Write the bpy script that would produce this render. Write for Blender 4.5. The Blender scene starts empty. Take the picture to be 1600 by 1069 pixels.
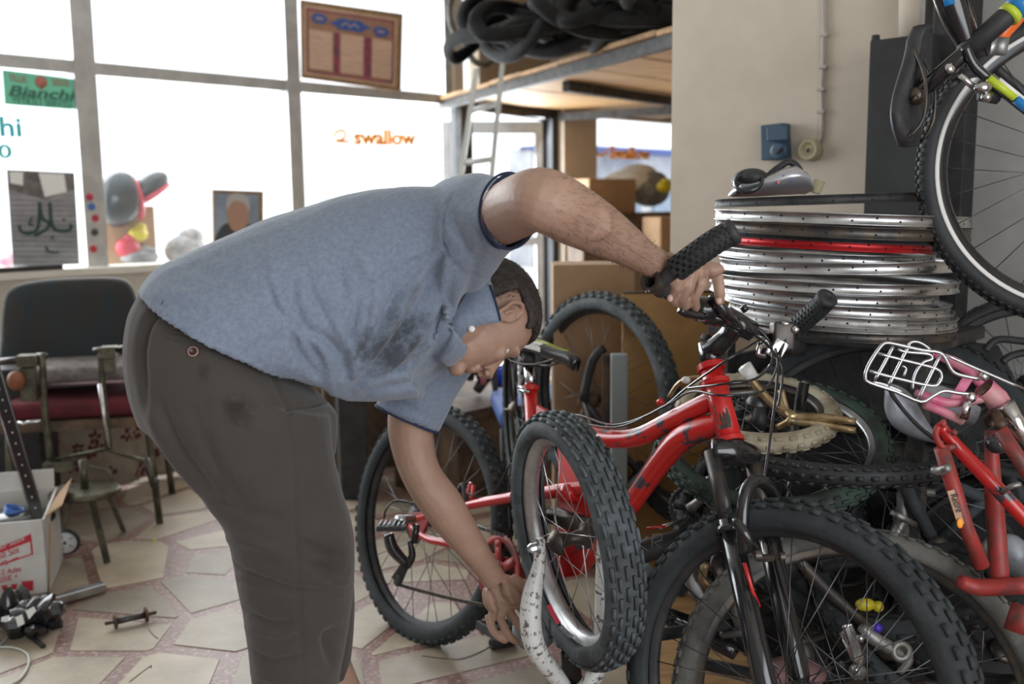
import bpy, bmesh, math, random
import numpy as np
from math import sin, cos, pi, radians, sqrt, atan2, tan
from mathutils import Vector, Matrix, noise
random.seed(7); rng = np.random.default_rng(7)
S = bpy.context.scene
C = S.collection
# ---------------------------------------------------------------- camera
H, F, PITCH, ROLL = 1.2, 1556.0, radians(8.0), radians(.66)
CAM = np.array([0, 0, H])
FW = np.array([0, cos(PITCH), -sin(PITCH)])
_u = np.array([0, sin(PITCH), cos(PITCH)]); _r = np.array([1.0, 0, 0])
RT = _r * cos(ROLL) - _u * sin(ROLL); UP = _u * cos(ROLL) + _r * sin(ROLL)
cd = bpy.data.cameras.new('camera'); cam = bpy.data.objects.new('camera', cd); C.objects.link(cam)
cd.sensor_width = 36; cd.lens = F * 36 / 1600; cd.clip_start = .05; cd.clip_end = 200
cam.matrix_world = Matrix(((RT[0], UP[0], -FW[0], 0), (RT[1], UP[1], -FW[1], 0), (RT[2], UP[2], -FW[2], H), (0, 0, 0, 1)))
cd.dof.use_dof = True; cd.dof.focus_distance = 1.85; cd.dof.aperture_fstop = 3.2
S.camera = cam
# room axes: the window wall runs along E1, the room lies on its E2 side
E1 = np.array([.695, .719, 0]); E2 = np.array([.719, -.695, 0]); W0 = np.array([-2.54, 4.99, 0]); UZ = np.array([0, 0, 1.0])
def room(t, d, z=0): return W0 + E1 * t + E2 * d + UZ * z
# ---------------------------------------------------------------- light
w = bpy.data.worlds.new('world'); S.world = w; w.use_nodes = True
bg = w.node_tree.nodes['Background']; bg.inputs[0].default_value = (.90, .95, 1, 1); bg.inputs[1].default_value = 2.3
def area(name, pos, look, sx, sy, power, col):
    l = bpy.data.lights.new(name, 'AREA'); l.shape = 'RECTANGLE'; l.size = sx; l.size_y = sy; l.energy = power; l.color = col
    o = bpy.data.objects.new(name, l); C.objects.link(o); o.location = pos
    o.rotation_euler = (Vector(look) - Vector(pos)).to_track_quat('-Z', 'Y').to_euler(); return o
area('window_daylight', room(.4, -.35, 1.75), room(.4, 3, 1.1), 5.2, 1.9, 250, (.93, .97, 1))
area('door_daylight', room(3.55, -.3, 1.0), room(2.6, 3, .3), 1.1, 1.9, 110, (.93, .97, 1))
area('shop_front_daylight', room(-1.9, 7.35, 1.5), room(-1.2, 3, 1.1), 3.0, 1.9, 50, (.97, .98, 1))
S.view_settings.view_transform = 'Standard'; S.view_settings.look = 'None'; S.view_settings.gamma = 1
S.view_settings.use_curve_mapping = False; S.view_settings.exposure = 0.0
# ---------------------------------------------------------------- helpers
def ray(x, y): return FW + RT * (x - 800) / F - UP * (y - 534.5) / F
def at(x, y, Y): d = ray(x, y); return CAM + d * (Y / d[1])
def atz(x, y, z): d = ray(x, y); return CAM + d * ((z - H) / d[2])
def onp(x, y, p0, n):
    d = ray(x, y); n = np.asarray(n, float); return CAM + d * (((np.asarray(p0) - CAM) @ n) / (d @ n))
def onw(x, y, off=0.0): return onp(x, y, W0 + E2 * off, E2)            # on the window wall
T_R = .957
def onr(x, y, off=0.0): return onp(x, y, room(T_R - off, 0), E1)       # on the beige wall
def proj(P):
    d = np.asarray(P, float) - CAM; z = d @ FW
    return np.stack([800 + F * (d @ RT) / z, 534.5 - F * (d @ UP) / z], -1)
def V(*a): return np.array(a, float)
def nrm(v): v = np.asarray(v, float); return v / (np.linalg.norm(v) + 1e-12)
def spline(pts, n=6, closed=False):
    P = [np.asarray(p, float) for p in pts]; m = len(P); out = []
    for i in range(m if closed else m - 1):
        if closed: a, b, c, d = P[i - 1], P[i], P[(i + 1) % m], P[(i + 2) % m]
        else: a, b, c, d = P[max(i - 1, 0)], P[i], P[i + 1], P[min(i + 2, m - 1)]
        for k in range(n):
            t = k / n
            out.append(.5 * (2 * b + (c - a) * t + (2 * a - 5 * b + 4 * c - d) * t * t + (3 * b - a - 3 * c + d) * t ** 3))
    if not closed: out.append(P[-1])
    return out
class MB:
    def __init__(s): s.v = []; s.f = []
    def add(s, vs, fs):
        o = len(s.v); s.v.extend([tuple(map(float, q)) for q in vs]); s.f.extend([tuple(i + o for i in q) for q in fs]); return s
    def ring(s, rings, closed=False, caps=True):
        n = len(rings[0]); vs = [p for r in rings for p in r]; m = len(rings); fs = []
        for i in range(m if closed else m - 1):
            a, b = i * n, ((i + 1) % m) * n
            for k in range(n): fs.append((a + k, a + (k + 1) % n, b + (k + 1) % n, b + k))
        if caps and not closed: fs.append(tuple(range(n - 1, -1, -1))); fs.append(tuple(range((m - 1) * n, m * n)))
        return s.add(vs, fs)
    def tube(s, pts, r, n=8, closed=False, sm=0, caps=True, flat=None):
        """flat = (axis, factor): squash the cross-section along axis"""
        P = [np.asarray(p, float) for p in pts]
        R = list(r) if hasattr(r, '__len__') else [r] * len(P)
        if sm:
            Q = spline([np.append(p, q) for p, q in zip(P, R)], sm, closed); P = [q[:3] for q in Q]; R = [q[3] for q in Q]
        m = len(P); T = []
        for i in range(m):
            a = P[i - 1] if (i or closed) else P[0]; b = P[(i + 1) % m] if (i < m - 1 or closed) else P[-1]
            T.append(nrm(b - a))
        u = np.cross(T[0], V(0, 0, 1)); u = u if np.linalg.norm(u) > .1 else np.cross(T[0], V(1, 0, 0)); u = nrm(u)
        U = []
        for i in range(m):
            u = nrm(u - T[i] * (u @ T[i])); U.append(u)
        tw = 0
        if closed:
            e = nrm(U[-1] - T[0] * (U[-1] @ T[0])); tw = atan2(np.cross(U[0], e) @ T[0], U[0] @ e)
        rings = []
        for i in range(m):
            a = -tw * i / m; u = U[i]; w_ = np.cross(T[i], u); u2 = u * cos(a) + w_ * sin(a); w2 = np.cross(T[i], u2); rr = []
            for k in range(n):
                d = u2 * cos(2 * pi * k / n) + w2 * sin(2 * pi * k / n)
                if flat is not None: fa = np.asarray(flat[0]); d = d - fa * (d @ fa) * (1 - flat[1])
                rr.append(P[i] + d * R[i])
            rings.append(rr)
        return s.ring(rings, closed, caps)
    def box(s, c, ax, h):
        """centre, 3 axes, half sizes"""
        c = np.asarray(c, float); a = [np.asarray(x, float) * k for x, k in zip(ax, h)]
        vs = [c + a[0] * i + a[1] * j + a[2] * k for k in (-1, 1) for j in (-1, 1) for i in (-1, 1)]
        return s.add(vs, [(0, 2, 3, 1), (4, 5, 7, 6), (0, 1, 5, 4), (2, 6, 7, 3), (0, 4, 6, 2), (1, 3, 7, 5)])
    def slab(s, quad, thick):
        """4 corner points + thickness vector"""
        q = [np.asarray(p, float) for p in quad]; t = np.asarray(thick, float); n = len(q)
        fs = [tuple(range(n - 1, -1, -1)), tuple(range(n, 2 * n))] + [(i, (i + 1) % n, n + (i + 1) % n, n + i) for i in range(n)]
        return s.add(q + [p + t for p in q], fs)
    def ell(s, c, ax, r, n=14, m=9):
        c = np.asarray(c, float); rings = []
        for i in range(1, m):
            a = pi * i / m
            rings.append([c + np.asarray(ax[0]) * r[0] * sin(a) * cos(2 * pi * k / n) + np.asarray(ax[1]) * r[1] * sin(a) * sin(2 * pi * k / n) + np.asarray(ax[2]) * r[2] * cos(a) for k in range(n)])
        o = len(s.v); s.ring(rings, caps=False)
        t = c + np.asarray(ax[2]) * r[2]; b = c - np.asarray(ax[2]) * r[2]; j = len(s.v); s.v += [tuple(t), tuple(b)]
        for k in range(n):
            s.f.append((j, o + (k + 1) % n, o + k)); e = o + (m - 2) * n; s.f.append((j + 1, e + k, e + (k + 1) % n))
        return s
    def lathe(s, prof, c=(0, 0, 0), ax=(0, 0, 1), n=32, closed=False):
        """prof: (radius, height) list about the axis"""
        ax = nrm(ax); u = np.cross(ax, V(1, 0, 0)); u = u if np.linalg.norm(u) > .1 else np.cross(ax, V(0, 1, 0)); u = nrm(u); v = np.cross(ax, u); c = np.asarray(c, float)
        rings = [[c + (u * cos(2 * pi * k / n) + v * sin(2 * pi * k / n)) * r + ax * h for r, h in prof] for k in range(n)]
        return s.ring(rings, True) if closed else s._open(rings)
    def _open(s, rings):
        m = len(rings[0]); n = len(rings); fs = []
        for i in range(n):
            a, b = i * m, ((i + 1) % n) * m
            for k in range(m - 1): fs.append((a + k, a + k + 1, b + k + 1, b + k))
        return s.add([p for r in rings for p in r], fs)
    def build(s, name, mat, parent=None, smooth=True, data=None, bevel=0, kind=None, label=None):
        me = bpy.data.meshes.new(name)
        vs = s.v
        if parent is not None:
            L = np.array(abs_loc(parent)); vs = (np.array(s.v) - L).tolist() if np.any(L) else s.v
        me.from_pydata(vs, [], s.f); me.validate(); me.update()
        if smooth: me.shade_smooth()
        if smooth == 'auto': me.set_sharp_from_angle(angle=radians(38))
        me.materials.append(mat)
        o = bpy.data.objects.new(name, me); C.objects.link(o)
        if parent is not None: o.parent = parent
        if bevel:
            b = o.modifiers.new('b', 'BEVEL'); b.width = bevel; b.segments = 2; b.limit_method = 'ANGLE'
        if kind: o['kind'] = kind
        if label: o['label'] = label
        return o
def abs_loc(o):
    L = Vector((0, 0, 0))
    while o is not None: L = L + o.location; o = o.parent
    return L
def tag(o, label=None, cat=None, group=None, kind=None):
    for k, v in (('label', label), ('category', cat), ('group', group), ('kind', kind)):
        if v: o[k] = v
    return o
def thing(name, label, cat, loc=(0, 0, 0), group=None):
    o = bpy.data.objects.new(name, None); C.objects.link(o); o.location = tuple(loc); o.empty_display_size = .1
    return tag(o, label, cat, group)
def solo(name, mb, mat, label, cat, group=None, **k): return tag(mb.build(name, mat, **k), label, cat, group)
def struct(name, mb, mat, **k): return tag(mb.build(name, mat, **k), kind='structure')
def dup(root, label=None, group=None):
    r = root.copy(); C.objects.link(r)
    if label: r['label'] = label
    if group: r['group'] = group
    for ch in list(root.children):
        c = ch.copy(); C.objects.link(c); c.parent = r
        for g in ch.children:
            d = g.copy(); C.objects.link(d); d.parent = c
    return r
def place(o, c, axle, up=(0, 0, 1), spin=0):
    """put a wheel-like thing (axle = local Y) at c"""
    y = nrm(axle); z = np.asarray(up, float); z = nrm(z - y * (z @ y)); x = np.cross(y, z)
    x, z = x * cos(spin) + z * sin(spin), z * cos(spin) - x * sin(spin)
    o.matrix_world = Matrix(((x[0], y[0], z[0], c[0]), (x[1], y[1], z[1], c[1]), (x[2], y[2], z[2], c[2]), (0, 0, 0, 1)))
    return o
# ---------------------------------------------------------------- materials
def mat(name, col, rough=.5, metal=0, col2=None, scale=8, bump=0, bscale=60, detail=4, lo=.4, hi=.6, coat=0, trans=0, spec=.5, sheen=0, vary=0, stretch=None):
    m = bpy.data.materials.new(name); m.use_nodes = True; nt = m.node_tree; b = nt.nodes['Principled BSDF']; N = nt.nodes.new; L = nt.links.new
    b.inputs['Base Color'].default_value = (*col, 1); b.inputs['Roughness'].default_value = rough; b.inputs['Metallic'].default_value = metal
    b.inputs['Specular IOR Level'].default_value = spec
    if coat: b.inputs['Coat Weight'].default_value = coat; b.inputs['Coat Roughness'].default_value = .08
    if sheen: b.inputs['Sheen Weight'].default_value = sheen; b.inputs['Sheen Roughness'].default_value = .5
    tc = N('ShaderNodeTexCoord'); src = tc.outputs['Object']
    if stretch:
        mp = N('ShaderNodeMapping'); mp.inputs['Scale'].default_value = stretch; L(src, mp.inputs['Vector']); src = mp.outputs[0]
    last = None
    if col2:
        n = N('ShaderNodeTexNoise'); n.inputs['Scale'].default_value = scale; n.inputs['Detail'].default_value = detail; n.inputs['Roughness'].default_value = .65; L(src, n.inputs['Vector'])
        r = N('ShaderNodeValToRGB'); r.color_ramp.elements[0].position = lo; r.color_ramp.elements[1].position = hi
        r.color_ramp.elements[0].color = (*col, 1); r.color_ramp.elements[1].color = (*col2, 1)
        L(n.outputs[0], r.inputs[0]); last = r.outputs[0]
    if vary:
        oi = N('ShaderNodeObjectInfo'); mr = N('ShaderNodeMapRange'); mr.inputs[3].default_value = 1 - vary; mr.inputs[4].default_value = 1 + vary; L(oi.outputs['Random'], mr.inputs[0])
        mx = N('ShaderNodeMix'); mx.data_type = 'RGBA'; mx.blend_type = 'MULTIPLY'; mx.inputs[0].default_value = 1
        if last: L(last, mx.inputs[6])
        else: mx.inputs[6].default_value = (*col, 1)
        L(mr.outputs[0], mx.inputs[7]); last = mx.outputs[2]
    if last: L(last, b.inputs['Base Color'])
    if bump:
        n2 = N('ShaderNodeTexNoise'); n2.inputs['Scale'].default_value = bscale; n2.inputs['Detail'].default_value = 3; L(src, n2.inputs['Vector'])
        bp = N('ShaderNodeBump'); bp.inputs['Strength'].default_value = min(1, bump); bp.inputs['Distance'].default_value = .004; L(n2.outputs[0], bp.inputs['Height']); L(bp.outputs[0], b.inputs['Normal'])
    return m
def glassmat(name, tint=(1, 1, 1), dirt=.06, dcol=(.8, .85, .9), gl=.04):
    m = bpy.data.materials.new(name); m.use_nodes = True; nt = m.node_tree; nt.nodes.clear(); N = nt.nodes.new; L = nt.links.new
    out = N('ShaderNodeOutputMaterial'); tr = N('ShaderNodeBsdfTransparent'); tr.inputs[0].default_value = (*tint, 1)
    g = N('ShaderNodeBsdfGlossy'); g.inputs['Roughness'].default_value = gl; fr = N('ShaderNodeFresnel'); fr.inputs[0].default_value = 1.45
    df = N('ShaderNodeBsdfDiffuse'); df.inputs[0].default_value = (*dcol, 1)
    n = N('ShaderNodeTexNoise'); n.inputs['Scale'].default_value = 3; n.inputs['Detail'].default_value = 6; tc = N('ShaderNodeTexCoord'); L(tc.outputs['Object'], n.inputs['Vector'])
    mu = N('ShaderNodeMath'); mu.operation = 'MULTIPLY'; mu.inputs[1].default_value = dirt * 2; L(n.outputs[0], mu.inputs[0])
    m1 = N('ShaderNodeMixShader'); L(mu.outputs[0], m1.inputs[0]); L(tr.outputs[0], m1.inputs[1]); L(df.outputs[0], m1.inputs[2])
    geo = N('ShaderNodeNewGeometry'); inv = N('ShaderNodeMath'); inv.operation = 'SUBTRACT'; inv.inputs[0].default_value = 1; L(geo.outputs['Backfacing'], inv.inputs[1]); mf = N('ShaderNodeMath'); mf.operation = 'MULTIPLY'; L(fr.outputs[0], mf.inputs[0]); L(inv.outputs[0], mf.inputs[1]); m2 = N('ShaderNodeMixShader'); L(mf.outputs[0], m2.inputs[0]); L(m1.outputs[0], m2.inputs[1]); L(g.outputs[0], m2.inputs[2]); L(m2.outputs[0], out.inputs[0])
    return m
M = dict(
 plaster=mat('plaster', (.60, .53, .44), .85, col2=(.52, .45, .37), scale=2.2, bump=.25, bscale=14, lo=.42, hi=.68),
 plaster_dark=mat('plaster_dark', (.42, .33, .24), .85, col2=(.36, .28, .2), scale=3, bump=.2, bscale=20),
 greywall=mat('grey_wall', (.42, .42, .40), .85, col2=(.34, .34, .33), scale=3, bump=.2, bscale=20),
 white_wall=mat('white_wall', (.74, .72, .66), .9, col2=(.66, .64, .58), scale=3),
 alu=mat('aluminium_frame', (.55, .56, .56), .45, .55, col2=(.45, .46, .46), scale=9),
 blackframe=mat('black_door_frame', (.02, .022, .026), .4, .2),
 terrazzo=mat('red_terrazzo', (.20, .105, .09), .42, col2=(.42, .30, .25), scale=70, detail=2, lo=.5, hi=.68, bump=.2, bscale=90),
 stone=mat('marble_shard', (.40, .34, .255), .42, col2=(.23, .19, .145), scale=5, detail=9, lo=.35, hi=.75, bump=.15, bscale=30, vary=.3, spec=.35),
 pavement=mat('pavement', (.6, .6, .58), .9, col2=(.5, .5, .5), scale=2),
 rubber=mat('tyre_rubber', (.014, .016, .018), .62, col2=(.026, .028, .030), scale=6, bump=.25, bscale=90),
 rubber_grey=mat('dusty_tyre_rubber', (.10, .12, .13), .75, col2=(.05, .058, .062), scale=14, lo=.35, hi=.6, bump=.6, bscale=70),
 rubber_dust=mat('dusty_black_tyre', (.042, .050, .054), .8, col2=(.020, .024, .027), scale=11, lo=.35, hi=.65, bump=.5, bscale=80),
 rubber_pale=mat('pale_dusty_tyre', (.17, .17, .155), .85, col2=(.08, .08, .075), scale=9, bump=.5, bscale=90),
 white_tyre=mat('cream_tyre', (.44, .40, .30), .7, col2=(.26, .22, .15), scale=12, bump=.4, bscale=60),
 green_tyre=mat('green_tyre', (.05, .09, .07), .7, col2=(.025, .03, .028), scale=14, bump=.4),
 chrome=mat('chrome', (.72, .73, .74), .16, 1, col2=(.5, .5, .5), scale=12),
 silver=mat('brushed_aluminium', (.62, .64, .66), .3, 1, col2=(.42, .43, .44), scale=8),
 ladderalu=mat('pale_ladder', (.62, .63, .62), .4, .2), wheelsilver=mat('wheel_aluminium', (.62, .64, .65), .38, .75, col2=(.45, .46, .46), scale=14), dullsilver=mat('dull_aluminium', (.40, .40, .39), .5, .8, col2=(.24, .23, .21), scale=14),
 steel=mat('spoke_steel', (.16, .16, .165), .4, .9), steelbright=mat('bright_spoke_steel', (.5, .5, .5), .3, .9),
 darksteel=mat('dark_steel', (.06, .06, .065), .4, .7, col2=(.11, .09, .07), scale=20),
 rusty=mat('rusty_hub', (.16, .09, .05), .6, .5, col2=(.05, .04, .035), scale=30),
 blk=mat('black_paint', (.012, .012, .014), .22, .0, coat=.6),
 blkmat=mat('matt_black', (.018, .018, .02), .6, col2=(.035, .035, .036), scale=20),
 red=mat('red_paint', (.50, .016, .015), .3, 0, coat=.35),
 redrim=mat('red_anodised', (.55, .02, .025), .35, .4),
 redfade=mat('faded_red_paint', (.34, .035, .03), .5, col2=(.09, .04, .035), scale=16, lo=.45, hi=.68),
 pink=mat('pink_paint', (.62, .10, .24), .4, col2=(.55, .28, .28), scale=9),
 whitechip=mat('chipped_white_paint', (.66, .66, .64), .4, col2=(.13, .11, .11), scale=75, detail=8, lo=.55, hi=.60, bump=.2),
 gold=mat('gold_steel', (.55, .42, .24), .35, .7, col2=(.3, .2, .1), scale=20),
 wood=mat('pale_plywood', (.50, .30, .13), .65, col2=(.34, .2, .09), scale=5, stretch=(1, 6, 6), bump=.15, bscale=40),
 woodgold=mat('orange_chipboard', (.56, .33, .12), .6, col2=(.45, .25, .09), scale=4, bump=.1),
 wooddark=mat('worn_dark_wood', (.16, .10, .06), .7, col2=(.06, .04, .03), scale=8, bump=.3),
 card=mat('cardboard', (.40, .26, .15), .85, col2=(.33, .21, .12), scale=4),
 whitecard=mat('white_carton', (.66, .66, .64), .7, col2=(.56, .55, .52), scale=5),
 ink_red=mat('red_print', (.55, .03, .05), .6), ink_black=mat('black_print', (.02, .03, .03), .7),
 steelblack=mat('black_steel_beam', (.020, .020, .022), .6, .1, col2=(.06, .055, .05), scale=20),
 blue=mat('blue_upholstery', (.025, .07, .24), .7, col2=(.035, .09, .3), scale=8, bump=.2),
 bluelight=mat('faded_blue_cloth', (.08, .17, .33), .8, col2=(.05, .12, .26), scale=10, bump=.3),
 bluebox=mat('blue_plastic', (.03, .075, .12), .45), cupblue=mat('bright_blue_plastic', (.01, .06, .5), .35),
 cream=mat('yellowed_plastic', (.42, .38, .24), .5), creamcable=mat('painted_cable', (.42, .38, .33), .6),
 greypost=mat('grey_painted_post', (.30, .34, .34), .5),
 maroon=mat('maroon_cushion', (.14, .018, .03), .9, col2=(.09, .015, .02), scale=12, bump=.3),
 greyfab=mat('grey_blanket', (.22, .20, .19), .95, col2=(.12, .11, .11), scale=18, bump=.5, bscale=30),
 yellowp=mat('yellow_board', (.45, .28, .05), .6),
 brass=mat('tarnished_metal', (.15, .14, .10), .45, .6, col2=(.07, .065, .045), scale=18),
 orange=mat('orange_lettering', (.95, .36, .02), .5), teal=mat('turquoise_lettering', (.08, .55, .6), .5),
 signgreen=mat('mint_sign', (.18, .62, .42), .5), signdark=mat('dark_green_print', (.05, .16, .12), .6), signred=mat('red_sign_print', (.45, .16, .12), .6),
 paper=mat('grey_poster', (.34, .34, .36), .8, col2=(.24, .24, .26), scale=5, stretch=(1, 1, 3)),
 whitepaper=mat('white_paper', (.8, .82, .8), .8),
 greenink=mat('green_black_ink', (.02, .06, .045), .6),
 frame_wood=mat('brown_picture_frame', (.22, .13, .07), .5, col2=(.3, .19, .1), scale=20),
 tan=mat('tan_print', (.52, .36, .24), .7, col2=(.44, .29, .19), scale=6), printblue=mat('blue_medallion', (.05, .10, .32), .6),
 printred=mat('crimson_border', (.34, .05, .07), .7, col2=(.1, .05, .12), scale=45), printpale=mat('pale_script_panel', (.62, .44, .33), .7, col2=(.50, .33, .25), scale=40, stretch=(.2, .2, 3)),
 photo_bg=mat('photo_backdrop', (.20, .26, .34), .5, col2=(.3, .37, .46), scale=3), photo_skin=mat('photo_face', (.42, .25, .18), .6), photo_hair=mat('photo_grey_hair', (.45, .45, .45), .6), photo_coat=mat('photo_coat', (.05, .06, .07), .6),
 plush=mat('grey_plush', (.16, .17, .18), .95, col2=(.3, .3, .3), scale=20, bump=.6), redplas=mat('red_plastic', (.5, .03, .06), .4),
 helm_black=mat('glossy_black_shell', (.02, .03, .035), .15, coat=.5), helm_silver=mat('silver_shell', (.50, .51, .54), .28, .5),
 lime=mat('lime_paint', (.50, .62, .04), .35), bluep=mat('sky_blue_paint', (.02, .22, .55), .35), orangep=mat('orange_paint', (.9, .16, .02), .35), whitep=mat('white_paint', (.75, .75, .72), .4),
 bagblk=mat('black_plastic_bag', (.015, .015, .017), .18, spec=.7), cable_white=mat('white_cable', (.5, .52, .48), .5),
 silvercloth=mat('silver_cloth', (.36, .39, .43), .45, .25, col2=(.22, .24, .27), scale=9, bump=.8, bscale=25),
 sole=mat('dark_shoe', (.03, .025, .02), .6), eye=mat('eye_white', (.7, .68, .65), .2), nail=mat('nail', (.52, .33, .27), .35),
 stickblue=mat('blue_sticker', (.05, .16, .5), .5), yellowplas=mat('yellow_plastic', (.55, .45, .02), .4), purple=mat('violet_plastic', (.08, .04, .5), .4),
 foliage=mat('street_shape', (.55, .5, .42), .9, col2=(.4, .4, .42), scale=1.5), facade=mat('pale_facade', (.62, .62, .62), .9, col2=(.3, .33, .4), scale=1.2, lo=.35, hi=.6),
)
M['chartfield'] = mat('chart_brown_field', (.30, .16, .11), .7, col2=(.36, .20, .13), scale=30)
M['glass'] = glassmat('window_glass'); M['glass_clear'] = glassmat('door_glass', dirt=.02)
def font(body, o, xd, yd, size, m, parent, name='lettering', ext=.0006, shear=0, align='LEFT', xs=1.0, bold=0):
    cu = bpy.data.curves.new(name, 'FONT'); cu.body = body; cu.size = size; cu.extrude = ext; cu.shear = shear; cu.align_x = align; cu.offset = bold * size
    cu.materials.append(m); tmp = bpy.data.objects.new(name, cu); C.objects.link(tmp); bpy.context.view_layer.update(); me = bpy.data.meshes.new_from_object(tmp.evaluated_get(bpy.context.evaluated_depsgraph_get())); bpy.data.objects.remove(tmp); me.name = name; ob = bpy.data.objects.new(name, me); C.objects.link(ob); xd, yd = nrm(xd), nrm(yd); yd = nrm(yd - xd * (xd @ yd)); z = np.cross(xd, yd)
    L = np.array(abs_loc(parent)) if parent is not None else np.zeros(3); o = np.asarray(o) - L; xd = xd * xs
    if parent is not None: ob.parent = parent
    ob.matrix_local = Matrix(((xd[0], yd[0], z[0], o[0]), (xd[1], yd[1], z[1], o[1]), (xd[2], yd[2], z[2], o[2]), (0, 0, 0, 1)))
    return ob
def lettering(body, pl, pr, hpx, m, parent, plane, **k):
    hpx *= 1.35
    """text whose baseline runs from pixel pl to pixel pr on a plane function, letter height hpx pixels"""
    a = plane(*pl); b = plane(*pr); t = plane(pl[0], pl[1] - hpx); w_ = np.linalg.norm(b - a); h = np.linalg.norm(t - a)
    size = h / .70; ob = font(body, a, b - a, t - a, size, m, parent, **k)
    bpy.context.view_layer.update(); dx = ob.dimensions.x or 1
    ml = ob.matrix_local.copy(); s = w_ / dx
    ob.matrix_local = ml @ Matrix.Diagonal((s, 1, 1, 1)); return ob
# ================================================================ ROOM
def wallbox(name, t0, t1, d0, d1, z0, z1, m):
    c = room((t0 + t1) / 2, (d0 + d1) / 2, (z0 + z1) / 2)
    return struct(name, MB().box(c, (E1, E2, UZ), (abs(t1 - t0) / 2, abs(d1 - d0) / 2, (z1 - z0) / 2)), m, smooth=False)
def tz(px, py, off=0):                                 # pixel on the window wall -> (t, z)
    p = onw(px, py, off); return (p - W0) @ E1, p[2]
fl = wallbox('floor', -4.2, 6.6, -.1, 7.2, -.08, 0, M['terrazzo'])
wallbox('ceiling', -4.2, 6.6, -.1, 7.2, 3.0, 3.1, M['white_wall'])
# broken marble shards set in the red terrazzo
def clip(poly, p, n):
    out = []
    for i in range(len(poly)):
        a, b = poly[i], poly[(i + 1) % len(poly)]; da, db = (a - p) @ n, (b - p) @ n
        if da <= 0: out.append(a)
        if da * db < 0: out.append(a + (b - a) * da / (da - db))
    return out
seeds = []; g = .30
for i in range(-12, 14):
    for j in range(3, 26):
        seeds.append(np.array([i * g + (j % 2) * .15 + random.uniform(-.13, .13), j * g + random.uniform(-.13, .13)]))
cells = []
for k, s in enumerate(seeds):
    r_ = (s - W0[:2]) @ E1[:2], (s - W0[:2]) @ E2[:2]
    if not (-4 < r_[0] < 6.4 and 0.1 < r_[1] < 7): continue
    q = proj(V(s[0], s[1], 0))
    if s[1] < 1.2 or not (-260 < q[0] < 1860): continue
    poly = [s + np.array(v) for v in ((-.5, -.5), (.5, -.5), (.5, .5), (-.5, .5))]
    for o in seeds:
        d = o - s; L = np.linalg.norm(d)
        if 0 < L < .95:
            poly = clip(poly, s + d / 2 - d / L * random.uniform(.006, .036), d / L)
            if len(poly) < 3: break
    if len(poly) < 3: continue
    # knock a corner off: makes the sharp triangles and trapezoids of the photo
    if random.random() < .55:
        a = random.uniform(0, 2 * pi); n = np.array([cos(a), sin(a)]); poly2 = clip(poly, s + n * random.uniform(.03, .09), n)
        if len(poly2) >= 3: poly = poly2
    cells.append((s[1] ** 2 + s[0] ** 2, poly))
cells.sort(key=lambda c: c[0]); rest = MB()
for k, (_, poly) in enumerate(cells):
    mb = MB() if k < 290 else rest; h = .0015 + random.random() * .001
    mb.slab([V(p[0], p[1], -.004) for p in poly], V(0, 0, .004 + h))
    if k < 290:
        o = mb.build('stone', M['stone'], fl, smooth=False)
if rest.v: rest.build('stone', M['stone'], fl, smooth=False, kind='stuff')
print('stones', len(cells))
# window wall: key positions read from the photograph
tA0, tA1 = tz(118, 200)[0], tz(152, 200)[0]            # first mullion
tB0, tB1 = tz(447, 200)[0], tz(468, 200)[0]            # second mullion
tC0 = tz(700, 250)[0]; tD0 = tz(722, 250)[0]; tD1 = tz(856, 250)[0]; tE = tz(915, 300)[0]
zs = tz(240, 412)[1]; ztr0, ztr1 = tz(300, 131)[1], tz(300, 112)[1]
ZT = 2.9
wallbox('wall_back', -4.2, tD0, -.12, 0, 0, zs - .03, M['white_wall'])
tag(MB().box(room((tC0 - 4.2) / 2, .03, zs - .015), (E1, E2, UZ), ((tC0 + 4.2) / 2, .11, .018)).build('trim_1', M['white_wall'], smooth=False), kind='structure')
wallbox('wall_right_back', tE + 2.2, 6.6, -.12, 0, 0, 3, M['plaster_dark'])
wallbox('wall_above_window', tE - .02, tE + 2.2, -.12, 0, tz(980, 186)[1], 3, M['plaster_dark'])
wallbox('wall_under_window', tE - .02, tE + 2.2, -.12, 0, 0, .75, M['plaster_dark'])
wallbox('wall_upper', -4.2, 6.6, -.12, 0, ZT, 3, M['white_wall'])
n_ = [2]
def trimbox(t0, t1, z0, z1, d0=-.05, d1=.03, m='alu'):
    c = room((t0 + t1) / 2, (d0 + d1) / 2, (z0 + z1) / 2)
    o = struct('trim_%d' % n_[0], MB().box(c, (E1, E2, UZ), ((t1 - t0) / 2, (d1 - d0) / 2, (z1 - z0) / 2)), M[m], smooth=False); n_[0] += 1; return o
trimbox(tA0, tA1, zs, ZT); trimbox(tB0, tB1, zs, ZT); trimbox(-4.2, tC0, ztr0, ztr1, -.045, .022)
trimbox(-2.2, -2.12, zs, ZT); trimbox(tC0 - .04, tC0 + .03, ztr1, ZT)
pn = [1]
def pane(t0, t1, z0, z1, m='glass'):
    c = room((t0 + t1) / 2, -.012, (z0 + z1) / 2)
    o = struct('window_%d' % pn[0], MB().box(c, (E1, E2, UZ), ((t1 - t0) / 2, .003, (z1 - z0) / 2)), M[m], smooth=False); pn[0] += 1; return o
for a, b in ((-4.2, -2.2), (-2.12, tA0), (tA1, tB0), (tB1, tC0)):
    pane(a, b, zs, ztr0); 
for a, b in ((-4.2, -2.2), (-2.12, tA0), (tA1, tB0)): pane(a, b, ztr1, ZT)
# bright plastered strip behind the framed chart and beside the loft
pane(tB1, tC0 - .04, ztr1, ZT); pane(tC0 + .12, tD0 + .2, ztr1, ZT)
zd = tz(780, 178)[1]
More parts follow.
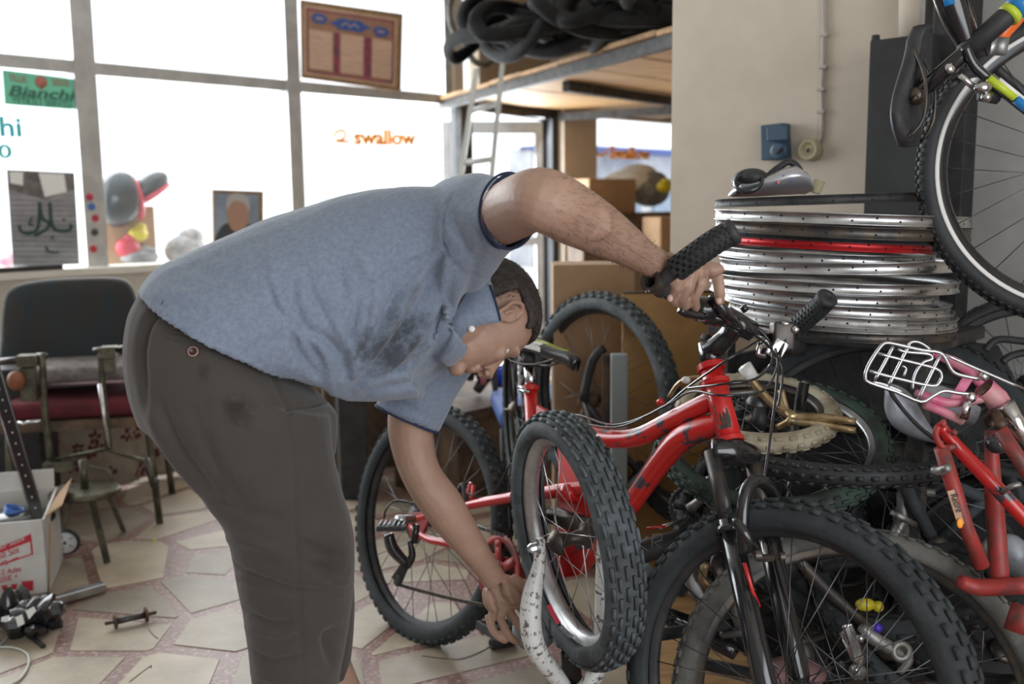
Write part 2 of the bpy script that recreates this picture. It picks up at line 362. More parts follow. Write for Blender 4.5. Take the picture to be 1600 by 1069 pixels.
# door: black frame, white aluminium leaf standing open, glass
dr = thing('door_1', None, None, room(tD0, 0, 0)); dr['kind'] = 'structure'
MB().box(room(tD0, 0, zd / 2), (E1, E2, UZ), (.05, .06, zd / 2)).box(room(tD1 + .02, 0, zd / 2), (E1, E2, UZ), (.035, .06, zd / 2)).box(room((tD0 + tD1) / 2, 0, zd + .03), (E1, E2, UZ), ((tD1 - tD0) / 2 + .05, .06, .04)).build('door_frame', M['blackframe'], dr, smooth=False)
hin = room(tD1 - .03, -.03, 0); dd = nrm(-E1 * .80 - E2 * .6); W_ = .78
def lb(a, b, z0, z1, th=.02): return MB().box(hin + dd * (a + b) / 2 + UZ * (z0 + z1) / 2, (dd, np.cross(UZ, dd), UZ), ((b - a) / 2, th, (z1 - z0) / 2))
lf = MB()
for a, b, z0, z1 in ((0, .06, .02, zd - .03), (W_ - .06, W_, .02, zd - .03), (.06, W_ - .06, .02, .14), (.06, W_ - .06, zd - .12, zd - .03), (.06, W_ - .06, .86, .93)):
    x = lb(a, b, z0, z1); lf.add(x.v, x.f)
lf.build('door_leaf', M['alu'], dr, smooth=False)
lb(.06, W_ - .06, .14, zd - .12, .003).build('door_glass', M['glass_clear'], dr, smooth=False)
wallbox('wall_over_door', tD0 + .2, tE, -.12, -.02, zd + .07, ZT, M['plaster_dark'])
wallbox('wall_column', tD1 + .055, tE, -.12, .12, 0, ZT, M['plaster'])
pane(tE - .02, tE + 2.2, .75, tz(980, 186)[1])
wallbox('wall_side', 6.6, 6.7, -.1, 3.4, 0, 3, M['plaster_dark'])
# beige pier and wall on the right
wallbox('wall_right', T_R, T_R + .30, 3.35, 7.2, 0, 3, M['plaster'])
wallbox('wall_return', T_R + .3, 6.6, 3.35, 3.47, 0, 3, M['plaster_dark'])
wallbox('wall_left', -4.3, -4.2, -.1, 7.2, 0, 3, M['greywall'])
# street outside
wallbox('wall_front', -4.2, -3.4, 7.2, 7.3, 0, 3, M['plaster']); wallbox('wall_front_pier', -.3, 6.6, 7.2, 7.3, 0, 3, M['plaster']); wallbox('wall_front_lintel', -3.4, -.3, 7.2, 7.3, 2.5, 3, M['plaster'])
struct('floor_street', MB().box(room(1.5, -7, -.06), (E1, E2, UZ), (14, 6.85, .05)), M['pavement'], smooth=False)
# a parked pale van body beyond the second window, out in the street
fb = thing('street_building', 'pale blurred building front across the street beyond the far window', 'building', room(14.6, -8, 0))
MB().box(room(14.6, -8, 1.1), (E1, E2, UZ), (2.4, .3, 1.1)).build('wall', M['facade'], fb, smooth=False)
for k in range(4): MB().box(room(12.8 + k * 1.2, -7.66, 1.1), (E1, E2, UZ), (.35, .05, .5)).build('window', M['photo_bg'], fb, smooth=False)
MB().box(room(14.6, -7.5, 2.2), (E1, E2, UZ), (2.4, .5, .05)).build('awning', M['printblue'], fb, smooth=False)

# ---------------------------------------------------------------- writing and pictures on the window
W2 = lambda x, y: onw(x, y, .006)
def quadw(pts, off, th, f=onw): return MB().slab([f(x, y, off) for x, y in pts], (E2 if f is onw else -E1) * th)
sg = thing('window_sign', 'mint green rectangular sign with dark lettering stuck high on the window pane', 'sign', onw(63, 140, .01))
quadw([(3, 109), (123, 124), (122, 172), (7, 163)], .004, .003).build('backing', M['signgreen'], sg, smooth=False)
W3 = lambda x, y: onw(x, y, .010)
lettering('Bianchi', (12, 149), (117, 157), 12, M['signdark'], sg, W3, shear=.25, bold=.022)
lettering('YETKİLİ SERVİSİ', (19, 163), (113, 169), 9, M['signdark'], sg, W3)
lettering('YILLIK', (14, 126), (42, 130), 8, M['signred'], sg, W3); lettering('SERVIS', (82, 133), (108, 136), 8, M['signred'], sg, W3)
MB().lathe([(0, .003), (.03, .003), (.03, 0)], onw(64, 128, .008), E2, 20).build('round_emblem', M['signred'], sg)
MB().slab([onw(60, 134, .008), onw(69, 135, .008), onw(65, 141, .008)], E2 * .002).build('emblem_tip', M['signred'], sg, smooth=False)
d_ = thing('window_lettering', 'turquoise hi lettering cut by the picture edge on the window', 'lettering', onw(18, 200, .01))
lettering('hi', (-1, 212), (33, 213), 22, M['teal'], d_, W3, bold=.03); lettering('0', (-3, 246), (19, 247), 15, M['teal'], d_, W3, bold=.03)
for (a, b, c, e, txt, lab) in ((553, 227, 650, 224, 'swallow', 'orange swallow lettering on the bright pane above the bent back'), ):
    s_ = thing('window_lettering', lab, 'lettering', onw(600, 220, .01)); lettering(txt, (a, b - 2), (c, e + 2), 17, M['orange'], s_, W3, bold=.034, ext=.004)
    MB().tube([onw(x, y, .01) for x, y in ((522, 214), (526, 206), (536, 204), (540, 211), (534, 218), (524, 220), (545, 222))], .010, 5, sm=4).build('emblem', M['orange'], s_)
s_ = thing('window_lettering', 'orange swallow lettering on the far pane beneath the loft shelf', 'lettering', onw(980, 240, .01))
lettering('Swallow', (952, 247), (1016, 249), 14, M['orange'], s_, W3, bold=.034, ext=.004)
MB().tube([onw(x, y, .01) for x, y in ((932, 238), (937, 243), (944, 242), (946, 234))], .012, 6, sm=4).build('emblem', M['orange'], s_)
# calligraphy poster
po = thing('poster', 'grey poster with dark green Arabic calligraphy leaning against the left window pane', 'poster', onw(70, 340, .02))
quadw([(10, 265), (116, 270), (124, 413), (20, 416)], .02, .004).build('sheet', M['paper'], po, smooth=False)
quadw([(11, 266), (115, 271), (117, 295), (70, 312), (12, 296)], .0245, .001).build('pale_print', M['greyfab'], po, smooth=False)
quadw([(14, 268), (36, 269), (36, 290), (16, 286)], .0262, .001).build('pale_patch', M['whitepaper'], po, smooth=False)
quadw([(60, 270), (100, 272), (104, 300), (70, 308)], .0262, .001).build('pale_patch', M['whitepaper'], po, smooth=False)
for k in range(13):
    y = 312 + k * 8
    quadw([(17 + k * .3, y), (118 + k * .35, y + 1), (118 + k * .35, y + 2.4), (17 + k * .3, y + 1.4)], .0245, .0008).build('printed_line', M['greyfab'], po, smooth=False)
PO = lambda x, y: onw(x, y, .028)
for st, r in (([(30, 352), (34, 362), (48, 364), (60, 354), (62, 316)], .009), ([(62, 316), (66, 340), (76, 348), (73, 358), (54, 368)], .008), ([(78, 316), (81, 350), (90, 360), (108, 360), (112, 350)], .009), ([(80, 370), (84, 372)], .008), ([(98, 343), (102, 343)], .006), ([(50, 340), (46, 350), (53, 352)], .006), ([(72, 385), (76, 393), (92, 394)], .006)):
    MB().tube([PO(x, y) for x, y in st], r, 6, sm=4, flat=(E2, .25)).build('calligraphy', M['greenink'], po)
for k, (x, y, m) in enumerate(((140, 308, 'redplas'), (143, 323, 'stickblue'), (149, 341, 'redplas'), (148, 363, 'photo_coat'), (146, 389, 'redplas'))):
    solo('sticker', MB().lathe([(0, .004), (.018, .004), (.02, 0)], onw(x, y, .031), E2, 14), M[m], ['small red sticker topmost on the first mullion', 'round blue sticker on the first mullion', 'red sticker below the blue one on the mullion', 'small dark round sticker on the first mullion', 'lowest red sticker on the first mullion near the sill'][k], 'sticker')
# framed wall chart
ch = thing('framed_chart', 'framed tan wall chart with blue medallions and three script panels above the window', 'picture', onw(547, 70, .04))
cq = [(468, 0), (627, 22), (624, 143), (470, 122)]
quadw(cq, .03, .02).build('frame', M['frame_wood'], ch, smooth=False, bevel=.004)
quadw([(474, 7), (621, 29), (618, 136), (475, 116)], .05, .004).build('print', M['tan'], ch, smooth=False)
def bil(u, v):
    a = [np.array(p, float) for p in ((474, 7), (621, 29), (618, 136), (475, 116))]; return (a[0] * (1 - u) + a[1] * u) * (1 - v) + (a[3] * (1 - u) + a[2] * u) * v
def bq(u0, v0, u1, v1): return [tuple(bil(u0, v0)), tuple(bil(u1, v0)), tuple(bil(u1, v1)), tuple(bil(u0, v1))]
quadw(bq(.03, .04, .97, .96), .054, .001).build('inner_border', M['printred'], ch, smooth=False)
quadw(bq(.05, .07, .95, .93), .0553, .001).build('field', M['chartfield'], ch, smooth=False)
for a, b in ((.06, .31), (.40, .64), (.74, .95)): quadw(bq(a, .34, b, .90), .0566, .001).build('script_panel', M['printpale'], ch, smooth=False)
for a, b in ((.325, .385), (.655, .725)): quadw(bq(a, .34, b, .92), .0566, .001).build('floral_border', M['printred'], ch, smooth=False)
for (u, v, w2, h2) in ((.17, .17, .085, .075), (.50, .20, .2, .085), (.83, .23, .085, .075)):
    c = bil(u, v); pts = [onw(*(bil(u + w2 * cos(a) * (1 + .12 * cos(6 * a)), v + h2 * sin(a) * (1 + .12 * cos(6 * a)))), .0578) for a in np.linspace(0, 2 * pi, 24, endpoint=False)]
    MB().slab(pts, E2 * .0012).build('medallion', M['printblue'], ch, smooth=False)
    MB().tube([onw(*bil(u + w2 * k, v + h2 * .3 * (-1) ** i), .0595) for i, k in enumerate((-.45, -.2, 0, .2, .45))], .003, 5, sm=3).build('script', M['printpale'], ch)
# framed portrait
pf = thing('framed_portrait', 'small framed portrait photograph of a grey haired man on the window sill', 'picture', onw(370, 345, .05))
pq = [(330, 296), (409, 299), (409, 390), (332, 390)]
quadw(pq, .04, .02).build('frame', M['frame_wood'], pf, smooth=False, bevel=.003)
quadw([(335, 302), (404, 304), (404, 386), (336, 386)], .06, .002).build('photo', M['photo_bg'], pf, smooth=False)
def blob(pts, off, m, nm, par, th=.001): MB().slab([onw(*p, off) for p in spline([np.array(q, float) for q in pts], 5, True)], E2 * th).build(nm, m, par, smooth=False)
blob([(338, 390), (342, 360), (358, 348), (385, 350), (402, 362), (403, 388)], .063, M['photo_coat'], 'printed_coat', pf)
blob([(354, 325), (360, 312), (376, 310), (388, 320), (388, 345), (378, 362), (364, 360), (356, 345)], .0645, M['photo_skin'], 'printed_face', pf)
blob([(353, 328), (356, 308), (372, 302), (388, 310), (389, 330), (382, 318), (366, 314), (358, 322)], .066, M['photo_hair'], 'printed_hair', pf)
# shop display behind the first pane
bl = thing('foil_balloon', 'black and red rounded balloon hanging in the window beside the mullion', 'balloon', onw(190, 310, -.15))
O = lambda x, y, o=-.15: onw(x, y, o)
MB().ell(O(187, 310), (nrm(UZ + E1 * .3), E2, nrm(E1 - UZ * .3)), (.165, .10, .135), 24, 16).build('black_lobe', M['helm_black'], bl)
MB().ell(O(236, 290), (nrm(UZ - E1 * .5), E2, nrm(E1 + UZ * .6)), (.075, .07, .125), 20, 14).build('black_lobe', M['helm_black'], bl)
MB().ell(O(212, 308, -.12), (nrm(UZ - E1 * .2), E2, nrm(E1 + UZ * .2)), (.13, .06, .035), 16, 10).ell(O(240, 303, -.12), (nrm(UZ - E1 * .5), E2, nrm(E1 + UZ * .6)), (.02, .06, .12), 16, 10).build('red_band', M['redplas'], bl)
zb = lambda px: onw(px, 412, 0)[2]
def shop_item(name, label, cat, px, py, w_, h_, m, off=-.3, kind='box'):
    c = onw(px, py, off); mb = MB()
    if kind == 'box': mb.box(c, (nrm(E1 + E2 * .2), nrm(E2 - E1 * .2), UZ), (w_, .1, h_))
    else: mb.ell(c, (E1, E2, UZ), (w_, w_ * .7, h_), 18, 12); mb.ell(c + UZ * h_ * .8 + E1 * w_ * .3, (E1, E2, UZ), (w_ * .6, w_ * .5, h_ * .6), 14, 10)
    return solo(name, mb, m, label, cat, bevel=.01 if kind == 'box' else 0, smooth=kind != 'box')
wallbox('trim_%d' % 60, -4.2, tC0, -.62, -.12, zs - .08, zs - .04, M['white_wall'])
shop_item('display_box', 'brown cardboard box behind the first pane under the balloon', 'box', 192, 372, .16, .18, M['card'])
shop_item('red_toy', 'red plastic toy sitting in the shop window', 'toy', 200, 388, .07, .06, M['redplas'], -.16, 'e')
shop_item('yellow_flower', 'yellow toy flower with dark middle in the shop window', 'toy', 216, 366, .055, .045, M['yellowplas'], -.15, 'e')
shop_item('plush_toy', 'dark grey plush animal slumped in the shop window', 'toy', 290, 392, .13, .10, M['plush'], -.25, 'e')
shop_item('plush_toy', 'low grey fluffy toy beside the red toy in the window', 'toy', 218, 402, .11, .045, M['plush'], -.16, 'e')
shop_item('pink_toy', 'small magenta toy on the sill left of the poster', 'toy', 12, 408, .05, .03, M['pink'], -.1, 'e')
shop_item('display_bag', 'dark cloth bag in the window just above the bent back', 'bag', 545, 316, .22, .05, M['photo_coat'], -.35, 'e')
shop_item('red_white_toy', 'red toy behind the pane above the shirt', 'toy', 622, 303, .06, .04, M['redplas'], -.3, 'e')
solo('black_ledge_tool', MB().box(onw(38, 420, .11), (E1, E2, UZ), (.18, .03, .012)), M['blkmat'], 'flat black strip lying along the window ledge under the poster', 'strip', smooth=False, bevel=.003)
# display seen through the far pane
shop_item('display_carton', 'brown carton stacked behind the far window pane', 'box', 945, 320, .24, .20, M['card'], .35)
shop_item('display_carton', 'dark brown carton low under the far window pane', 'box', 985, 372, .55, .20, M['wooddark'], .5)
shop_item('small_carton', 'light brown carton beside the pier edge below the far window', 'box', 1036, 385, .12, .22, M['card'], .9)
shop_item('cloth_bundle', 'pale cloth bundle behind the far window', 'bundle', 985, 288, .3, .12, M['whitepaper'], .25, 'e')
shop_item('cloth_bundle', 'grey green cloth bundle next to the pale one behind the far window', 'bundle', 1015, 300, .2, .12, M['plush'], .4, 'e')
shop_item('yellow_toy', 'yellow toy by the pier in the far window', 'toy', 1038, 292, .08, .05, M['yellowplas'], .6, 'e')
# ---------------------------------------------------------------- ladder
la = thing('ladder', 'silver aluminium ladder leaning on the loft shelf in front of the door', 'ladder', at(740, 300, 5.6))
for a, b in (((744, 110, 5.9), (712, 330, 5.5)), ((786, 92, 5.9), (763, 330, 5.5))):
    p, q = at(*a), at(*b); q2 = p + (q - p) * (p[2] / (p[2] - q[2])); MB().box((p + q2) / 2, (nrm(q2 - p), nrm(np.cross(q2 - p, RT)), RT), (np.linalg.norm(q2 - p) / 2, .020, .014)).build('side_rail', M['ladderalu'], la, smooth=False)
pa, qa = at(744, 110, 5.9), at(712, 330, 5.5); pb, qb = at(786, 92, 5.9), at(763, 330, 5.5)
for k in range(8):
    f_ = .30 + .37 * k
    a = pa + (qa - pa) * f_; b = pb + (qb - pb) * f_
    if a[2] > .1: MB().tube([a, b], .017, 8).build('rung', M['ladderalu'], la)
# ---------------------------------------------------------------- loft shelf
ZL = 1.93
A = atz(683, 152, ZL); B = atz(1060, 36, ZL); dAB = nrm(B - A); bk = nrm(np.cross(UZ, dAB)); bk = bk if bk[1] > 0 else -bk
lo = thing('loft_shelf', 'wooden loft shelf on black steel bars piled with tyres', 'shelf', A)
A2 = A + E1 * 3.6 * .0 
pl = []
N_ = 7; L_ = np.linalg.norm(B - A) + .3; perp = E1
for k in range(N_):
    a = A + dAB * (L_ * k / N_ + .004); b = A + dAB * (L_ * (k + 1) / N_ - .004); e = 2.6
    far = lambda p: p + E1 * min(e, 5.0)
    h = random.uniform(-.006, .006)
    MB().slab([a + UZ * h, b + UZ * h, far(b) + UZ * h, far(a) + UZ * h], V(0, 0, -.022)).build('plank', M['wood'], lo, smooth=False)
MB().box((A + B) / 2 - UZ * .055 + dAB * .1 + bk * .04, (dAB, bk, UZ), (L_ / 2, .02, .028)).build('front_beam', M['steelblack'], lo, smooth=False)
for (x0, y0, x1, y1, z) in ((884, 135, 1058, 160, ZL - .06), (860, 184, 1050, 172, ZL - .08), (745, 168, 862, 184, ZL - .07)):
    p, q = atz(x0, y0, z), atz(x1, y1, z); d = nrm(q - p)
    MB().box((p + q) / 2, (d, np.cross(UZ, d), UZ), (np.linalg.norm(q - p) / 2, .025, .03)).build('cross_beam', M['steelblack'], lo, smooth=False)
pst = onw(722, 260, .1)
MB().box(V(pst[0], pst[1], ZL / 2 - .02), (E1, E2, UZ), (.03, .03, ZL / 2 - .02)).build('post', M['steelblack'], lo, smooth=False)
trimbox(tC0 + .03, tC0 + .12, ztr1, ZT, -.02, .05, 'plaster')
# ---------------------------------------------------------------- tyres and wheels
def tyre_mesh(R, r, seg=96, prof=12, knobs=60, kh=.004, kw=.5, rows=4, squash=1.0):
    """tyre with axle along Y, open towards the rim, blocks of tread on it"""
    mb = MB(); rings = []
    for i in range(seg):
        a = 2 * pi * i / seg; e = V(cos(a), 0, sin(a)); rr = []
        for k in range(prof):
            b = radians(-140 + 280 * k / (prof - 1)); rr.append(e * (R - r + r * cos(b)) + V(0, r * squash * sin(b), 0))
        for k in range(prof - 1, -1, -1):
            b = radians(-140 + 280 * k / (prof - 1)); q = r - .003; rr.append(e * (R - r + q * cos(b)) + V(0, q * squash * sin(b), 0))
        rings.append(rr)
    mb.ring(rings, True)
    if knobs:
        cols = np.linspace(-48, 48, rows); st = 96 / rows
        for i in range(knobs):
            for j, bd in enumerate(cols):
                a = 2 * pi * (i + .5 * (j % 2)) / knobs; b = radians(bd); e = V(cos(a), 0, sin(a)); tn = V(-sin(a), 0, cos(a))
                n = e * cos(b) + V(0, 1, 0) * sin(b); s = np.cross(n, tn)
                mb.box(e * (R - r) + e * r * cos(b) + V(0, r * squash * sin(b), 0) + n * kh * .4, (tn, s, n), (pi * R / knobs * kw, r * radians(st) * .36, kh * .6))
    return mb
def rim_mesh(R, wd=.012, dp=.014, seg=72, holes=0):
    p = [(R, -wd), (R - .004, -wd * .8), (R - dp, -wd * .55), (R - dp - .004, 0), (R - dp, wd * .55), (R - .004, wd * .8), (R, wd), (R - .003, wd * .6), (R - dp * .5, wd * .5), (R - dp * .5, -wd * .5), (R - .003, -wd * .6)]
    return MB().lathe([(a, b) for a, b in p], ax=(0, 1, 0), n=seg, closed=True)
def hub_mesh(w_=.05, r=.016, fl=.026, axle=.07):
    return MB().lathe([(0, -axle), (.005, -axle), (.005, -w_ - .006), (r * .8, -w_ - .006), (fl, -w_ + .012), (fl, -w_ + .016), (r, -w_ + .022), (r * .8, 0), (r, w_ - .022), (fl, w_ - .016), (fl, w_ - .012), (r * .8, w_ + .006), (.005, w_ + .006), (.005, axle), (0, axle)], ax=(0, 1, 0), n=18)
_sp = {}
def spoke_data(L, sm='steel'):
    k = (round(L, 3), sm)
    if k not in _sp:
        mb = MB().tube([V(0, 0, 0), V(0, 0, L)], .0011, 5); o = mb.build('spoke', M[sm]); _sp[k] = o.data; bpy.data.objects.remove(o)
    return _sp[k]
def add_wheel(parent, c, axle, R, r, name='wheel', tm='rubber', rm='darksteel', hm='darksteel', nsp=28, wd=.013, dp=.014, hw=.034, spin=0, up=(0, 0, 1), tyre=None, knobs=60, kh=.004, rows=4, hubr=.016, fl=.026, smat=None, kw=.5, squash=1.0, axl=.06):
    """the rim is the part, with tyre, hub and spokes as its sub-parts; the matrix is relative to the parent's location"""
    Rr = R - r * 1.55
    rim = rim_mesh(Rr, wd, dp).build(name, M[rm]); subs = []
    if tm: subs.append(tyre_mesh(R, r, knobs=knobs, kh=kh, rows=rows, kw=kw, squash=squash).build('tyre', M[tm]))
    if hm: subs.append(hub_mesh(hw, hubr, fl, axl).build('hub', M[hm]))
    for k in range(nsp):
        a = 2 * pi * k / nsp; sd = 1 if k % 2 else -1; off = (1 if (k // 2) % 2 else -1) * radians(55)
        p = V(cos(a + off) * fl * .9, sd * (hw - .014), sin(a + off) * fl * .9); q = V(cos(a) * (Rr - dp), sd * .003, sin(a) * (Rr - dp))
        d = q - p; L = np.linalg.norm(d); o = bpy.data.objects.new('spoke', spoke_data(L, smat or 'steel')); C.objects.link(o)
        o.location = p; o.rotation_mode = 'QUATERNION'; o.rotation_quaternion = Vector(d).to_track_quat('Z', 'Y'); subs.append(o)
    for s in subs: s.parent = rim
    if parent is not None:
        rim.parent = parent; c = np.asarray(c) - np.array(parent.location)
    y = nrm(axle); z = np.asarray(up, float); z = nrm(z - y * (z @ y)); x = np.cross(y, z); x, z = x * cos(spin) + z * sin(spin), z * cos(spin) - x * sin(spin)
    rim.matrix_local = Matrix(((x[0], y[0], z[0], c[0]), (x[1], y[1], z[1], c[1]), (x[2], y[2], z[2], c[2]), (0, 0, 0, 1)))
    return rim
def loose_tyre(label, c, axle, R, r, m='rubber', group=None, bend=0, seed=0, knobs=48, up=(0, 0, 1), sc=(1, 1)):
    """a tyre off its wheel, bent out of shape"""
    rs = random.Random(seed); mb = tyre_mesh(R, r, 64, 8, knobs, .003, rows=3)
    p1, p2 = rs.uniform(0, 6), rs.uniform(0, 6); vs = []
    for x, y, z in mb.v:
        a = atan2(z, x); y += bend * sin(2 * a + p1) + bend * .5 * sin(3 * a + p2); x *= sc[0]; z *= sc[1]; vs.append((x, y, z))
    mb.v = vs; o = mb.build('loose_tyre', M[m]); tag(o, label, 'tyre', group); return place(o, c, axle, up)
# loft tyres
M['loftrubber'] = mat('loft_tyre_rubber', (.009, .0095, .010), .8, col2=(.018, .018, .019), scale=8, bump=.3, bscale=60, spec=.25)
ld = [(712, 118, 4.9, .30, .10), (770, 60, 5.1, .33, .9), (800, 95, 4.75, .32, .3), (845, 60, 4.85, .31, .5), (880, 85, 4.6, .33, .2), (930, 20, 4.7, .33, .8), (930, 62, 4.5, .32, .3), (960, 30, 4.45, .31, .5), (990, 45, 4.35, .33, .2), (1020, 10, 4.3, .32, .6), (1030, 35, 4.2, .30, .3), (860, 10, 4.9, .32, .7), (760, 95, 4.9, .33, .15), (820, 40, 4.9, .33, .35), (900, 50, 4.7, .33, .5), (950, 60, 4.5, .33, .15), (1000, 20, 4.4, .33, .35), (840, 95, 4.9, .33, .2), (790, 30, 5.1, .3, .6)]
for k, (x, y, Y, R, tl) in enumerate(ld):
    c = at(x + 60, y, Y + .25); c[2] = max(c[2] - .05, ZL + .06 + .20 * tl); ax = nrm(V(random.uniform(-.5, .2), -tl, 1 - tl * .5))
    loose_tyre('black bicycle tyre in the heap on the loft shelf', c, ax, R * 1.05, .036, group='tyres heaped on the loft shelf', bend=.035, seed=k, knobs=0, sc=(1.25, .55), m='loftrubber')
# spare wheels standing behind the post against the bright wall
for k, (x, y, Rr, lb_) in enumerate(((752, 70, .14, 'small grey wheel rim standing left of the loft tyres'), (735, 25, .20, 'pale rim hanging at the top behind the loft post'))):
    wv = thing('spare_rim', lb_, 'wheel rim', onw(x, y, .12)); add_wheel(wv, onw(x, y, .12), E2, Rr + .02, .02, name='rim', tm='rubber_pale', rm='dullsilver', hm='dullsilver', nsp=16, knobs=0)
# ================================================================ LEFT SIDE
# upholstered chair back with tartan cloth
c0 = at(110, 560, 3.95); fx = nrm(V(1, .22, 0)); fy = np.cross(UZ, fx)
oc = thing('upholstered_chair', 'dark tartan backed chair with red seat standing under the window ledge', 'chair', (c0[0], c0[1], 0))
BP = lambda x, y, o=0: onp(x, y, c0 - fy * o, fy)
bpts = spline([V(*p) for p in ((8, 470), (22, 448), (60, 438), (120, 434), (180, 434), (205, 446), (215, 480), (216, 540), (208, 585), (100, 590), (8, 588), (4, 530))], 4, True)
mb = MB(); back = [BP(*p) for p in bpts]; cen = sum(back) / len(back)
mb.ring([[cen + (p - cen) * s + fy * o for p in back] for s, o in ((.93, .05), (.99, .035), (1, 0), (.99, -.035), (.93, -.05), (.6, -.058))])
M['tartan'] = mat('dark_tartan', (.025, .04, .05), .95, col2=(.04, .035, .03), scale=9, bump=.5, bscale=150, stretch=(1, 1, .3), sheen=.2)
mb.build('backrest', M['tartan'], oc)
mb = MB(); s0 = BP(150, 612)
MB().box(s0 + fy * -.16, (fx, fy, UZ), (.26, .22, .035)).build('seat', M['maroon'], oc, bevel=.025)
MB().box(s0 + fy * -.16 - UZ * .055, (fx, fy, UZ), (.27, .23, .018)).build('seat_board', M['wooddark'], oc, smooth=False)
for sx in (-.24, .24):
    for sy in (.05, -.36):
        p = s0 + fx * sx + fy * sy; MB().tube([V(p[0], p[1], p[2] - .06), V(p[0] + sx * .1, p[1], .0)], .014, 8).build('leg', M['brass'], oc)
solo('folded_blanket', MB().box(BP(150, 574, .17), (fx, fy, UZ), (.25, .18, .03)), M['greyfab'], 'crumpled grey blanket lying on the red chair seat', 'blanket', bevel=.025)
solo('yellow_board', MB().box(BP(200, 628, -.12), (fx, fy, UZ), (.22, .02, .022)), M['yellowp'], 'narrow yellow board under the red seat beside the trousers', 'board', smooth=False, bevel=.002)
# metal tube frame in front (an overturned chair frame)
tf = thing('metal_chair_frame', 'bare greenish metal chair frame with flat foot plates, in front of the tartan chair', 'chair frame', at(110, 760, 3.45))
YF = 3.45
Q = lambda x, y, Y=YF: at(x, y, Y)
for a in (((66, 553), (70, 640), (80, 722)), ((158, 548), (160, 600), (170, 700))):
    MB().tube([Q(*p) for p in a], .0125, 8, sm=3).build('upright', M['brass'], tf)
MB().box(Q(45, 563), (fx, fy, UZ), (.034, .03, .02)).box(Q(45, 600), (fx, fy, UZ), (.026, .02, .06)).build('arm_bracket', M['brass'], tf, smooth=False, bevel=.003)
MB().box(Q(170, 550), (fx, fy, UZ), (.026, .03, .02)).box(Q(172, 568), (fx, fy, UZ), (.02, .02, .03)).build('arm_bracket', M['brass'], tf, smooth=False, bevel=.003)
MB().tube([Q(-5, 566), Q(38, 562)], .013, 8).build('cross_tube', M['darksteel'], tf)
MB().tube([Q(58, 556), Q(73, 556)], .010, 8).build('cross_tube', M['darksteel'], tf)
MB().tube([Q(182, 546), Q(214, 540)], .011, 8).build('cross_tube', M['darksteel'], tf)
MB().tube([Q(146, 548), Q(160, 547)], .010, 8).build('cross_tube', M['darksteel'], tf)
MB().tube([Q(88, 718), Q(165, 702), Q(232, 722), Q(244, 762)], .008, 7).tube([Q(92, 716), Q(170, 736), Q(180, 770)], .008, 7).build('bent_tube', M['brass'], tf)
MB().tube([Q(228, 716), Q(240, 760), Q(244, 748)], .011, 7, sm=2).build('bent_tube', M['darksteel'], tf)
MB().tube([Q(155, 600, 3.4), Q(170, 700, 3.4)], .006, 7).build('bent_tube', M['chrome'], tf)
MB().box(Q(95, 726), (fx, fy, UZ), (.05, .05, .015)).build('base_plate', M['brass'], tf, smooth=False)
# round stool
sx_ = at(133, 768, 3.3)
st = thing('round_stool', 'small round metal stool with flat strip legs beside the toy wheel', 'stool', (sx_[0], sx_[1], 0))
MB().lathe([(0, .012), (.105, .012), (.115, .004), (.115, -.008), (0, -.008)], sx_, UZ, 28).build('seat', M['brass'], st)
MB().tube([sx_ + V(0, 0, .01), sx_ + V(0, 0, .11)], .014, 8).build('post', M['brass'], st)
for p, q in (((142, 775), (168, 880)), ((168, 768), (193, 830)), ((110, 775), (92, 850))):
    a = at(*p, 3.3); b = atz(*q, 0.004); d = nrm(b - a); MB().box((a + b) / 2, (d, nrm(np.cross(d, FW)), FW), (np.linalg.norm(b - a) / 2, .011, .004)).build('leg', M['brass'], st, smooth=False)
# floral curtain under the ledge
M['floral'] = mat('cream_curtain', (.34, .29, .23), .95, col2=(.24, .20, .16), scale=5, bump=.3)
M['flower'] = mat('maroon_flower', (.12, .025, .03), .95)
cc = at(230, 690, 4.25); ct = thing('floral_curtain', 'cream curtain with maroon flowers hanging behind the metal chair frame', 'curtain', (cc[0], cc[1], 0))
CP0 = cc - E1 * .9; zt = at(230, 622, 4.25)[2]; mb = MB(); rows = []
def curt(u, z): return CP0 * V(1, 1, 0) + E1 * u + E2 * (.018 * sin(u * 19) + .012 * sin(u * 41 + z * 2)) + UZ * z
for j in range(13): rows.append([curt(2.3 * k / 130, zt - (zt - .02) * j / 12) for k in range(131)])
vs = [p for r in rows for p in r]; fs = [(j * 131 + k, j * 131 + k + 1, (j + 1) * 131 + k + 1, (j + 1) * 131 + k) for j in range(12) for k in range(130)]
cu_ = mb.add(vs, fs).build('cloth', M['floral'], ct)
sm_ = cu_.modifiers.new('s', 'SOLIDIFY'); sm_.thickness = .004
r3 = random.Random(5); fb_ = MB()
for k in range(70):
    u, z, s = r3.uniform(.0, 2.3), r3.uniform(.03, zt - .03), r3.uniform(.020, .034)
    for q in range(5):
        a = q * 2 * pi / 5 + r3.random(); pts = []
        for b in range(8):
            t = 2 * pi * b / 8; x = s * (.62 + .42 * cos(t)); y = s * .30 * sin(t); uu = u + x * cos(a) - y * sin(a); zz = z + x * sin(a) + y * cos(a)
            pts.append(curt(uu, zz) + E2 * .004)
        fb_.slab(pts, E2 * .0012)
fb_.build('printed_flowers', M['flower'], ct, smooth=False, kind='stuff')
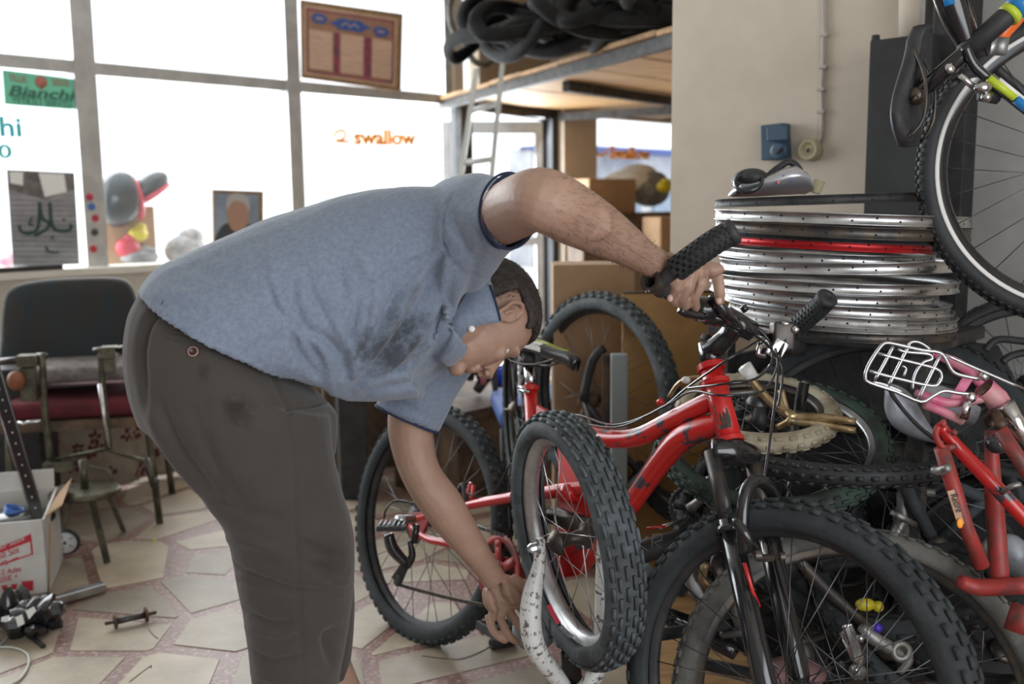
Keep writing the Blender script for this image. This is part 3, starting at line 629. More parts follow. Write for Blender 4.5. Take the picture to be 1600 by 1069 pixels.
# what hides behind the chairs: dark cabinet at the left edge, black post right of the man
lc = at(20, 640, 3.85)
solo('dark_cabinet', MB().box(V(lc[0] - .12, lc[1], .30), (fx, fy, UZ), (.25, .2, .30)), M['blkmat'], 'dark low cabinet at the left edge behind the metal chair frame', 'cabinet', smooth=False, bevel=.006)
solo('chain_piece', MB().tube([at(28, 660, 3.35), at(36, 663, 3.35), at(44, 660, 3.35), at(64, 658, 3.35)], .006, 6), M['chrome'], 'short bright chain across the dark cabinet front', 'chain')
ob_ = at(25, 595, 3.4); solo('orange_lamp', MB().ell(ob_, (fx, fy, UZ), (.03, .025, .035)), mat('dull_orange', (.25, .09, .04), .5), 'dull orange reflector by the cabinet top', 'reflector')
p_ = atz(545, 700, 0); 
solo('dark_stand', MB().box(at(548, 660, 4.1) * V(1, 1, 0) + V(0, 0, .37), (fx, fy, UZ), (.055, .16, .37)), M['blkmat'], 'tall narrow black stand seen between the trousers and the rear wheel', 'stand', smooth=False, bevel=.004)
solo('tan_case', MB().box(at(600, 650, 4.6) * V(1, 1, 0) + V(0, 0, .27), (fx, fy, UZ), (.28, .16, .27)), M['wooddark'], 'dark brown worn case behind the rear wheel', 'case', smooth=False, bevel=.01)
# white carton
bc = thing('white_carton', 'open white cardboard carton with red print at the left edge', 'carton', atz(30, 935, 0))
YB = at(30, 935, 1)[1]; g0 = atz(78, 928, 0); Yb = g0[1] - .02
fxb = nrm(V(1, .30, 0)); fyb = np.cross(UZ, fxb); top = at(70, 815, Yb)[2]
cor = V(g0[0], g0[1], 0); Wb, Db = .42, .30
def bx(u, v, z): return cor - fxb * u + fyb * v + UZ * z
MB().slab([bx(0, 0, 0), bx(Wb, 0, 0), bx(Wb, 0, top), bx(0, 0, top)], fyb * .006).build('front_panel', M['whitecard'], bc, smooth=False)
MB().slab([bx(0, 0, 0), bx(0, Db, 0), bx(0, Db, top + .02), bx(0, 0, top)], -fxb * .006).build('side_panel', M['whitecard'], bc, smooth=False)
MB().slab([bx(0, Db, 0), bx(Wb, Db, 0), bx(Wb, Db, top + .02), bx(0, Db, top + .02)], fyb * .006).build('back_panel', M['whitecard'], bc, smooth=False)
MB().slab([bx(Wb, 0, 0), bx(Wb, Db, 0), bx(Wb, Db, top), bx(Wb, 0, top)], -fxb * .006).build('side_panel', M['whitecard'], bc, smooth=False)
MB().slab([bx(0, 0, .0), bx(Wb, 0, .0), bx(Wb, Db, .0), bx(0, Db, .0)], UZ * .006).build('bottom', M['card'], bc, smooth=False)
MB().slab([bx(.01, Db, top), bx(Wb, Db, top), bx(Wb, Db + .02, top + .08), bx(.01, Db + .02, top + .08)], fyb * .004).build('flap', M['whitecard'], bc, smooth=False)
MB().slab([bx(0, .02, top), bx(0, Db - .01, top), bx(-.05, Db - .02, top + .05), bx(-.05, .03, top + .03)], UZ * .004).build('flap', M['card'], bc, smooth=False)
BF = lambda x, y, o=.0012: onp(x, y, cor - fyb * o, fyb)
def bq_(pts, o=.0005): return MB().slab([BF(x, y, o) for x, y in pts], -fyb * .0008)
fr_ = MB()
for q in ([(-5, 856), (47, 835), (48, 846), (-5, 866)], [(46, 835), (48.5, 834), (52, 866), (49, 868)], [(-5, 883), (50, 865), (50, 867), (-5, 886)]): x = bq_(q); fr_.add(x.v, x.f)
fr_.build('red_border', M['ink_red'], bc, smooth=False)
BL = lambda x, y: BF(x, y, .0026)
lettering('our Sauce', (-4, 861), (38, 844), 5, M['whitecard'], bc, BL, shear=.3)
lettering('oili Sos', (-4, 876), (30, 863), 8, M['ink_red'], bc, BL, shear=.3)
lettering('12 Adet', (-4, 900), (32, 893), 6, M['ink_red'], bc, BL, shear=.2); lettering('SISE •', (-4, 912), (27, 904), 6, M['ink_red'], bc, BL, shear=.2)
for st_ in ([(2, 880), (8, 876), (12, 879), (19, 875), (28, 871)], [(9, 883), (12, 882)]): MB().tube([BL(*p) for p in st_], .0016, 5, sm=3).build('script', M['ink_red'], bc)
for k, x in enumerate((7, 22, 43)):
    y = 922 - x * .12; mb = MB()
    if k < 2:
        mb.slab([BF(x - 5, y - 6), BF(x + 5, y - 7), BF(x + 3, y + 1), BF(x - 3, y + 1)], -fyb * .001); mb.slab([BF(x - 1, y + 1), BF(x + 1, y + 1), BF(x + 1, y + 8), BF(x - 1, y + 8)], -fyb * .001); mb.slab([BF(x - 5, y + 8), BF(x + 5, y + 7), BF(x + 5, y + 9), BF(x - 5, y + 9)], -fyb * .001)
    else: mb.slab([BF(x - 9, y - 8), BF(x + 9, y - 10), BF(x + 9, y + 6), BF(x - 9, y + 8)], -fyb * .001)
    mb.build('glass_symbol', M['ink_red'], bc, smooth=False)
cb = MB()
for a, b in (((78, 818), (76, 925)),): cb.tube([at(*a, g0[1]), atz(*b, .01)], .003, 5)
cb.build('worn_edge', M['card'], bc)
solo('crumpled_blue_cup', MB().lathe([(.022, 0), (.03, .05), (.027, .05), (.02, .003), (0, .003), (0, 0), (.022, 0)], at(14, 806, Yb + .12) - V(0, 0, .02), UZ + fxb * .4, 20), M['stickblue'], 'small blue cup inside the white carton', 'cup')
solo('bag_in_carton', MB().ell(at(25, 812, Yb + .14), (fxb, fyb, UZ), (.12, .10, .035), 20, 12), M['bagblk'], 'black plastic stuffed in the white carton', 'bag')
# perforated black strap (belt) standing out of the carton
a, b = at(-14, 560, Yb + .1), at(62, 812, Yb + .1); mb = MB(); d = nrm(b - a); s = nrm(np.cross(d, FW))
bt = thing('black_strip', 'long black perforated metal strip standing slanted out of the white carton', 'strip', b)
MB().box((a + b) / 2, (d, s, np.cross(d, s)), (np.linalg.norm(b - a) / 2, .019, .004)).build('strip', M['blk'], bt, smooth=False, bevel=.002)
for k in range(13):
    p = a + (b - a) * (.12 + .067 * k); MB().lathe([(0, .003), (.0032, .002), (.0035, 0)], p - FW * .005, -FW, 8).build('rivet', M['chrome'], bt)
MB().tube([a + s * -.026 , b + s * -.022], .0015, 5).build('wire', M['chrome'], bt)
# training wheel
tw = thing('training_wheel', 'small pale plastic training wheel standing on the floor beside the carton', 'wheel', atz(103, 870, 0))
wc = at(102, 847, atz(103, 870, 0)[1]); ax = nrm(V(.25, -1, -.1))
MB().lathe([(.040, -.012), (.046, -.008), (.049, 0), (.046, .008), (.040, .012), (.038, 0)], wc, ax, 32, True).build('tyre', M['rubber'], tw)
MB().lathe([(0, -.004), (.012, -.010), (.020, -.004), (.038, -.009), (.040, 0), (.038, .009), (.020, .004), (.012, .010), (0, .006)], wc, ax, 32).build('disc', M['whitecard'], tw)
MB().lathe([(0, .014), (.005, .014), (.006, .006)], wc, ax, 10).build('axle_bolt', M['darksteel'], tw)
for k in range(5):
    aa = 2 * pi * k / 5; u_ = nrm(np.cross(ax, UZ)); v_ = np.cross(ax, u_); e = u_ * cos(aa) + v_ * sin(aa); MB().box(wc + ax * .006 + e * .026, (e, np.cross(ax, e), ax), (.010, .0015, .003)).build('rib', M['dullsilver'], tw, smooth=False)
MB().tube([wc - ax * .01, wc - ax * .02 + V(.02, 0, -.03), wc - ax * .03 + V(.03, .05, -.04)], .006, 6).build('bracket', M['darksteel'], tw)
# black bag, tube, hub, cables on the floor
r4 = random.Random(3); mb = MB(); gc = atz(40, 985, 0)
for k in range(26):
    c = gc + V(r4.uniform(-.13, .09), r4.uniform(-.08, .09), r4.uniform(.02, .07)); ax_ = [nrm([r4.gauss(0, 1) for _ in range(3)])]; ax_.append(nrm(np.cross(ax_[0], UZ))); ax_.append(np.cross(*ax_)); mb.ell(c, ax_, (r4.uniform(.03, .07), r4.uniform(.015, .04), r4.uniform(.01, .03)), 7, 5)
bb = thing('black_bag', 'crumpled black plastic bag with white marks on the floor before the carton', 'bag', gc)
mb.build('bag', M['bagblk'], bb, smooth='auto')
for q in ([(24, 965), (34, 960), (38, 975), (28, 980)], [(40, 955), (52, 948), (56, 955), (45, 968)], [(2, 965), (14, 962), (13, 972), (2, 972)]): MB().slab([at(x, y, gc[1] - .1) for x, y in q], FW * .003).build('white_mark', M['whitepaper'], bb, smooth=False)
tp, tq = atz(85, 938, .02), atz(163, 916, .02); d = nrm(tq - tp)
solo('aluminium_tube', MB().box((tp + tq) / 2, (d, np.cross(UZ, d), UZ), (np.linalg.norm(tq - tp) / 2, .018, .013)), M['silver'], 'short square aluminium tube lying beside the black bag', 'tube', smooth=False, bevel=.003)
hp, hq = atz(164, 975, .022), atz(244, 957, .022); hx = nrm(hq - hp); hb = thing('loose_hub', 'dark greasy wheel axle with cones lying on the marble floor', 'axle', (hp + hq) / 2 * V(1, 1, 0))
L_ = np.linalg.norm(hq - hp) / 2; hm_ = (hp + hq) / 2
MB().tube([hp, hq], .0055, 8).build('axle', M['rusty'], hb); MB().lathe([(0, -.045), (.010, -.04), (.009, 0), (.010, .04), (0, .045)], hm_, hx, 14).build('barrel', M['darksteel'], hb)
for s in (-1, 1): MB().lathe([(.004, -.003), (.021, -.003), (.022, 0), (.021, .003), (.004, .006)], hm_ + hx * .043 * s, hx, 18).build('cone', M['rusty'], hb)
solo('white_cable_loop', MB().tube([atz(x, y, .006) for x, y in ((-12, 1012), (20, 1012), (42, 1022), (44, 1040), (30, 1062), (5, 1075))], .0035, 7, sm=5), M['cable_white'], 'white cable curling on the floor at the left edge', 'cable')
solo('black_cable', MB().tube([atz(x, y, .008) for x, y in ((-8, 975), (25, 980), (52, 998), (68, 1010))], .007, 7, sm=4), M['blkmat'], 'thick black cable lying in front of the black bag', 'cable')
solo('white_cable_end', MB().tube([atz(x, y, .006) for x, y in ((-5, 1012), (8, 1000), (15, 990))], .003, 6, sm=4), M['cable_white'], 'short straight white cable end touching the black bag', 'cable')
solo('bent_wire', MB().tube([atz(x, y, .003) for x, y in ((202, 1066), (222, 1050), (237, 1040), (236, 1044))], .0012, 5), M['darksteel'], 'thin bent wire on the floor beside the trouser leg', 'wire')
solo('bent_wire', MB().tube([atz(x, y, .003) for x, y in ((232, 983), (240, 993), (247, 998))], .0010, 5), M['darksteel'], 'tiny wire next to the loose axle', 'wire')
solo('yellow_cap', MB().lathe([(0, .006), (.006, .006), (.007, 0)], atz(240, 846, .002), UZ, 10), M['yellowplas'], 'tiny yellow cap on the floor far behind the axle', 'cap')

# ================================================================ RIGHT WALL
R_ = lambda x, y, o=.01: onr(x, y, o)
WN = -E1
sb = thing('socket_box', 'blue plastic socket box with hinged lid on the beige wall', 'socket', R_(1218, 222))
def rq(pts, o, th): return MB().slab([R_(x, y, o) for x, y in pts], WN * th)
rq([(1199, 197), (1235, 193), (1238, 250), (1200, 251)], 0, .045).build('housing', M['bluebox'], sb, smooth=False, bevel=.004)
rq([(1200, 199), (1233, 196), (1234, 219), (1201, 221)], .045, .012).build('lid', M['bluebox'], sb, smooth=False, bevel=.003)
MB().lathe([(0, .006), (.018, .008), (.026, .006), (.028, 0)], R_(1217, 236, .045), WN, 24).build('socket_face', M['bluebox'], sb)
MB().tube([R_(1212, 240, .058), R_(1222, 232, .058)], .004, 6).build('socket_slot', M['blkmat'], sb)
rs = thing('round_socket', 'yellowed round wall socket at the end of the painted cable', 'socket', R_(1270, 235))
MB().lathe([(0, .028), (.008, .030), (.012, .024), (.020, .024), (.024, .034), (.030, .032), (.033, 0)], R_(1270, 235, 0), WN, 28).build('body', M['cream'], rs)
MB().lathe([(0, .032), (.006, .031), (.008, .026)], R_(1270, 235, 0), WN, 12).build('pin_hole', M['darksteel'], rs)
cbp = spline([V(x, y) for x, y in ((1287, -12), (1288, 40), (1290, 55), (1287, 62), (1286, 105), (1284, 140), (1285, 180), (1283, 215), (1276, 226))], 5)
wcb = thing('wall_cable', 'painted over cable running down the beige wall to the round socket', 'cable', R_(1285, 100))
MB().tube([R_(x, y, .008) for x, y in cbp], .0065, 7).build('cable', M['creamcable'], wcb)
for x, y in ((1289, 55), (1287, 105), (1284, 140), (1284, 175)): MB().box(R_(x, y, .008), (E2, UZ, E1), (.012, .005, .010)).build('clip', M['creamcable'], wcb, smooth=False, bevel=.002)
solo('wall_pipe', MB().tube([R_(1427, -30, .06), R_(1427, 62, .06)], .036, 16), M['plaster'], 'thick beige painted pipe coming down onto the black cabinet', 'pipe')
solo('pipe_strip', MB().box(R_(1449, 15, .05), (E2, UZ, E1), (.006, .12, .03)), M['alu'], 'thin grey metal strip beside the beige pipe', 'strip', smooth=False)
# black board cabinet and grey panel over the greyer stretch of wall
bcab = thing('black_cabinet', 'tall matt black cabinet against the beige wall behind the hanging saddle', 'cabinet', R_(1400, 400) * V(1, 1, 0))
def rbox(px0, px1, pyt, d0, d1, m, par, nm, z0=0):
    a = R_(px0, 200, d1); b = R_(px1, 200, d1); z1 = R_(px0, pyt, d1)[2]; c = (a + b) / 2 + E1 * (d1 - d0) / 2
    return MB().box(V(c[0], c[1], (z0 + z1) / 2), (E2, UZ, E1), (np.linalg.norm((b - a)[:2]) / 2, (z1 - z0) / 2, (d1 - d0) / 2)).build(nm, m, par, smooth=False, bevel=.003)
M['cabblack'] = mat('cabinet_black', (.022, .024, .024), .75, col2=(.03, .032, .032), scale=12)
rbox(1354, 1452, 64, 0, .16, M['cabblack'], bcab, 'body'); 
MB().lathe([(0, .02), (.010, .018), (.012, 0)], R_(1368, 66, .14), UZ, 12).build('corner_knob', M['cabblack'], bcab)
tb_ = thing('black_panel', 'tall black board reaching up behind the hanging bicycle', 'board', R_(1480, 400) * V(1, 1, 0))
rbox(1450, 1508, -60, 0, .11, M['blkmat'], tb_, 'board')
gp = thing('grey_panel', 'large grey board on the wall behind the hanging wheel', 'board', R_(1560, 400) * V(1, 1, 0))
rbox(1506, 1720, -90, 0, .03, M['greywall'], gp, 'board')
# rim stack on a dark bench
RS = at(1312, 505, 2.34)
bn = thing('tool_bench', 'dark metal bench hidden under the stack of rims', 'bench', (RS[0], RS[1], 0))
zb_ = at(1312, 512, 2.10)[2] - .03
RS = RS + V(.04, .10, 0); MB().box(V(RS[0], RS[1], zb_ - .02), (nrm(E2), E1, UZ), (.28, .17, .015)).build('top', M['steelblack'], bn, smooth=False, bevel=.003)
for sx in (-.25, .25):
    for sy in (-.13, .13):
        p = V(RS[0], RS[1], 0) + E2 * sx + E1 * sy; MB().box(V(p[0], p[1], (zb_ - .035) / 2), (E2, E1, UZ), (.018, .018, (zb_ - .035) / 2)).build('leg', M['steelblack'], bn, smooth=False)
def rim_ring(R, hgt, m, holes=36):
    mb = MB().lathe([(R, -hgt), (R, -hgt * .82), (R - .003, -hgt * .75), (R - .0035, hgt * .75), (R, hgt * .82), (R, hgt), (R - .004, hgt * .9), (R - .013, hgt * .55), (R - .016, 0), (R - .013, -hgt * .55), (R - .004, -hgt * .9)], ax=(0, 1, 0), n=96, closed=True)
    hb_ = MB()
    for k in range(holes):
        a = 2 * pi * k / holes; e = V(cos(a), 0, sin(a)); hb_.lathe([(0, .0006), (.0026, .0006), (.0028, -.001)], e * (R - .0034) + V(0, (.0028 if k % 2 else -.0028), 0), e, 6)
    return mb, hb_
M['hole'] = mat('spoke_hole', (.01, .01, .01), .9)
stack = [(1120, 318, 1440, 308, 'blkmat', 'topmost rim of the stack, thin black', .010, .272),
 (1121, 326, 1500, 352, 'silver', 'silver rim just below the topmost black rim', .012, .287),
 (1121, 341, 1500, 368, 'darksteel', 'dark grey rim under the first silver rim of the stack', .013, .286),
 (1136, 352, 1488, 380, 'blkmat', 'black rim lying directly on the bright red rim', .011, .272),
 (1140, 363, 1446, 391, 'redrim', 'bright red rim in the middle of the stack', .012, .25),
 (1122, 383, 1450, 404, 'silver', 'silver rim directly under the red rim', .012, .262),
 (1128, 408, 1492, 410, 'silver', 'silver rim tilted out to the right below the red one', .013, .282),
 (1112, 425, 1484, 447, 'silver', 'wide silver rim in the lower half of the stack', .012, .285),
 (1112, 437, 1456, 466, 'silver', 'bright silver rim seventh below the red rim region, under the wide one', .013, .273),
 (1134, 451, 1474, 484, 'silver', 'silver rim seen behind the bar grip plug, low in the stack', .013, .272),
 (1140, 468, 1478, 494, 'dullsilver', 'dull rim third from the bottom of the stack', .013, .272),
 (1150, 482, 1484, 503, 'dullsilver', 'dull dented rim second from the bottom of the stack', .013, .27),
 (1160, 497, 1484, 515, 'darksteel', 'lowest rim of the stack, dark and half hidden by the big tyre', .013, .265)]
stack[8] = stack[8][:5] + ('bright silver rim under the widest rim of the lower stack',) + stack[8][6:]
prev = 9
for k, (xl, yl, xr, yr, m, lab, hg, Rr) in enumerate(stack):
    zc = at(1312, (yl + yr) / 2 , 2.34)[2]
    tlt = atan2((yr - yl) * .62, (xr - xl)); cx = at((xl + xr) / 2, (yl + yr) / 2, 2.34)
    R0 = (xr - xl) / 2 * 2.34 / F * 1.0
    up = nrm(UZ + RT * tlt * 1.0 + V(0, random.uniform(-.02, .02), 0))
    a_, b_ = rim_ring(R0, hg, m)
    t_ = thing('wheel_rim', lab, 'wheel rim', (0, 0, 0), 'bare rims stacked on the bench')
    a_.build('ring', M[m], t_); b_.build('spoke_holes', M['hole'], t_, smooth=False, kind='stuff')
    z_ = cx[2] + (-.003 if k else 0); prev = z_
    place(t_, V(cx[0], cx[1], z_), up, FW, spin=random.random())
# helmet on top
hc = at(1208, 290, 2.30); hl = thing('helmet', 'silver and black bicycle helmet upturned on the rim stack', 'helmet', hc)
ax3 = (RT, FW, UP)
HP = lambda x, y, o=0: at(x, y, 2.30 + o)
prof = [(1143, 300, .035), (1150, 288, .06), (1170, 282, .075), (1192, 278, .085), (1215, 266, .095), (1232, 262, .095), (1248, 272, .085), (1258, 290, .06), (1264, 300, .035)]
bot = [304, 306, 306, 305, 304, 303, 302, 301, 301]
rings = []
for (x, y, d), b in zip(prof, bot):
    cy = (y + b) / 2; hh = (b - y) / 2 * 2.3 / F
    c = HP(x, cy); rings.append([c + UP * hh * sin(a) * (1 if abs(sin(a)) < .9 else .95) + FW * d * cos(a) for a in np.linspace(0, 2 * pi, 20, endpoint=False)])
MB().ring(rings).build('shell', M['helm_silver'], hl)
MB().tube([HP(x, y - 1, -.03) for x, y in ((1262, 296), (1255, 280), (1246, 262), (1232, 254), (1218, 262), (1205, 272), (1190, 286), (1170, 295), (1150, 298))], .008, 8, sm=4).build('rim_trim', M['blkmat'], hl)
MB().ell(HP(1172, 282, -.02), ax3, (.040, .06, .026), 20, 12).build('padding', M['blkmat'], hl)
MB().lathe([(.024, 0), (.030, .008), (.034, 0), (.030, -.008)], HP(1170, 284, -.07), nrm(UP * .6 - FW * .8 - RT * .3), 24, True).build('opening_ring', M['helm_black'], hl)
for x, y, m in ((1216, 285, 'pink'), (1225, 276, 'stickblue'), (1236, 281, 'stickblue')): MB().ell(HP(x, y, -.088), ax3, (.004, .002, .004), 8, 6).build('sticker', M[m], hl)
solo('clear_cup', MB().lathe([(.010, 0), (.014, .03), (.012, .03), (.009, .003), (0, .003), (0, 0), (.01, 0)], at(1274, 302, 2.3), nrm(UZ + RT * .3), 16), M['cream'], 'tiny pale plastic cup on the rims next to the helmet', 'cup')
# ================================================================ BICYCLES
Hr = V(-.24, 2.69, .315); Hf = V(.475, 1.65, .333); LEAN = radians(12)
bb_ = nrm(Hf - Hr); sS = nrm(np.cross(UZ, bb_)); sS = sS if sS[1] > 0 else -sS
upB = UZ * cos(LEAN) + sS * sin(LEAN); nB = np.cross(bb_, upB); nB = -nB if nB[1] > 0 else nB      # towards the camera side
def BK(x, y, o=0): return onp(x, y, Hr + nB * o, nB)
def steer(az): a = radians(az); h = V(cos(a), -sin(a), 0); s = V(sin(a), cos(a), 0); return h, s * cos(LEAN) - UZ * sin(LEAN), UZ * cos(LEAN) + s * sin(LEAN)
hF, axF, vF = steer(46); nearF = -axF; hR, axR, vR = steer(48); nearR = -axR
bike = thing('red_bicycle', 'red mountain bicycle with chipped paint held by the bent man', 'bicycle', (0, 0, 0))
M['redchip'] = mat('chipped_red_paint', (.50, .018, .016), .28, col2=(.05, .045, .06), scale=16, detail=6, lo=.575, hi=.59, coat=.35)
def tubeb(name, pts, r, m, off=0, sm=5, n=14, par=bike, **k): return MB().tube([BK(x, y, off) for x, y in pts], r, n, sm=sm, **k).build(name, M[m], par)
add_wheel(bike, Hr, axR, .33, .028, 'rear_wheel', tm='rubber_dust', rm='blkmat', hm='darksteel', nsp=32, up=vR, knobs=66, kh=.004, wd=.012, hw=.06, fl=.03)
add_wheel(bike, Hf, axF, .34, .030, 'front_wheel', tm='rubber_dust', rm='blkmat', hm='darksteel', nsp=32, up=vF, knobs=58, kh=.006, kw=.55, wd=.013, hw=.045, fl=.022, spin=.1)
tubeb('head_tube', [(1111, 574), (1141, 688)], .0235, 'red', sm=0, n=20)
mb = MB(); hb0, hb1 = BK(1117, 598, .0), BK(1140, 686, .0); hd = nrm(hb1 - hb0)
for p, r, w_ in ((BK(1111, 574), .028, .006), (BK(1117, 600), .031, .005), (BK(1141, 688), .0265, .005)): MB().lathe([(0, -w_), (r, -w_), (r, w_), (0, w_)], p, hd, 20).build('headset_cup', M['red'], bike, smooth='auto')
mb = MB()
# worn-through patch on the head tube
mb = MB(); a0, a1 = BK(1122, 618), BK(1137, 668); vw = nrm(CAM - a0); sd = nrm(np.cross(hd, vw)); jag = random.Random(2); rings = []
for i in range(9):
    p = a0 + (a1 - a0) * i / 8; w0, w1 = -.45 + jag.uniform(-.15, .15), .75 + jag.uniform(-.2, .2)
    rings.append([p + (vw * cos(t) + sd * sin(t)) * .0242 for t in np.linspace(w0, w1, 8)])
vs = [p for r in rings for p in r]; mb.add(vs, [(i * 8 + k, i * 8 + k + 1, (i + 1) * 8 + k + 1, (i + 1) * 8 + k) for i in range(8) for k in range(7)])
mb.build('bare_metal_patch', M['darksteel'], bike)
tubeb('top_tube', [(1130, 618), (1100, 632), (1050, 657), (1000, 682), (960, 686), (925, 680), (880, 672), (845, 655)], [.017, .020, .0205, .0205, .021, .020, .018, .016], 'redchip', n=16)
tubeb('down_tube', [(1138, 662), (1105, 668), (1065, 686), (1030, 725), (1000, 768), (965, 812), (900, 858), (835, 885)], [.017, .024, .0265, .0235, .022, .021, .020, .02], 'redchip', n=16)
tubeb('seat_tube', [(829, 606), (834, 700), (838, 740)], .0175, 'red', sm=0)
MB().slab([BK(837, 632, .008), BK(850, 640, .008), (BK(885, 668, .008)), BK(850, 688, .008), BK(837, 700, .008)], -nB * .016).build('gusset', M['red'], bike, smooth=False, bevel=.003)
mb = MB(); sd_ = nrm(BK(829, 600) - BK(834, 700)); mb.lathe([(.014, -.006), (.021, -.006), (.021, .006), (.014, .006)], BK(829, 607), sd_, 18, True); mb.build('seat_collar', M['red'], bike, smooth='auto')
mb = MB(); c = BK(818, 611, .02); mb.tube([c - hF * .012, c + hF * .02], .0045, 8).tube([c - hF * .016 + sd_ * .008, c + hF * .01 + sd_ * .006], .004, 8).build('quick_release', M['chrome'], bike)
tubeb('seat_post', [(827, 572), (829, 606)], .0145, 'chrome', sm=0); tubeb('seat_post_head', [(825, 548), (827, 572)], .017, 'blkmat', sm=0)
def saddle(par, o, fwd, up, L=.26, W=.072, m='blkmat', stripes=None, tk=.028):
    """o = middle of the top; fwd towards the nose"""
    fwd, up = nrm(fwd), nrm(up); sd = np.cross(up, fwd); mb = MB(); N = 18; hw = lambda t: W * (.96 * sin(min(1, t / .22) * pi / 2) ** .6) if t < .25 else W * (.2 + .76 * (1 - (t - .25) / .75) ** 1.9) * (1 if t < .97 else .8)
    rings = []
    for i in range(N + 1):
        t = i / N; h = hw(max(.02, t)); zc = .010 * cos((t - .3) * 5) - .012 * (t > .9) * (t - .9) * 10; rr = []
        for k in range(16):
            a = 2 * pi * k / 16; x = h * cos(a); z = (tk * .35 * sin(a) if sin(a) > 0 else tk * (1.0 if abs(cos(a)) > .3 else .35) * sin(a)) + zc - .012 * (x / W) ** 2
            rr.append(o + fwd * ((t - .4) * L) + sd * x + up * z)
        rings.append(rr)
    s = mb.ring(rings).build('saddle', M[m], par)
    rl = MB()
    for q in (-1, 1): rl.tube([o + fwd * L * -.36 + sd * .028 * q - up * .02, o + fwd * L * -.2 + sd * .022 * q - up * .045, o + fwd * L * .12 + sd * .020 * q - up * .045, o + fwd * L * .42 + sd * .012 * q - up * .018], .0035, 6, sm=3)
    rl.build('saddle_rail', M['darksteel'], s)
    for (t0, t1, x0, x1, mm) in stripes or []:
        g = MB(); n1 = 10; vs = []
        for i in range(n1 + 1):
            t = t0 + (t1 - t0) * i / n1
            for j in range(4):
                a_ = x0 + (x1 - x0) * j / 3; h = hw(max(.02, t)); a = a_; zc = .010 * cos((t - .3) * 5); x = h * cos(a) * 1.01; z = (tk * .35 * sin(a) if sin(a) > 0 else tk * sin(a)) * 1.08 + zc - .012 * (x / W) ** 2
                vs.append(o + fwd * ((t - .4) * L) + sd * x + up * z)
        g.add(vs, [(i * 4 + j, i * 4 + j + 1, (i + 1) * 4 + j + 1, (i + 1) * 4 + j) for i in range(n1) for j in range(3)]).build('stripe', M[mm], s)
    return s
so = BK(836, 541); sf = nrm(BK(895, 557) - BK(775, 540))
saddle(bike, so, sf, upB, .29, .074, 'blk', [(.02, .9, pi * .60, pi * .68, 'lime'), (.0, .62, pi * .98, pi * 1.12, 'whitep'), (.50, .60, pi * .55, pi * 1.1, 'whitep'), (.3, .8, pi * .42, pi * .5, 'lime')])
# stem, bar, bar ends
T_ = BK(1107, 545)
MB().tube([BK(1112, 574), BK(1107, 536)], .0215, 16).build('headset_spacer', M['blk'], bike)
clampC = at(1152, 506, 1.93)
MB().tube([BK(1109, 547, .0), BK(1122, 540, 0), at(1140, 522, 1.95), clampC], [.022, .021, .020, .021], 14, sm=4).build('stem', M['blk'], bike)
MB().tube([BK(1099, 553, 0), BK(1108, 556)], .013, 12).build('stem_bolt', M['redfade'], bike, bevel=.003)
MB().tube([BK(1099, 528, .0), BK(1108, 530)], .010, 12).build('stem_bolt', M['blkmat'], bike, bevel=.002)
MB().tube([at(1133, 493, 1.93), at(1176, 520, 1.93)], .021, 12).tube([at(1160, 478, 1.9), at(1166, 486, 1.9)], .007, 8).build('stem_clamp', M['blk'], bike)
bar = [V(*p) for p in ((1030, 443, 1.665), (1072, 470, 1.765), (1108, 489, 1.85), (1140, 502, 1.915), (1168, 513, 1.96), (1200, 528, 2.02), (1236, 540, 2.10), (1252, 546, 2.13))]
MB().tube([at(*p) for p in bar], .0115, 12, sm=4).build('handlebar', M['blk'], bike)
MB().tube([at(1038, 449, 1.69), at(1072, 470, 1.765), at(1100, 486, 1.832)], .0165, 14).build('grip', M['blkmat'], bike)
MB().tube([at(1212, 532, 2.045), at(1250, 545, 2.125)], .0165, 14).build('grip', M['blkmat'], bike)
# shifter pods and brake levers
MB().ell(at(1098, 483, 1.82), (RT, FW, UP), (.034, .03, .024), 16, 10).ell(at(1118, 497, 1.84), (RT, FW, UP), (.030, .026, .017), 14, 8).build('shifter', M['blk'], bike)
MB().tube([at(1112, 462, 1.80), at(1122, 474, 1.79), at(1138, 494, 1.80), at(1156, 510, 1.85)], [.008, .010, .010, .006], 8, sm=4).build('brake_lever', M['blk'], bike)
MB().tube([at(1062, 484, 1.74), at(1075, 490, 1.75), at(1100, 494, 1.78)], [.007, .009, .009], 8, sm=3).build('brake_lever', M['blk'], bike)
MB().ell(at(1082, 492, 1.77), (RT, FW, UP), (.006, .006, .010), 8, 6).build('lever_tip', M['silver'], bike)
MB().box(at(1222, 526, 2.0), (RT, FW, UP), (.022, .02, .03)).build('shifter', M['darksteel'], bike, bevel=.006)
MB().box(at(1214, 545, 1.99), (nrm(RT - UP * .6), FW, nrm(UP + RT * .6)), (.014, .016, .018)).ell(at(1243, 515, 1.98), (RT, FW, UP), (.008, .006, .008), 10, 6).ell(at(1227, 506, 1.99), (RT, FW, UP), (.012, .008, .006), 10, 6).build('shifter_band', M['chrome'], bike, bevel=.004)
MB().tube([at(1200, 540, 1.98), at(1193, 530, 1.95), at(1184, 552, 1.93), at(1196, 556, 1.94)], .005, 7, sm=3).build('brake_lever', M['chrome'], bike)
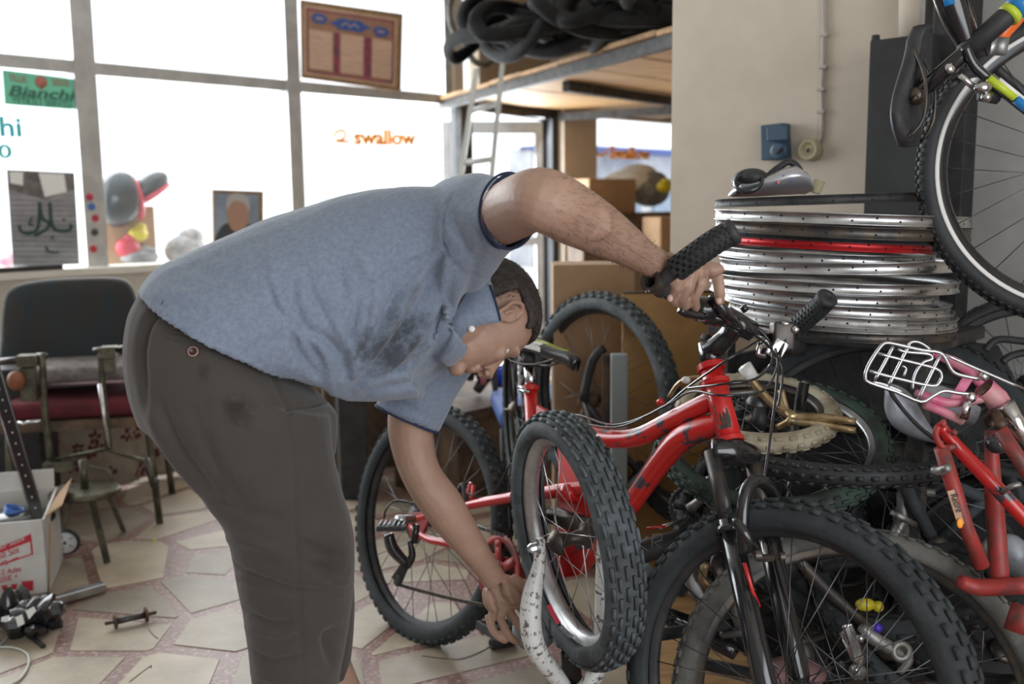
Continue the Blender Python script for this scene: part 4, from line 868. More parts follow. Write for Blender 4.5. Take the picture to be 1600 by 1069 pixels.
def horn(pts, rr, open_, ringpx=None):
    P_ = [at(*p) for p in pts]; h = MB().tube(P_, rr, 14, sm=5).build('bar_end', M['blkmat'], bike); d = nrm(P_[-1] - P_[-3]); g = MB()
    S_ = spline(P_, 8); n = len(S_)
    for i in range(int(n * .32), n - 2):
        d = nrm(S_[i + 1] - S_[i]); u = nrm(np.cross(d, FW)); v = np.cross(d, u)
        for k in range(8):
            a = 2 * pi * (k + .5 * (i % 2)) / 8; e = u * cos(a) + v * sin(a); g.box(S_[i] + e * .0185, (d, np.cross(d, e), e), (.0034, .0052, .0022))
    g.build('grip_tread', M['rubber'], h, smooth=False); d = nrm(P_[-1] - P_[-2]); r_ = .019
    MB().lathe([(.012, -.016), (.0215, -.014), (.022, -.002), (.016, .002), (.005, .002), (.004, -.004), (0, -.004)], P_[-1], d, 20).build('end_plug', M['blkmat'], h)
    return h
h1 = horn([(1030, 443, 1.645), (1050, 426, 1.632), (1085, 400, 1.615), (1120, 376, 1.605), (1150, 360, 1.60)], [.013, .0125, .0185, .0195, .0185], 0)
MB().lathe([(.012, -.012), (.019, -.012), (.019, .012), (.012, .012)], at(1022, 441, 1.645), nrm(nearF + UP * .1), 20, True).build('bar_end_clamp', M['darksteel'], h1, smooth='auto')
MB().tube([at(1019, 438, 1.64), at(1034, 452, 1.68), ], .016, 12, caps=False).build('bar_end_clamp', M['blkmat'], h1)
MB().tube([at(1014, 452, 1.63), at(1012, 458, 1.63)], .004, 6).build('clamp_bolt', M['darksteel'], h1)
h2 = horn([(1228, 538, 2.08), (1242, 515, 2.05), (1262, 496, 2.02), (1282, 478, 1.99), (1294, 464, 1.97)], [.012, .013, .0165, .0175, .0175], 0)
# cables
def cable(pts, name='cable', r=.0026, m='blk'): return MB().tube([at(*p) for p in pts], r, 6, sm=6).build(name, M[m], bike)
yb = lambda x, y, o=.028: tuple([x, y, BK(x, y, o)[1]])
cable([yb(845, 655), yb(815, 672), yb(800, 720), yb(768, 778, .03)]); cable([yb(872, 650), yb(828, 672), yb(806, 705), yb(795, 760), yb(797, 830)])
cable([yb(845, 655), yb(900, 648), yb(960, 664), yb(1030, 640), yb(1075, 605), (1140, 560, 1.88), (1195, 527, 1.97)]); cable([yb(872, 650), yb(960, 668), yb(1040, 634), yb(1080, 612), yb(1130, 618, .05), (1190, 612, 1.9), (1214, 575, 1.93), (1212, 545, 1.97)])
cable([yb(1075, 607, .04), (1130, 600, 1.85), (1180, 592, 1.86), (1206, 565, 1.9), (1200, 530, 1.93), (1165, 500, 1.92), (1145, 492, 1.88)])
cable([(1232, 518, 1.99), (1218, 560, 1.96), (1212, 620, 1.9), (1204, 680, 1.83), (1194, 750, 1.78)], r=.003); cable([(1160, 512, 1.9), (1200, 540, 1.94), (1222, 580, 1.95), (1215, 640, 1.9)])
MB().lathe([(.0, -.006), (.007, -.006), (.007, .006), (0, .006)], BK(1032, 628, .02), nrm(BK(1040, 624) - BK(1030, 630)), 10).lathe([(.0, -.006), (.007, -.006), (.007, .006), (0, .006)], BK(952, 666, .02), nrm(BK(960, 664) - BK(950, 668)), 10).build('cable_stop', M['red'], bike)
# rear triangle, linkage
mb = MB().tube([BK(940, 762, .01), BK(870, 768, .03), BK(815, 775, .045), BK(740, 788, .06), BK(690, 800, .065), BK(646, 812, .07)], [.018, .017, .014, .012, .010, .008], 12, sm=4); mb.build('swing_arm', M['red'], bike)
MB().tube([BK(640, 822, .07), BK(668, 842, .07), BK(700, 850, .06), BK(800, 880, .03)], [.007, .010, .010, .011], 10, sm=4).build('chain_stay', M['red'], bike)
MB().tube([BK(815, 775, -.04), BK(740, 786, -.06), BK(660, 808, -.07)], .010, 10, sm=3).build('swing_arm', M['red'], bike)
MB().slab([BK(636, 802, .072), BK(660, 800, .072), BK(668, 815, .072), BK(655, 845, .072), BK(640, 838, .072)], -nB * .006).build('dropout', M['redfade'], bike, smooth=False, bevel=.002)
MB().tube([BK(724, 792, .06), BK(736, 755, .06)], .006, 8).tube([BK(737, 790, .06), BK(740, 758, .06)], .005, 8).build('brake_boss', M['red'], bike)
MB().tube([BK(715, 770, .065), BK(724, 757, .065), BK(728, 790, .065)], .007, 8, sm=3).tube([BK(730, 770, .065), BK(748, 778, .06)], .003, 6).build('rear_brake', M['blkmat'], bike)
MB().slab([BK(870, 700, .014), BK(892, 690, .014), BK(920, 770, .014), BK(938, 850, .014), BK(900, 900, .014), BK(868, 905, .014), BK(872, 800, .014)], -nB * .028).build('linkage_plate', M['red'], bike, smooth=False, bevel=.004)
MB().lathe([(0, -.05), (.018, -.05), (.022, -.042), (.022, .042), (.018, .05), (0, .05)], BK(905, 772), nB, 20).build('pivot', M['red'], bike)
MB().lathe([(.019, -.0525), (.021, -.0525), (.021, -.048), (.019, -.048)], BK(905, 772), nB, 20, True).build('pivot_ring', M['chrome'], bike)
MB().tube([BK(862, 805, .03), BK(935, 828, .02)], .021, 14).build('shock_absorber', M['darksteel'], bike)
# drivetrain
bbp = BK(808, 892, 0)
MB().lathe([(0, -.035), (.02, -.035), (.02, .035), (0, .035)], bbp, nB, 18).build('bottom_bracket', M['redfade'], bike)
def sprocket(c, ax, R, m, th=.0025, teeth=36, holes=5, nm='chainring', par=bike):
    ax = nrm(ax); u = nrm(np.cross(ax, UZ)); v = np.cross(ax, u); mb = MB(); rings = []
    for k in range(teeth * 2):
        a = 2 * pi * k / (teeth * 2); e = u * cos(a) + v * sin(a); r = R + (.003 if k % 2 else -.002); rings.append([c + e * R * .80 - ax * th, c + e * r - ax * th * .5, c + e * r + ax * th * .5, c + e * R * .80 + ax * th])
    mb.ring(rings, True)
    for k in range(holes):
        a = 2 * pi * k / holes; e = u * cos(a) + v * sin(a); t = np.cross(ax, e); mb.box(c + e * R * .5, (e, t, ax), (R * .34, R * .13, th)); mb.lathe([(0, .006), (.006, .006), (.007, 0)], c + e * R * .72, ax, 8)
    mb.lathe([(0, th), (R * .3, th), (R * .3, -th), (0, -th)], c, ax, 20)
    return mb.build(nm, M[m], par)
sprocket(bbp + nB * .055, nB, .088, 'redfade'); sprocket(bbp + nB * .046, nB, .070, 'darksteel')
MB().tube([bbp + nB * .06, bbp + nB * .07 + bb_ * .07 - upB * .05, bbp + nB * .075 + bb_ * .125 - upB * .10], [.013, .011, .010], 10).build('crank_arm', M['dullsilver'], bike)
pc = bbp + nB * .11 + bb_ * .125 - upB * .10
def pedal(c, par, m='blkmat'): MB().box(c + bb_ * .04, (bb_, upB, nB), (.006, .010, .042)).box(c - bb_ * .04, (bb_, upB, nB), (.006, .010, .042)).box(c + nB * .04, (bb_, upB, nB), (.045, .010, .005)).box(c - nB * .04, (bb_, upB, nB), (.045, .010, .005)).box(c, (bb_, upB, nB), (.014, .010, .04)).build('pedal', M[m], par, smooth=False, bevel=.002)
pedal(pc, bike)
MB().tube([bbp - nB * .06, bbp - nB * .075 - bb_ * .12 + upB * .10], .011, 10).build('crank_arm', M['dullsilver'], bike)
cas = Hr + nearR * .042
for k in range(5): sprocket(cas + nearR * .0045 * k, nearR, .050 - .006 * k, 'darksteel', .001, 20, 0, 'sprocket')
# ribbed peg/pedal that shows by the rear axle
pg = at(613, 823, 2.44)
MB().box(pg, (RT, FW, UP), (.037, .035, .006)).build('pedal', M['blkmat'], bike, smooth=False, bevel=.003)
pgm = MB()
for k in range(6): pgm.box(pg + RT * (-.030 + .012 * k) + UP * .008, (nrm(RT + UP * .5), FW, UP), (.0025, .032, .004))
pgm.build('pedal_rib', M['silver'], bike, smooth=False, kind='stuff')
MB().tube([at(622, 812, 2.46), at(645, 812, 2.52)], .012, 10).build('axle_bracket', M['silver'], bike)
# derailleur
DL = lambda x, y: at(x, y, 2.50)
MB().tube([DL(607, 834), DL(614, 858), DL(636, 882)], [.014, .017, .012], 9, sm=4).tube([DL(640, 845), DL(644, 868), DL(636, 885)], [.006, .010, .011], 8, sm=4).tube([DL(650, 820), DL(648, 848)], .010, 8).build('derailleur', M['blk'], bike)
MB().slab([DL(628, 878), DL(640, 884), DL(628, 912), DL(611, 903)], FW * .006).build('derailleur_cage', M['blkmat'], bike, smooth=False, bevel=.002)
MB().lathe([(0, -.005), (.014, -.005), (.018, 0), (.014, .005), (0, .005)], DL(621, 906), nB, 12).lathe([(0, -.005), (.014, -.005), (.018, 0), (.014, .005), (0, .005)], DL(636, 880), nB, 12).build('jockey_wheel', M['blkmat'], bike)
MB().tube([DL(600, 810), DL(604, 795), DL(618, 783), DL(650, 787)], .003, 6, sm=5).build('cable', M['blk'], bike)
def chain(a, b, sag=0, par=bike):
    n = int(np.linalg.norm(b - a) / .0095); d = nrm(b - a); s_ = nrm(np.cross(d, nB)); mb = MB()
    for i in range(n): p = a + (b - a) * (i + .5) / n - UZ * sag * 4 * (i / n) * (1 - i / n); mb.box(p, (d, s_, nB), (.0056, .0040, .0035 if i % 2 else .0022))
    return mb.build('chain', M['darksteel'], par, smooth=False)
chain(DL(621, 913), bbp + nB * .055 - upB * .088, .004); chain(cas + nearR * .01 + UZ * .05, bbp + nB * .055 + upB * .086, 0)
# fork: crown, stanchions, brake
axb = Hf + nearF * .056; axc = Hf - nearF * .056
tl, tr_ = BK(1128, 706) + nearF * .035, BK(1150, 712) - nearF * .056
MB().tube([tl, tl + (axb - tl) * .35], .0165, 16).build('stanchion', M['darksteel'], bike); MB().tube([tr_, tr_ + (axc - tr_) * .35], .0165, 16).build('stanchion', M['darksteel'], bike)
MB().tube([tl + (axb - tl) * .30, axb - (axb - tl) * .06, axb], [.021, .021, .012], 18).lathe([(.017, -.006), (.026, -.006), (.026, .006), (.017, .006)], tl + (axb - tl) * .34, nrm(axb - tl), 18, True).build('fork_leg', M['blk'], bike)
MB().tube([tr_ + (axc - tr_) * .30, axc - (axc - tr_) * .06, axc], [.021, .021, .012], 18).lathe([(.017, -.006), (.026, -.006), (.026, .006), (.017, .006)], tr_ + (axc - tr_) * .34, nrm(axc - tr_), 18, True).build('fork_leg', M['blk'], bike)
MB().tube([tl + nearF * .004 + UZ * .002, BK(1143, 706), tr_ - nearF * .004], [.022, .028, .022], 14, sm=4).tube([BK(1141, 688), BK(1143, 702)], .024, 18).build('fork_crown', M['blk'], bike)
pv = tl + (axb - tl) * .40 + hF * .03; pw = tr_ + (axc - tr_) * .40 + hF * .03
MB().tube([at(1163, 862, 1.70), at(1160, 815, 1.70), at(1165, 770, 1.72), at(1180, 752, 1.74), at(1200, 760, 1.77), at(1212, 785, 1.79)], .0125, 12, sm=5).build('brake_arch', M['blk'], bike)
MB().tube([at(1148, 812, 1.66), at(1166, 838, 1.64), at(1186, 868, 1.66)], [.008, .010, .008], 10, sm=3).build('brake_arm', M['blk'], bike)
MB().tube([at(1186, 872, 1.63), at(1206, 872, 1.65)], .007, 8).lathe([(0, -.005), (.010, -.005), (.010, .005), (0, .005)], at(1184, 868, 1.63), RT, 10).lathe([(0, -.004), (.009, -.004), (.009, .004), (0, .004)], at(1222, 870, 1.66), RT, 10).build('brake_pad_bolt', M['darksteel'], bike, smooth='auto')
MB().tube([axb + nearF * .02, axb - nearF * .01], .010, 10).build('axle_nut', M['darksteel'], bike)
MB().tube([at(1163, 880, 1.70), at(1176, 925, 1.70), at(1186, 948, 1.70)], .004, 6).build('decal', M['red'], bike)
# ---------------------------------------------------------------- small wheel in a white fork
sw = thing('small_wheel_with_fork', 'small fat grey tyred wheel upright in a chipped white fork, before the red bicycle', 'wheel', (0, 0, 0))
SC = at(893, 842, 1.97); RSW = .262
axS = nrm(-RT * .93 - FW * .34 - UP * .15); 
vSv = UZ; 
add_wheel(sw, SC, axS, RSW, .028, 'small_wheel', tm='rubber_grey', rm='wheelsilver', hm='darksteel', nsp=20, smat='steelbright', up=vSv, knobs=40, kh=.006, rows=6, wd=.022, dp=.020, hw=.045, hubr=.016, fl=.028, kw=.66, squash=1.42, axl=.075)
kk = SC + axS * .070
MB().tube([kk + UP * .015, at(843, 880, kk[1]), at(831, 935, kk[1] - .02), at(830, 985, kk[1] - .03), at(842, 1022, kk[1] - .02), at(868, 1056, kk[1] + .02), at(880, 1072, kk[1] + .04)], [.010, .013, .021, .022, .021, .019, .018], 16, sm=5).build('fork_leg', M['whitechip'], sw)
kc = SC - axS * .070
MB().tube([kc + UP * .015, kc - UP * .12 + FW * .01, kc - UP * .25, kc - UP * .31 + axS * .03, at(900, 1085, kc[1])], [.010, .014, .020, .019, .018], 14, sm=5).build('fork_leg', M['whitechip'], sw)
MB().slab([at(876, 1015, SC[1] + .0), at(905, 1022, SC[1] + .04), at(915, 1090, SC[1] + .04), at(878, 1090, SC[1])], FW * .04 + UP * .0).build('crown_plate', M['blk'], sw, smooth=False, bevel=.006)
cw = at(888, 1080, SC[1]); MB().tube([cw, V(cw[0] + .02, cw[1], .0)], .015, 14).build('steerer', M['chrome'], sw)
MB().lathe([(0, -.008), (.010, -.008), (.010, .006), (.006, .012), (0, .012)], kk + axS * .015, axS, 8).lathe([(0, -.003), (.017, -.003), (.017, .002), (0, .002)], kk + axS * .008, axS, 14).build('axle_nut', M['silver'], sw, smooth='auto')
MB().tube([SC + nrm(UP * -.9 + RT * -.1) * .20 + axS * .024, SC + nrm(UP * -.9 + RT * -.1) * .16 + axS * .03], .003, 6).build('valve', M['blkmat'], sw)
# red and grey rim sticker
for (t0, m) in ((.0, 'redplas'), (.35, 'plush')):
    mb = MB(); vs = []; d0 = nrm(np.cross(axS, vSv)); Rr = RSW - .0434
    for i in range(7):
        a = radians(-118) + t0 + i * .05; e = vSv * sin(a) + d0 * cos(a) * (-1)
        vs += [SC + e * (Rr - .0215) + axS * .008, SC + e * (Rr - .019) + axS * .018]
    mb.add(vs, [(2 * i, 2 * i + 1, 2 * i + 3, 2 * i + 2) for i in range(6)]); mb.build('rim_sticker', M[m], sw)
# ---------------------------------------------------------------- dark bicycle standing upside down behind, board, blue chair
ub = thing('black_bicycle', 'black bicycle standing upside down behind the red one, big wheel in the air', 'bicycle', (0, 0, 0))
UC = at(938, 622, 3.02); axU = nrm(V(-.80, -.60, .02))
add_wheel(ub, UC, axU, .325, .030, 'upturned_wheel', tm='rubber_grey', rm='blkmat', hm='rusty', nsp=32, knobs=56, kh=.006, wd=.013, hubr=.018, fl=.03, axl=.09, hw=.05)
MB().tube([UC + axU * .07, UC + axU * .06 + V(.0, 0, .12) + RT * .02, UC + axU * .05 + V(.05, 0, .16)], .014, 10, sm=3).build('fork_end', M['blkmat'], ub)
for s in (-1, 1): MB().tube([UC + axU * .06 * s, UC + axU * .06 * s + V(.20, -.1, -.25), V(UC[0] + .42, UC[1] - .3, .28)], .011, 10, sm=3).build('stay', M['blkmat'], ub)
for s in (-1, 1): MB().tube([UC + axU * .06 * s, V(UC[0] + .10, UC[1] - .15, .04)], .011, 10).build('stay', M['blkmat'], ub)
MB().tube([V(UC[0] + .42, UC[1] - .3, .28), V(UC[0] + .10, UC[1] - .15, .04)], .016, 10).build('seat_tube', M['blkmat'], ub)
sprocket(UC - axU * .045, axU, .05, 'rusty', .008, 20, 0, 'sprocket', ub)
e2 = at(812, 640, 3.1); add_wheel(ub, e2, nrm(V(1, .12, 0)), .28, .026, 'second_wheel', tm='rubber', rm='blkmat', hm='darksteel', nsp=20, knobs=50, kh=.005, axl=.05, hw=.03)
MB().tube([e2 + V(0, 0, 0), V(e2[0] + .02, e2[1], .03)], .014, 10).build('fork_leg', M['blkmat'], ub)
# chipboard panel
YBd = 3.0; 
bd = thing('chipboard_panel', 'tall orange chipboard panel standing behind the red bicycle head tube', 'board', at(1060, 700, YBd) * V(1, 1, 0))
tp0, tp1 = at(972, 459, YBd), at(1148, 470, YBd)
MB().box(V((tp0[0] + tp1[0]) / 2, YBd, tp0[2] / 2), (RT * V(1, 1, 0), V(0, 1, 0), UZ), ((tp1[0] - tp0[0]) / 2, .009, tp0[2] / 2)).build('panel', M['woodgold'], bd, smooth=False, bevel=.002)
MB().tube([tp0 + UZ * .004 - V(0, .01, 0), tp1 * V(1, 1, 0) + V(0, -.01, tp0[2] + .004)], .004, 6).build('edge_strip', M['darksteel'], bd)
for (x, y) in ((978, 470), (983, 480)): MB().lathe([(0, .01), (.006, .01), (.009, 0)], at(x, y, YBd - .012), -FW, 10).build('screw', M['wood'], bd)
solo('carton_stack', MB().box(V(at(925, 430, 3.25)[0], 3.27, .50), (V(1, 0, 0), V(0, 1, 0), UZ), (.13, .10, .50 * 1.0)), M['card'], 'tall narrow brown carton behind the upturned wheel', 'carton', smooth=False, bevel=.003)
gpst = at(966, 600, 2.92); solo('grey_post', MB().box(V(gpst[0], 2.9, at(960, 553, 2.9)[2] / 2), (V(1, 0, 0), V(0, 1, 0), UZ), (.024, .02, at(960, 553, 2.9)[2] / 2)), M['greypost'], 'short grey painted post against the chipboard panel', 'post', smooth=False, bevel=.003)
g2 = at(948, 600, 2.93); solo('wooden_batten', MB().box(V(g2[0], 2.95, at(950, 556, 2.93)[2] / 2), (V(1, 0, 0), V(0, 1, 0), UZ), (.012, .015, at(950, 556, 2.93)[2] / 2)), M['wooddark'], 'brown wooden batten beside the grey post', 'batten', smooth=False)
chb = thing('blue_chair', 'blue cloth chair on black legs behind the upturned wheel', 'chair', at(870, 640, 3.75) * V(1, 1, 0))
BC = lambda x, y, Y=3.75: at(x, y, Y)
MB().slab([BC(862, 534, 3.95), BC(930, 497, 3.95), BC(966, 515, 3.95), BC(967, 568, 3.95), BC(855, 574, 3.95)], V(0, .05, .0)).build('backrest', M['blue'], chb, bevel=.015)
sp_ = BC(868, 628)
MB().box(sp_ - UZ * .02, (nrm(V(1, .1, 0)), nrm(V(-.1, 1, 0)), UZ), (.235, .22, .042)).build('seat', M['blue'], chb, bevel=.03)
for sx in (-1, 1):
    for sy in (-1, 1): p = sp_ + V(.20 * sx, .19 * sy, -.06); MB().tube([p, V(p[0], p[1], 0)], .012, 8).build('leg', M['blkmat'], chb)
    MB().tube([sp_ + V(.23 * sx, .15, -.05), sp_ + V(.24 * sx, .18, .15), sp_ + V(.23 * sx, .12, .19), sp_ + V(.23 * sx, -.12, .17)], .012, 8, sm=4).build('armrest', M['blkmat'], chb)
MB().tube([sp_ + V(-.20, -.19, -.38), sp_ + V(.2, -.19, -.38)], .010, 8).build('stretcher', M['blkmat'], chb)
solo('blue_cloth', MB().box(sp_ + V(.05, -.03, .034), (RT, V(0, 1, 0), UZ), (.18, .16, .012)), M['bluelight'], 'light blue cloth spread on the blue chair seat', 'cloth', bevel=.01)
solo('blue_cup', MB().lathe([(.030, 0), (.042, .085), (.044, .085), (.036, .004), (0, .004), (0, 0), (.03, 0)], at(781, 604, 4.2), UZ, 20), M['cupblue'], 'bright blue plastic cup behind the saddle of the red bicycle', 'cup')
tb = at(760, 612, 4.25); solo('low_table', MB().box(V(tb[0], tb[1], tb[2] - .02), (E1, E2, UZ), (.40, .24, .02)).box(V(tb[0], tb[1], tb[2] / 2 - .02), (E1, E2, UZ), (.36, .20, tb[2] / 2 - .02)), M['wooddark'], 'low brown cluttered table behind the seat post', 'table', smooth=False, bevel=.003)
r6 = random.Random(9)
for k in range(5):
    c = at(715 + k * 12, 590 - r6.random() * 20, 4.2); 
    d = [nrm([r6.gauss(0, 1) for _ in range(3)]) for _ in range(1)][0]
    solo('bicycle_part', MB().tube([c - d * .09, c, c + np.cross(d, UZ) * .07], [.02, .026, .016], 8, sm=3).lathe([(.03, -.008), (.04, 0), (.03, .008)], c, d, 16, True), M['darksteel'], ['dark greasy bicycle part in the clutter under the chin of the man', ][0], 'bicycle part', 'greasy parts on the low table')
solo('pink_red_part', MB().tube([at(742, 575, 4.1), at(748, 560, 4.1), at(756, 600, 4.1)], .012, 8, sm=3), M['pink'], 'small pink frame part in the clutter beside the blue cup', 'bicycle part')
solo('floor_grip', MB().lathe([(.006, -.035), (.0165, -.035), (.0165, .03), (.014, .035), (.006, .035)], atz(785, 1003, .017), nrm(V(-.85, -.4, 0)), 20, True), M['blkmat'], 'black rubber grip lying on the floor under the open hand', 'grip')
solo('thin_wire', MB().tube([atz(x, y, .003) for x, y in ((660, 1025), (715, 1030), (752, 1018), (768, 1008))], .001, 5, sm=4), M['darksteel'], 'thin dark wire curving over the floor to the black grip', 'wire')
solo('small_hook', MB().tube([atz(x, y, .006) for x, y in ((750, 980), (753, 987), (755, 981))], .004, 6, sm=3), M['brass'], 'tiny metal hook on the floor behind the rear tyre', 'hook')
solo('crank_cover', MB().ell(at(835, 985, 2.1), (RT, FW, UP), (.05, .05, .045), 18, 12), M['plush'], 'grey dirty rag behind the white fork by the hand', 'rag')
# ================================================================ HANGING BICYCLE
hbk = thing('hanging_bicycle', 'black bicycle with blue and lime flashes hanging on the right wall', 'bicycle', (0, 0, 0))
HC = at(1705, 258, 2.02); axH = nrm(V(-.30, -.95, .08))
add_wheel(hbk, HC, axH, .325, .022, 'hanging_wheel', tm='rubber', rm='blk', hm='darksteel', nsp=28, knobs=110, kh=.003, wd=.011, dp=.022, rows=4)
uH = nrm(UZ - axH * (UZ @ axH)); wH = np.cross(axH, uH)
MB().lathe([(.2935, .0155), (.2935, .0175), (.2825, .0180), (.2825, .0160)], HC + axH * .0, axH, 120, True).build('white_tyre_line', M['whitep'], hbk)
Yh = 1.95
HP2 = lambda x, y, Y=Yh: at(x, y, Y)
MB().tube([HP2(1436, 146), HP2(1545, 50), HP2(1640, -35)], .0155, 14).build('seat_post', M['blk'], hbk)
MB().tube([HP2(1506, 84, 1.949), HP2(1585, 14, 1.949), HP2(1660, -52, 1.949)], [.019, .020, .022], 14).build('seat_tube', M['blkmat'], hbk)
MB().tube([HP2(1574, 26, 1.945), HP2(1582, 18, 1.945)], .0225, 16).build('lime_band', M['lime'], hbk); MB().tube([HP2(1583, 17, 1.945), HP2(1606, -4, 1.945)], .0226, 16).build('blue_band', M['bluep'], hbk)
MB().tube([HP2(1475, -30, 1.96), HP2(1492, 20, 1.96), HP2(1508, 62, 1.96), HP2(1512, 78, 1.96)], [.030, .028, .020, .014], 14, sm=4).build('top_tube', M['blk'], hbk)
MB().tube([HP2(1477, -22, 1.93), HP2(1484, 8, 1.93)], .010, 8).build('blue_flash', M['bluep'], hbk)
MB().tube([HP2(1508, 72, 1.93), HP2(1520, 100, 1.93), HP2(1543, 122, 1.93), HP2(1600, 168, 1.93), HP2(1660, 215, 1.93)], [.009, .010, .010, .010, .009], 10, sm=4).build('seat_stay', M['blk'], hbk)
MB().tube([HP2(1545, 122, 1.915), HP2(1585, 153, 1.915)], .0075, 10).build('lime_flash', M['lime'], hbk); MB().tube([HP2(1587, 155, 1.915), HP2(1640, 198, 1.915)], .0085, 10).build('blue_flash', M['bluep'], hbk); MB().tube([HP2(1560, 125, 1.917), HP2(1600, 157, 1.917)], .006, 8).build('white_flash', M['whitep'], hbk)
MB().tube([HP2(1520, 80, 2.08), HP2(1548, 92, 2.1), HP2(1560, 110, 2.1), HP2(1620, 160, 2.1)], .010, 10, sm=3).build('seat_stay', M['blkmat'], hbk)
MB().tube([HP2(1598, 2, 2.0), HP2(1585, 22, 2.0), HP2(1566, 50, 2.0), HP2(1562, 72, 2.0)], [.014, .022, .018, .010], 10, sm=4).build('orange_fork_blade', M['orangep'], hbk)
MB().tube([HP2(1564, 60, 1.985), HP2(1560, 85, 1.985)], .016, 8).build('fork_tip', M['dullsilver'], hbk)
MB().tube([HP2(1517, 10, 2.0), HP2(1543, 88, 2.0)], .0025, 6).build('cable', M['blk'], hbk)
saddle(hbk, HP2(1415, 155, 1.97), nrm(UP + RT * .02), nrm(-RT * .62 + FW * .60), .225, .066, 'blkmat', [(.12, .24, pi * .05, pi * .95, 'cupblue'), (.0, .05, pi * .3, pi * .8, 'cupblue')])
MB().ell(HP2(1433, 150, 1.95), (RT, FW, UP), (.02, .02, .018), 12, 8).tube([HP2(1427, 153, 1.93), HP2(1430, 155, 1.93)], .008, 8).build('seat_clamp', M['darksteel'], hbk)
MB().lathe([(0, .006), (.009, .006), (.010, 0)], HP2(1484, 107, 1.93), -FW, 14).tube([HP2(1482, 107, 1.95), HP2(1495, 103, 1.95)], .010, 10).build('seat_binder', M['chrome'], hbk)
MB().tube([HP2(1499, 118, 1.92), HP2(1524, 138, 1.92)], [.007, .006], 8).tube([HP2(1526, 140, 1.92), HP2(1548, 150, 1.92)], [.005, .009], 8).ell(HP2(1536, 137, 1.91), (RT, FW, UP), (.017, .012, .012), 12, 8).ell(HP2(1541, 152, 1.91), (RT, FW, UP), (.010, .010, .010), 10, 8).build('rear_brake', M['chrome'], hbk)
MB().tube([HP2(1482, 137, 1.93), HP2(1498, 126, 1.93)], .006, 8).tube([HP2(1486, 123, 1.93), HP2(1535, 118, 1.93)], .003, 6).tube([HP2(1532, 145, 1.95), HP2(1560, 150, 1.95)], .016, 8).build('brake_noodle', M['blkmat'], hbk)
MB().tube([HP2(1640, -35, Yh), HP2(1760, -140, Yh + .3)], .02, 10).build('frame_hook_bar', M['blkmat'], hbk)
MB().tube([HC + axH * .06, at(1705, 258, 1.93), HP2(1660, 215, 1.93)], .010, 8).build('dropout', M['blk'], hbk)
hk = at(1700, -60, 2.05); MB().tube([hk, onr(1700, -120, .0)], .012, 8).build('wall_hook', M['darksteel'], hbk)

# ================================================================ THE HEAP ON THE RIGHT
def ellw(cx, cy, a, b, ang, sgn, R):
    """centre and axle of a circle of radius R seen as an ellipse with semi-axes a, b (pixels)"""
    m = RT * cos(radians(ang)) + UP * sin(radians(ang)); mp = -RT * sin(radians(ang)) + UP * cos(radians(ang))
    d = ray(cx, cy); dep = R * F / a; c = CAM + d * dep; vd = nrm(d); q = b / a
    ax = nrm(-vd * q + nrm(mp) * sqrt(max(0, 1 - q * q)) * sgn); return c, ax
def heapw(label, e, r, nm='loose_wheel', cat='wheel', **k):
    c, ax = ellw(*e); t = thing(nm, label, cat, c); add_wheel(t, c, ax, e[6], r, 'wheel', up=(.1, .2, 1), **k); return t
heapw('big dusty black tyred wheel leaning under the rim stack', (1376, 742, 255, 240, 0, 1, .372), .027, tm='rubber_dust', rm='blkmat', nsp=28, knobs=70, kh=.004)
heapw('dark green edged wheel lying flat under the cream tyre', (1205, 690, 178, 92, -2, 1, .252), .021, tm='green_tyre', rm='silver', nsp=20, knobs=50)
heapw("small child's wheel with thick cream tyre and white spokes", (1183, 642, 126, 48, -4, 1, .176), .021, tm='white_tyre', rm='darksteel', nsp=14, knobs=34, kh=.002, rows=3)
heapw('pale dusty tyred wheel with red lined rim, behind the front wheel', (1337, 1088, 284, 268, 0, 1, .335), .026, tm='rubber_pale', rm='darksteel', nsp=28, knobs=64, kh=.004)
heapw('grey wheel low behind the down tube against the chipboard', (1110, 716, 122, 108, 0, 1, .24), .022, tm='rubber_dust', rm='dullsilver', nsp=20, knobs=50)
heapw('black wheel leaning on the grey board at the right edge', (1608, 606, 160, 146, 0, 1, .235), .018, tm='rubber', rm='blkmat', nsp=20, knobs=50)
heapw('dark wheel buried under the crossing red frame tubes', (1560, 905, 190, 160, 20, 1, .27), .024, tm='rubber', rm='blkmat', nsp=20, knobs=50)
heapw('dark wheel deep in the heap behind the front wheel spokes', (1270, 930, 165, 120, -25, 1, .27), .024, tm='rubber', rm='darksteel', nsp=20, knobs=50)
c, ax = ellw(1322, 702, 190, 22, 0, 1, .26)
loose_tyre('knobbly black tyre lying edge on across the heap', c, ax, .26, .022, 'rubber', knobs=60)
for k, (cx, cy, a, b, an, R, lab) in enumerate(((1200, 790, 150, 90, 5, .24, 'black tyre standing behind the fork crown'), (1560, 840, 180, 70, 25, .25, 'black tyre behind the lettered red tube'), (1440, 960, 185, 100, -30, .26, 'black tyre low between the two front rims'))):
    c, ax = ellw(cx, cy, a, b, an, 1, R); loose_tyre(lab, c, ax, R, .024, 'rubber' if k % 2 else 'rubber_dust', bend=.02, seed=20 + k, knobs=44)
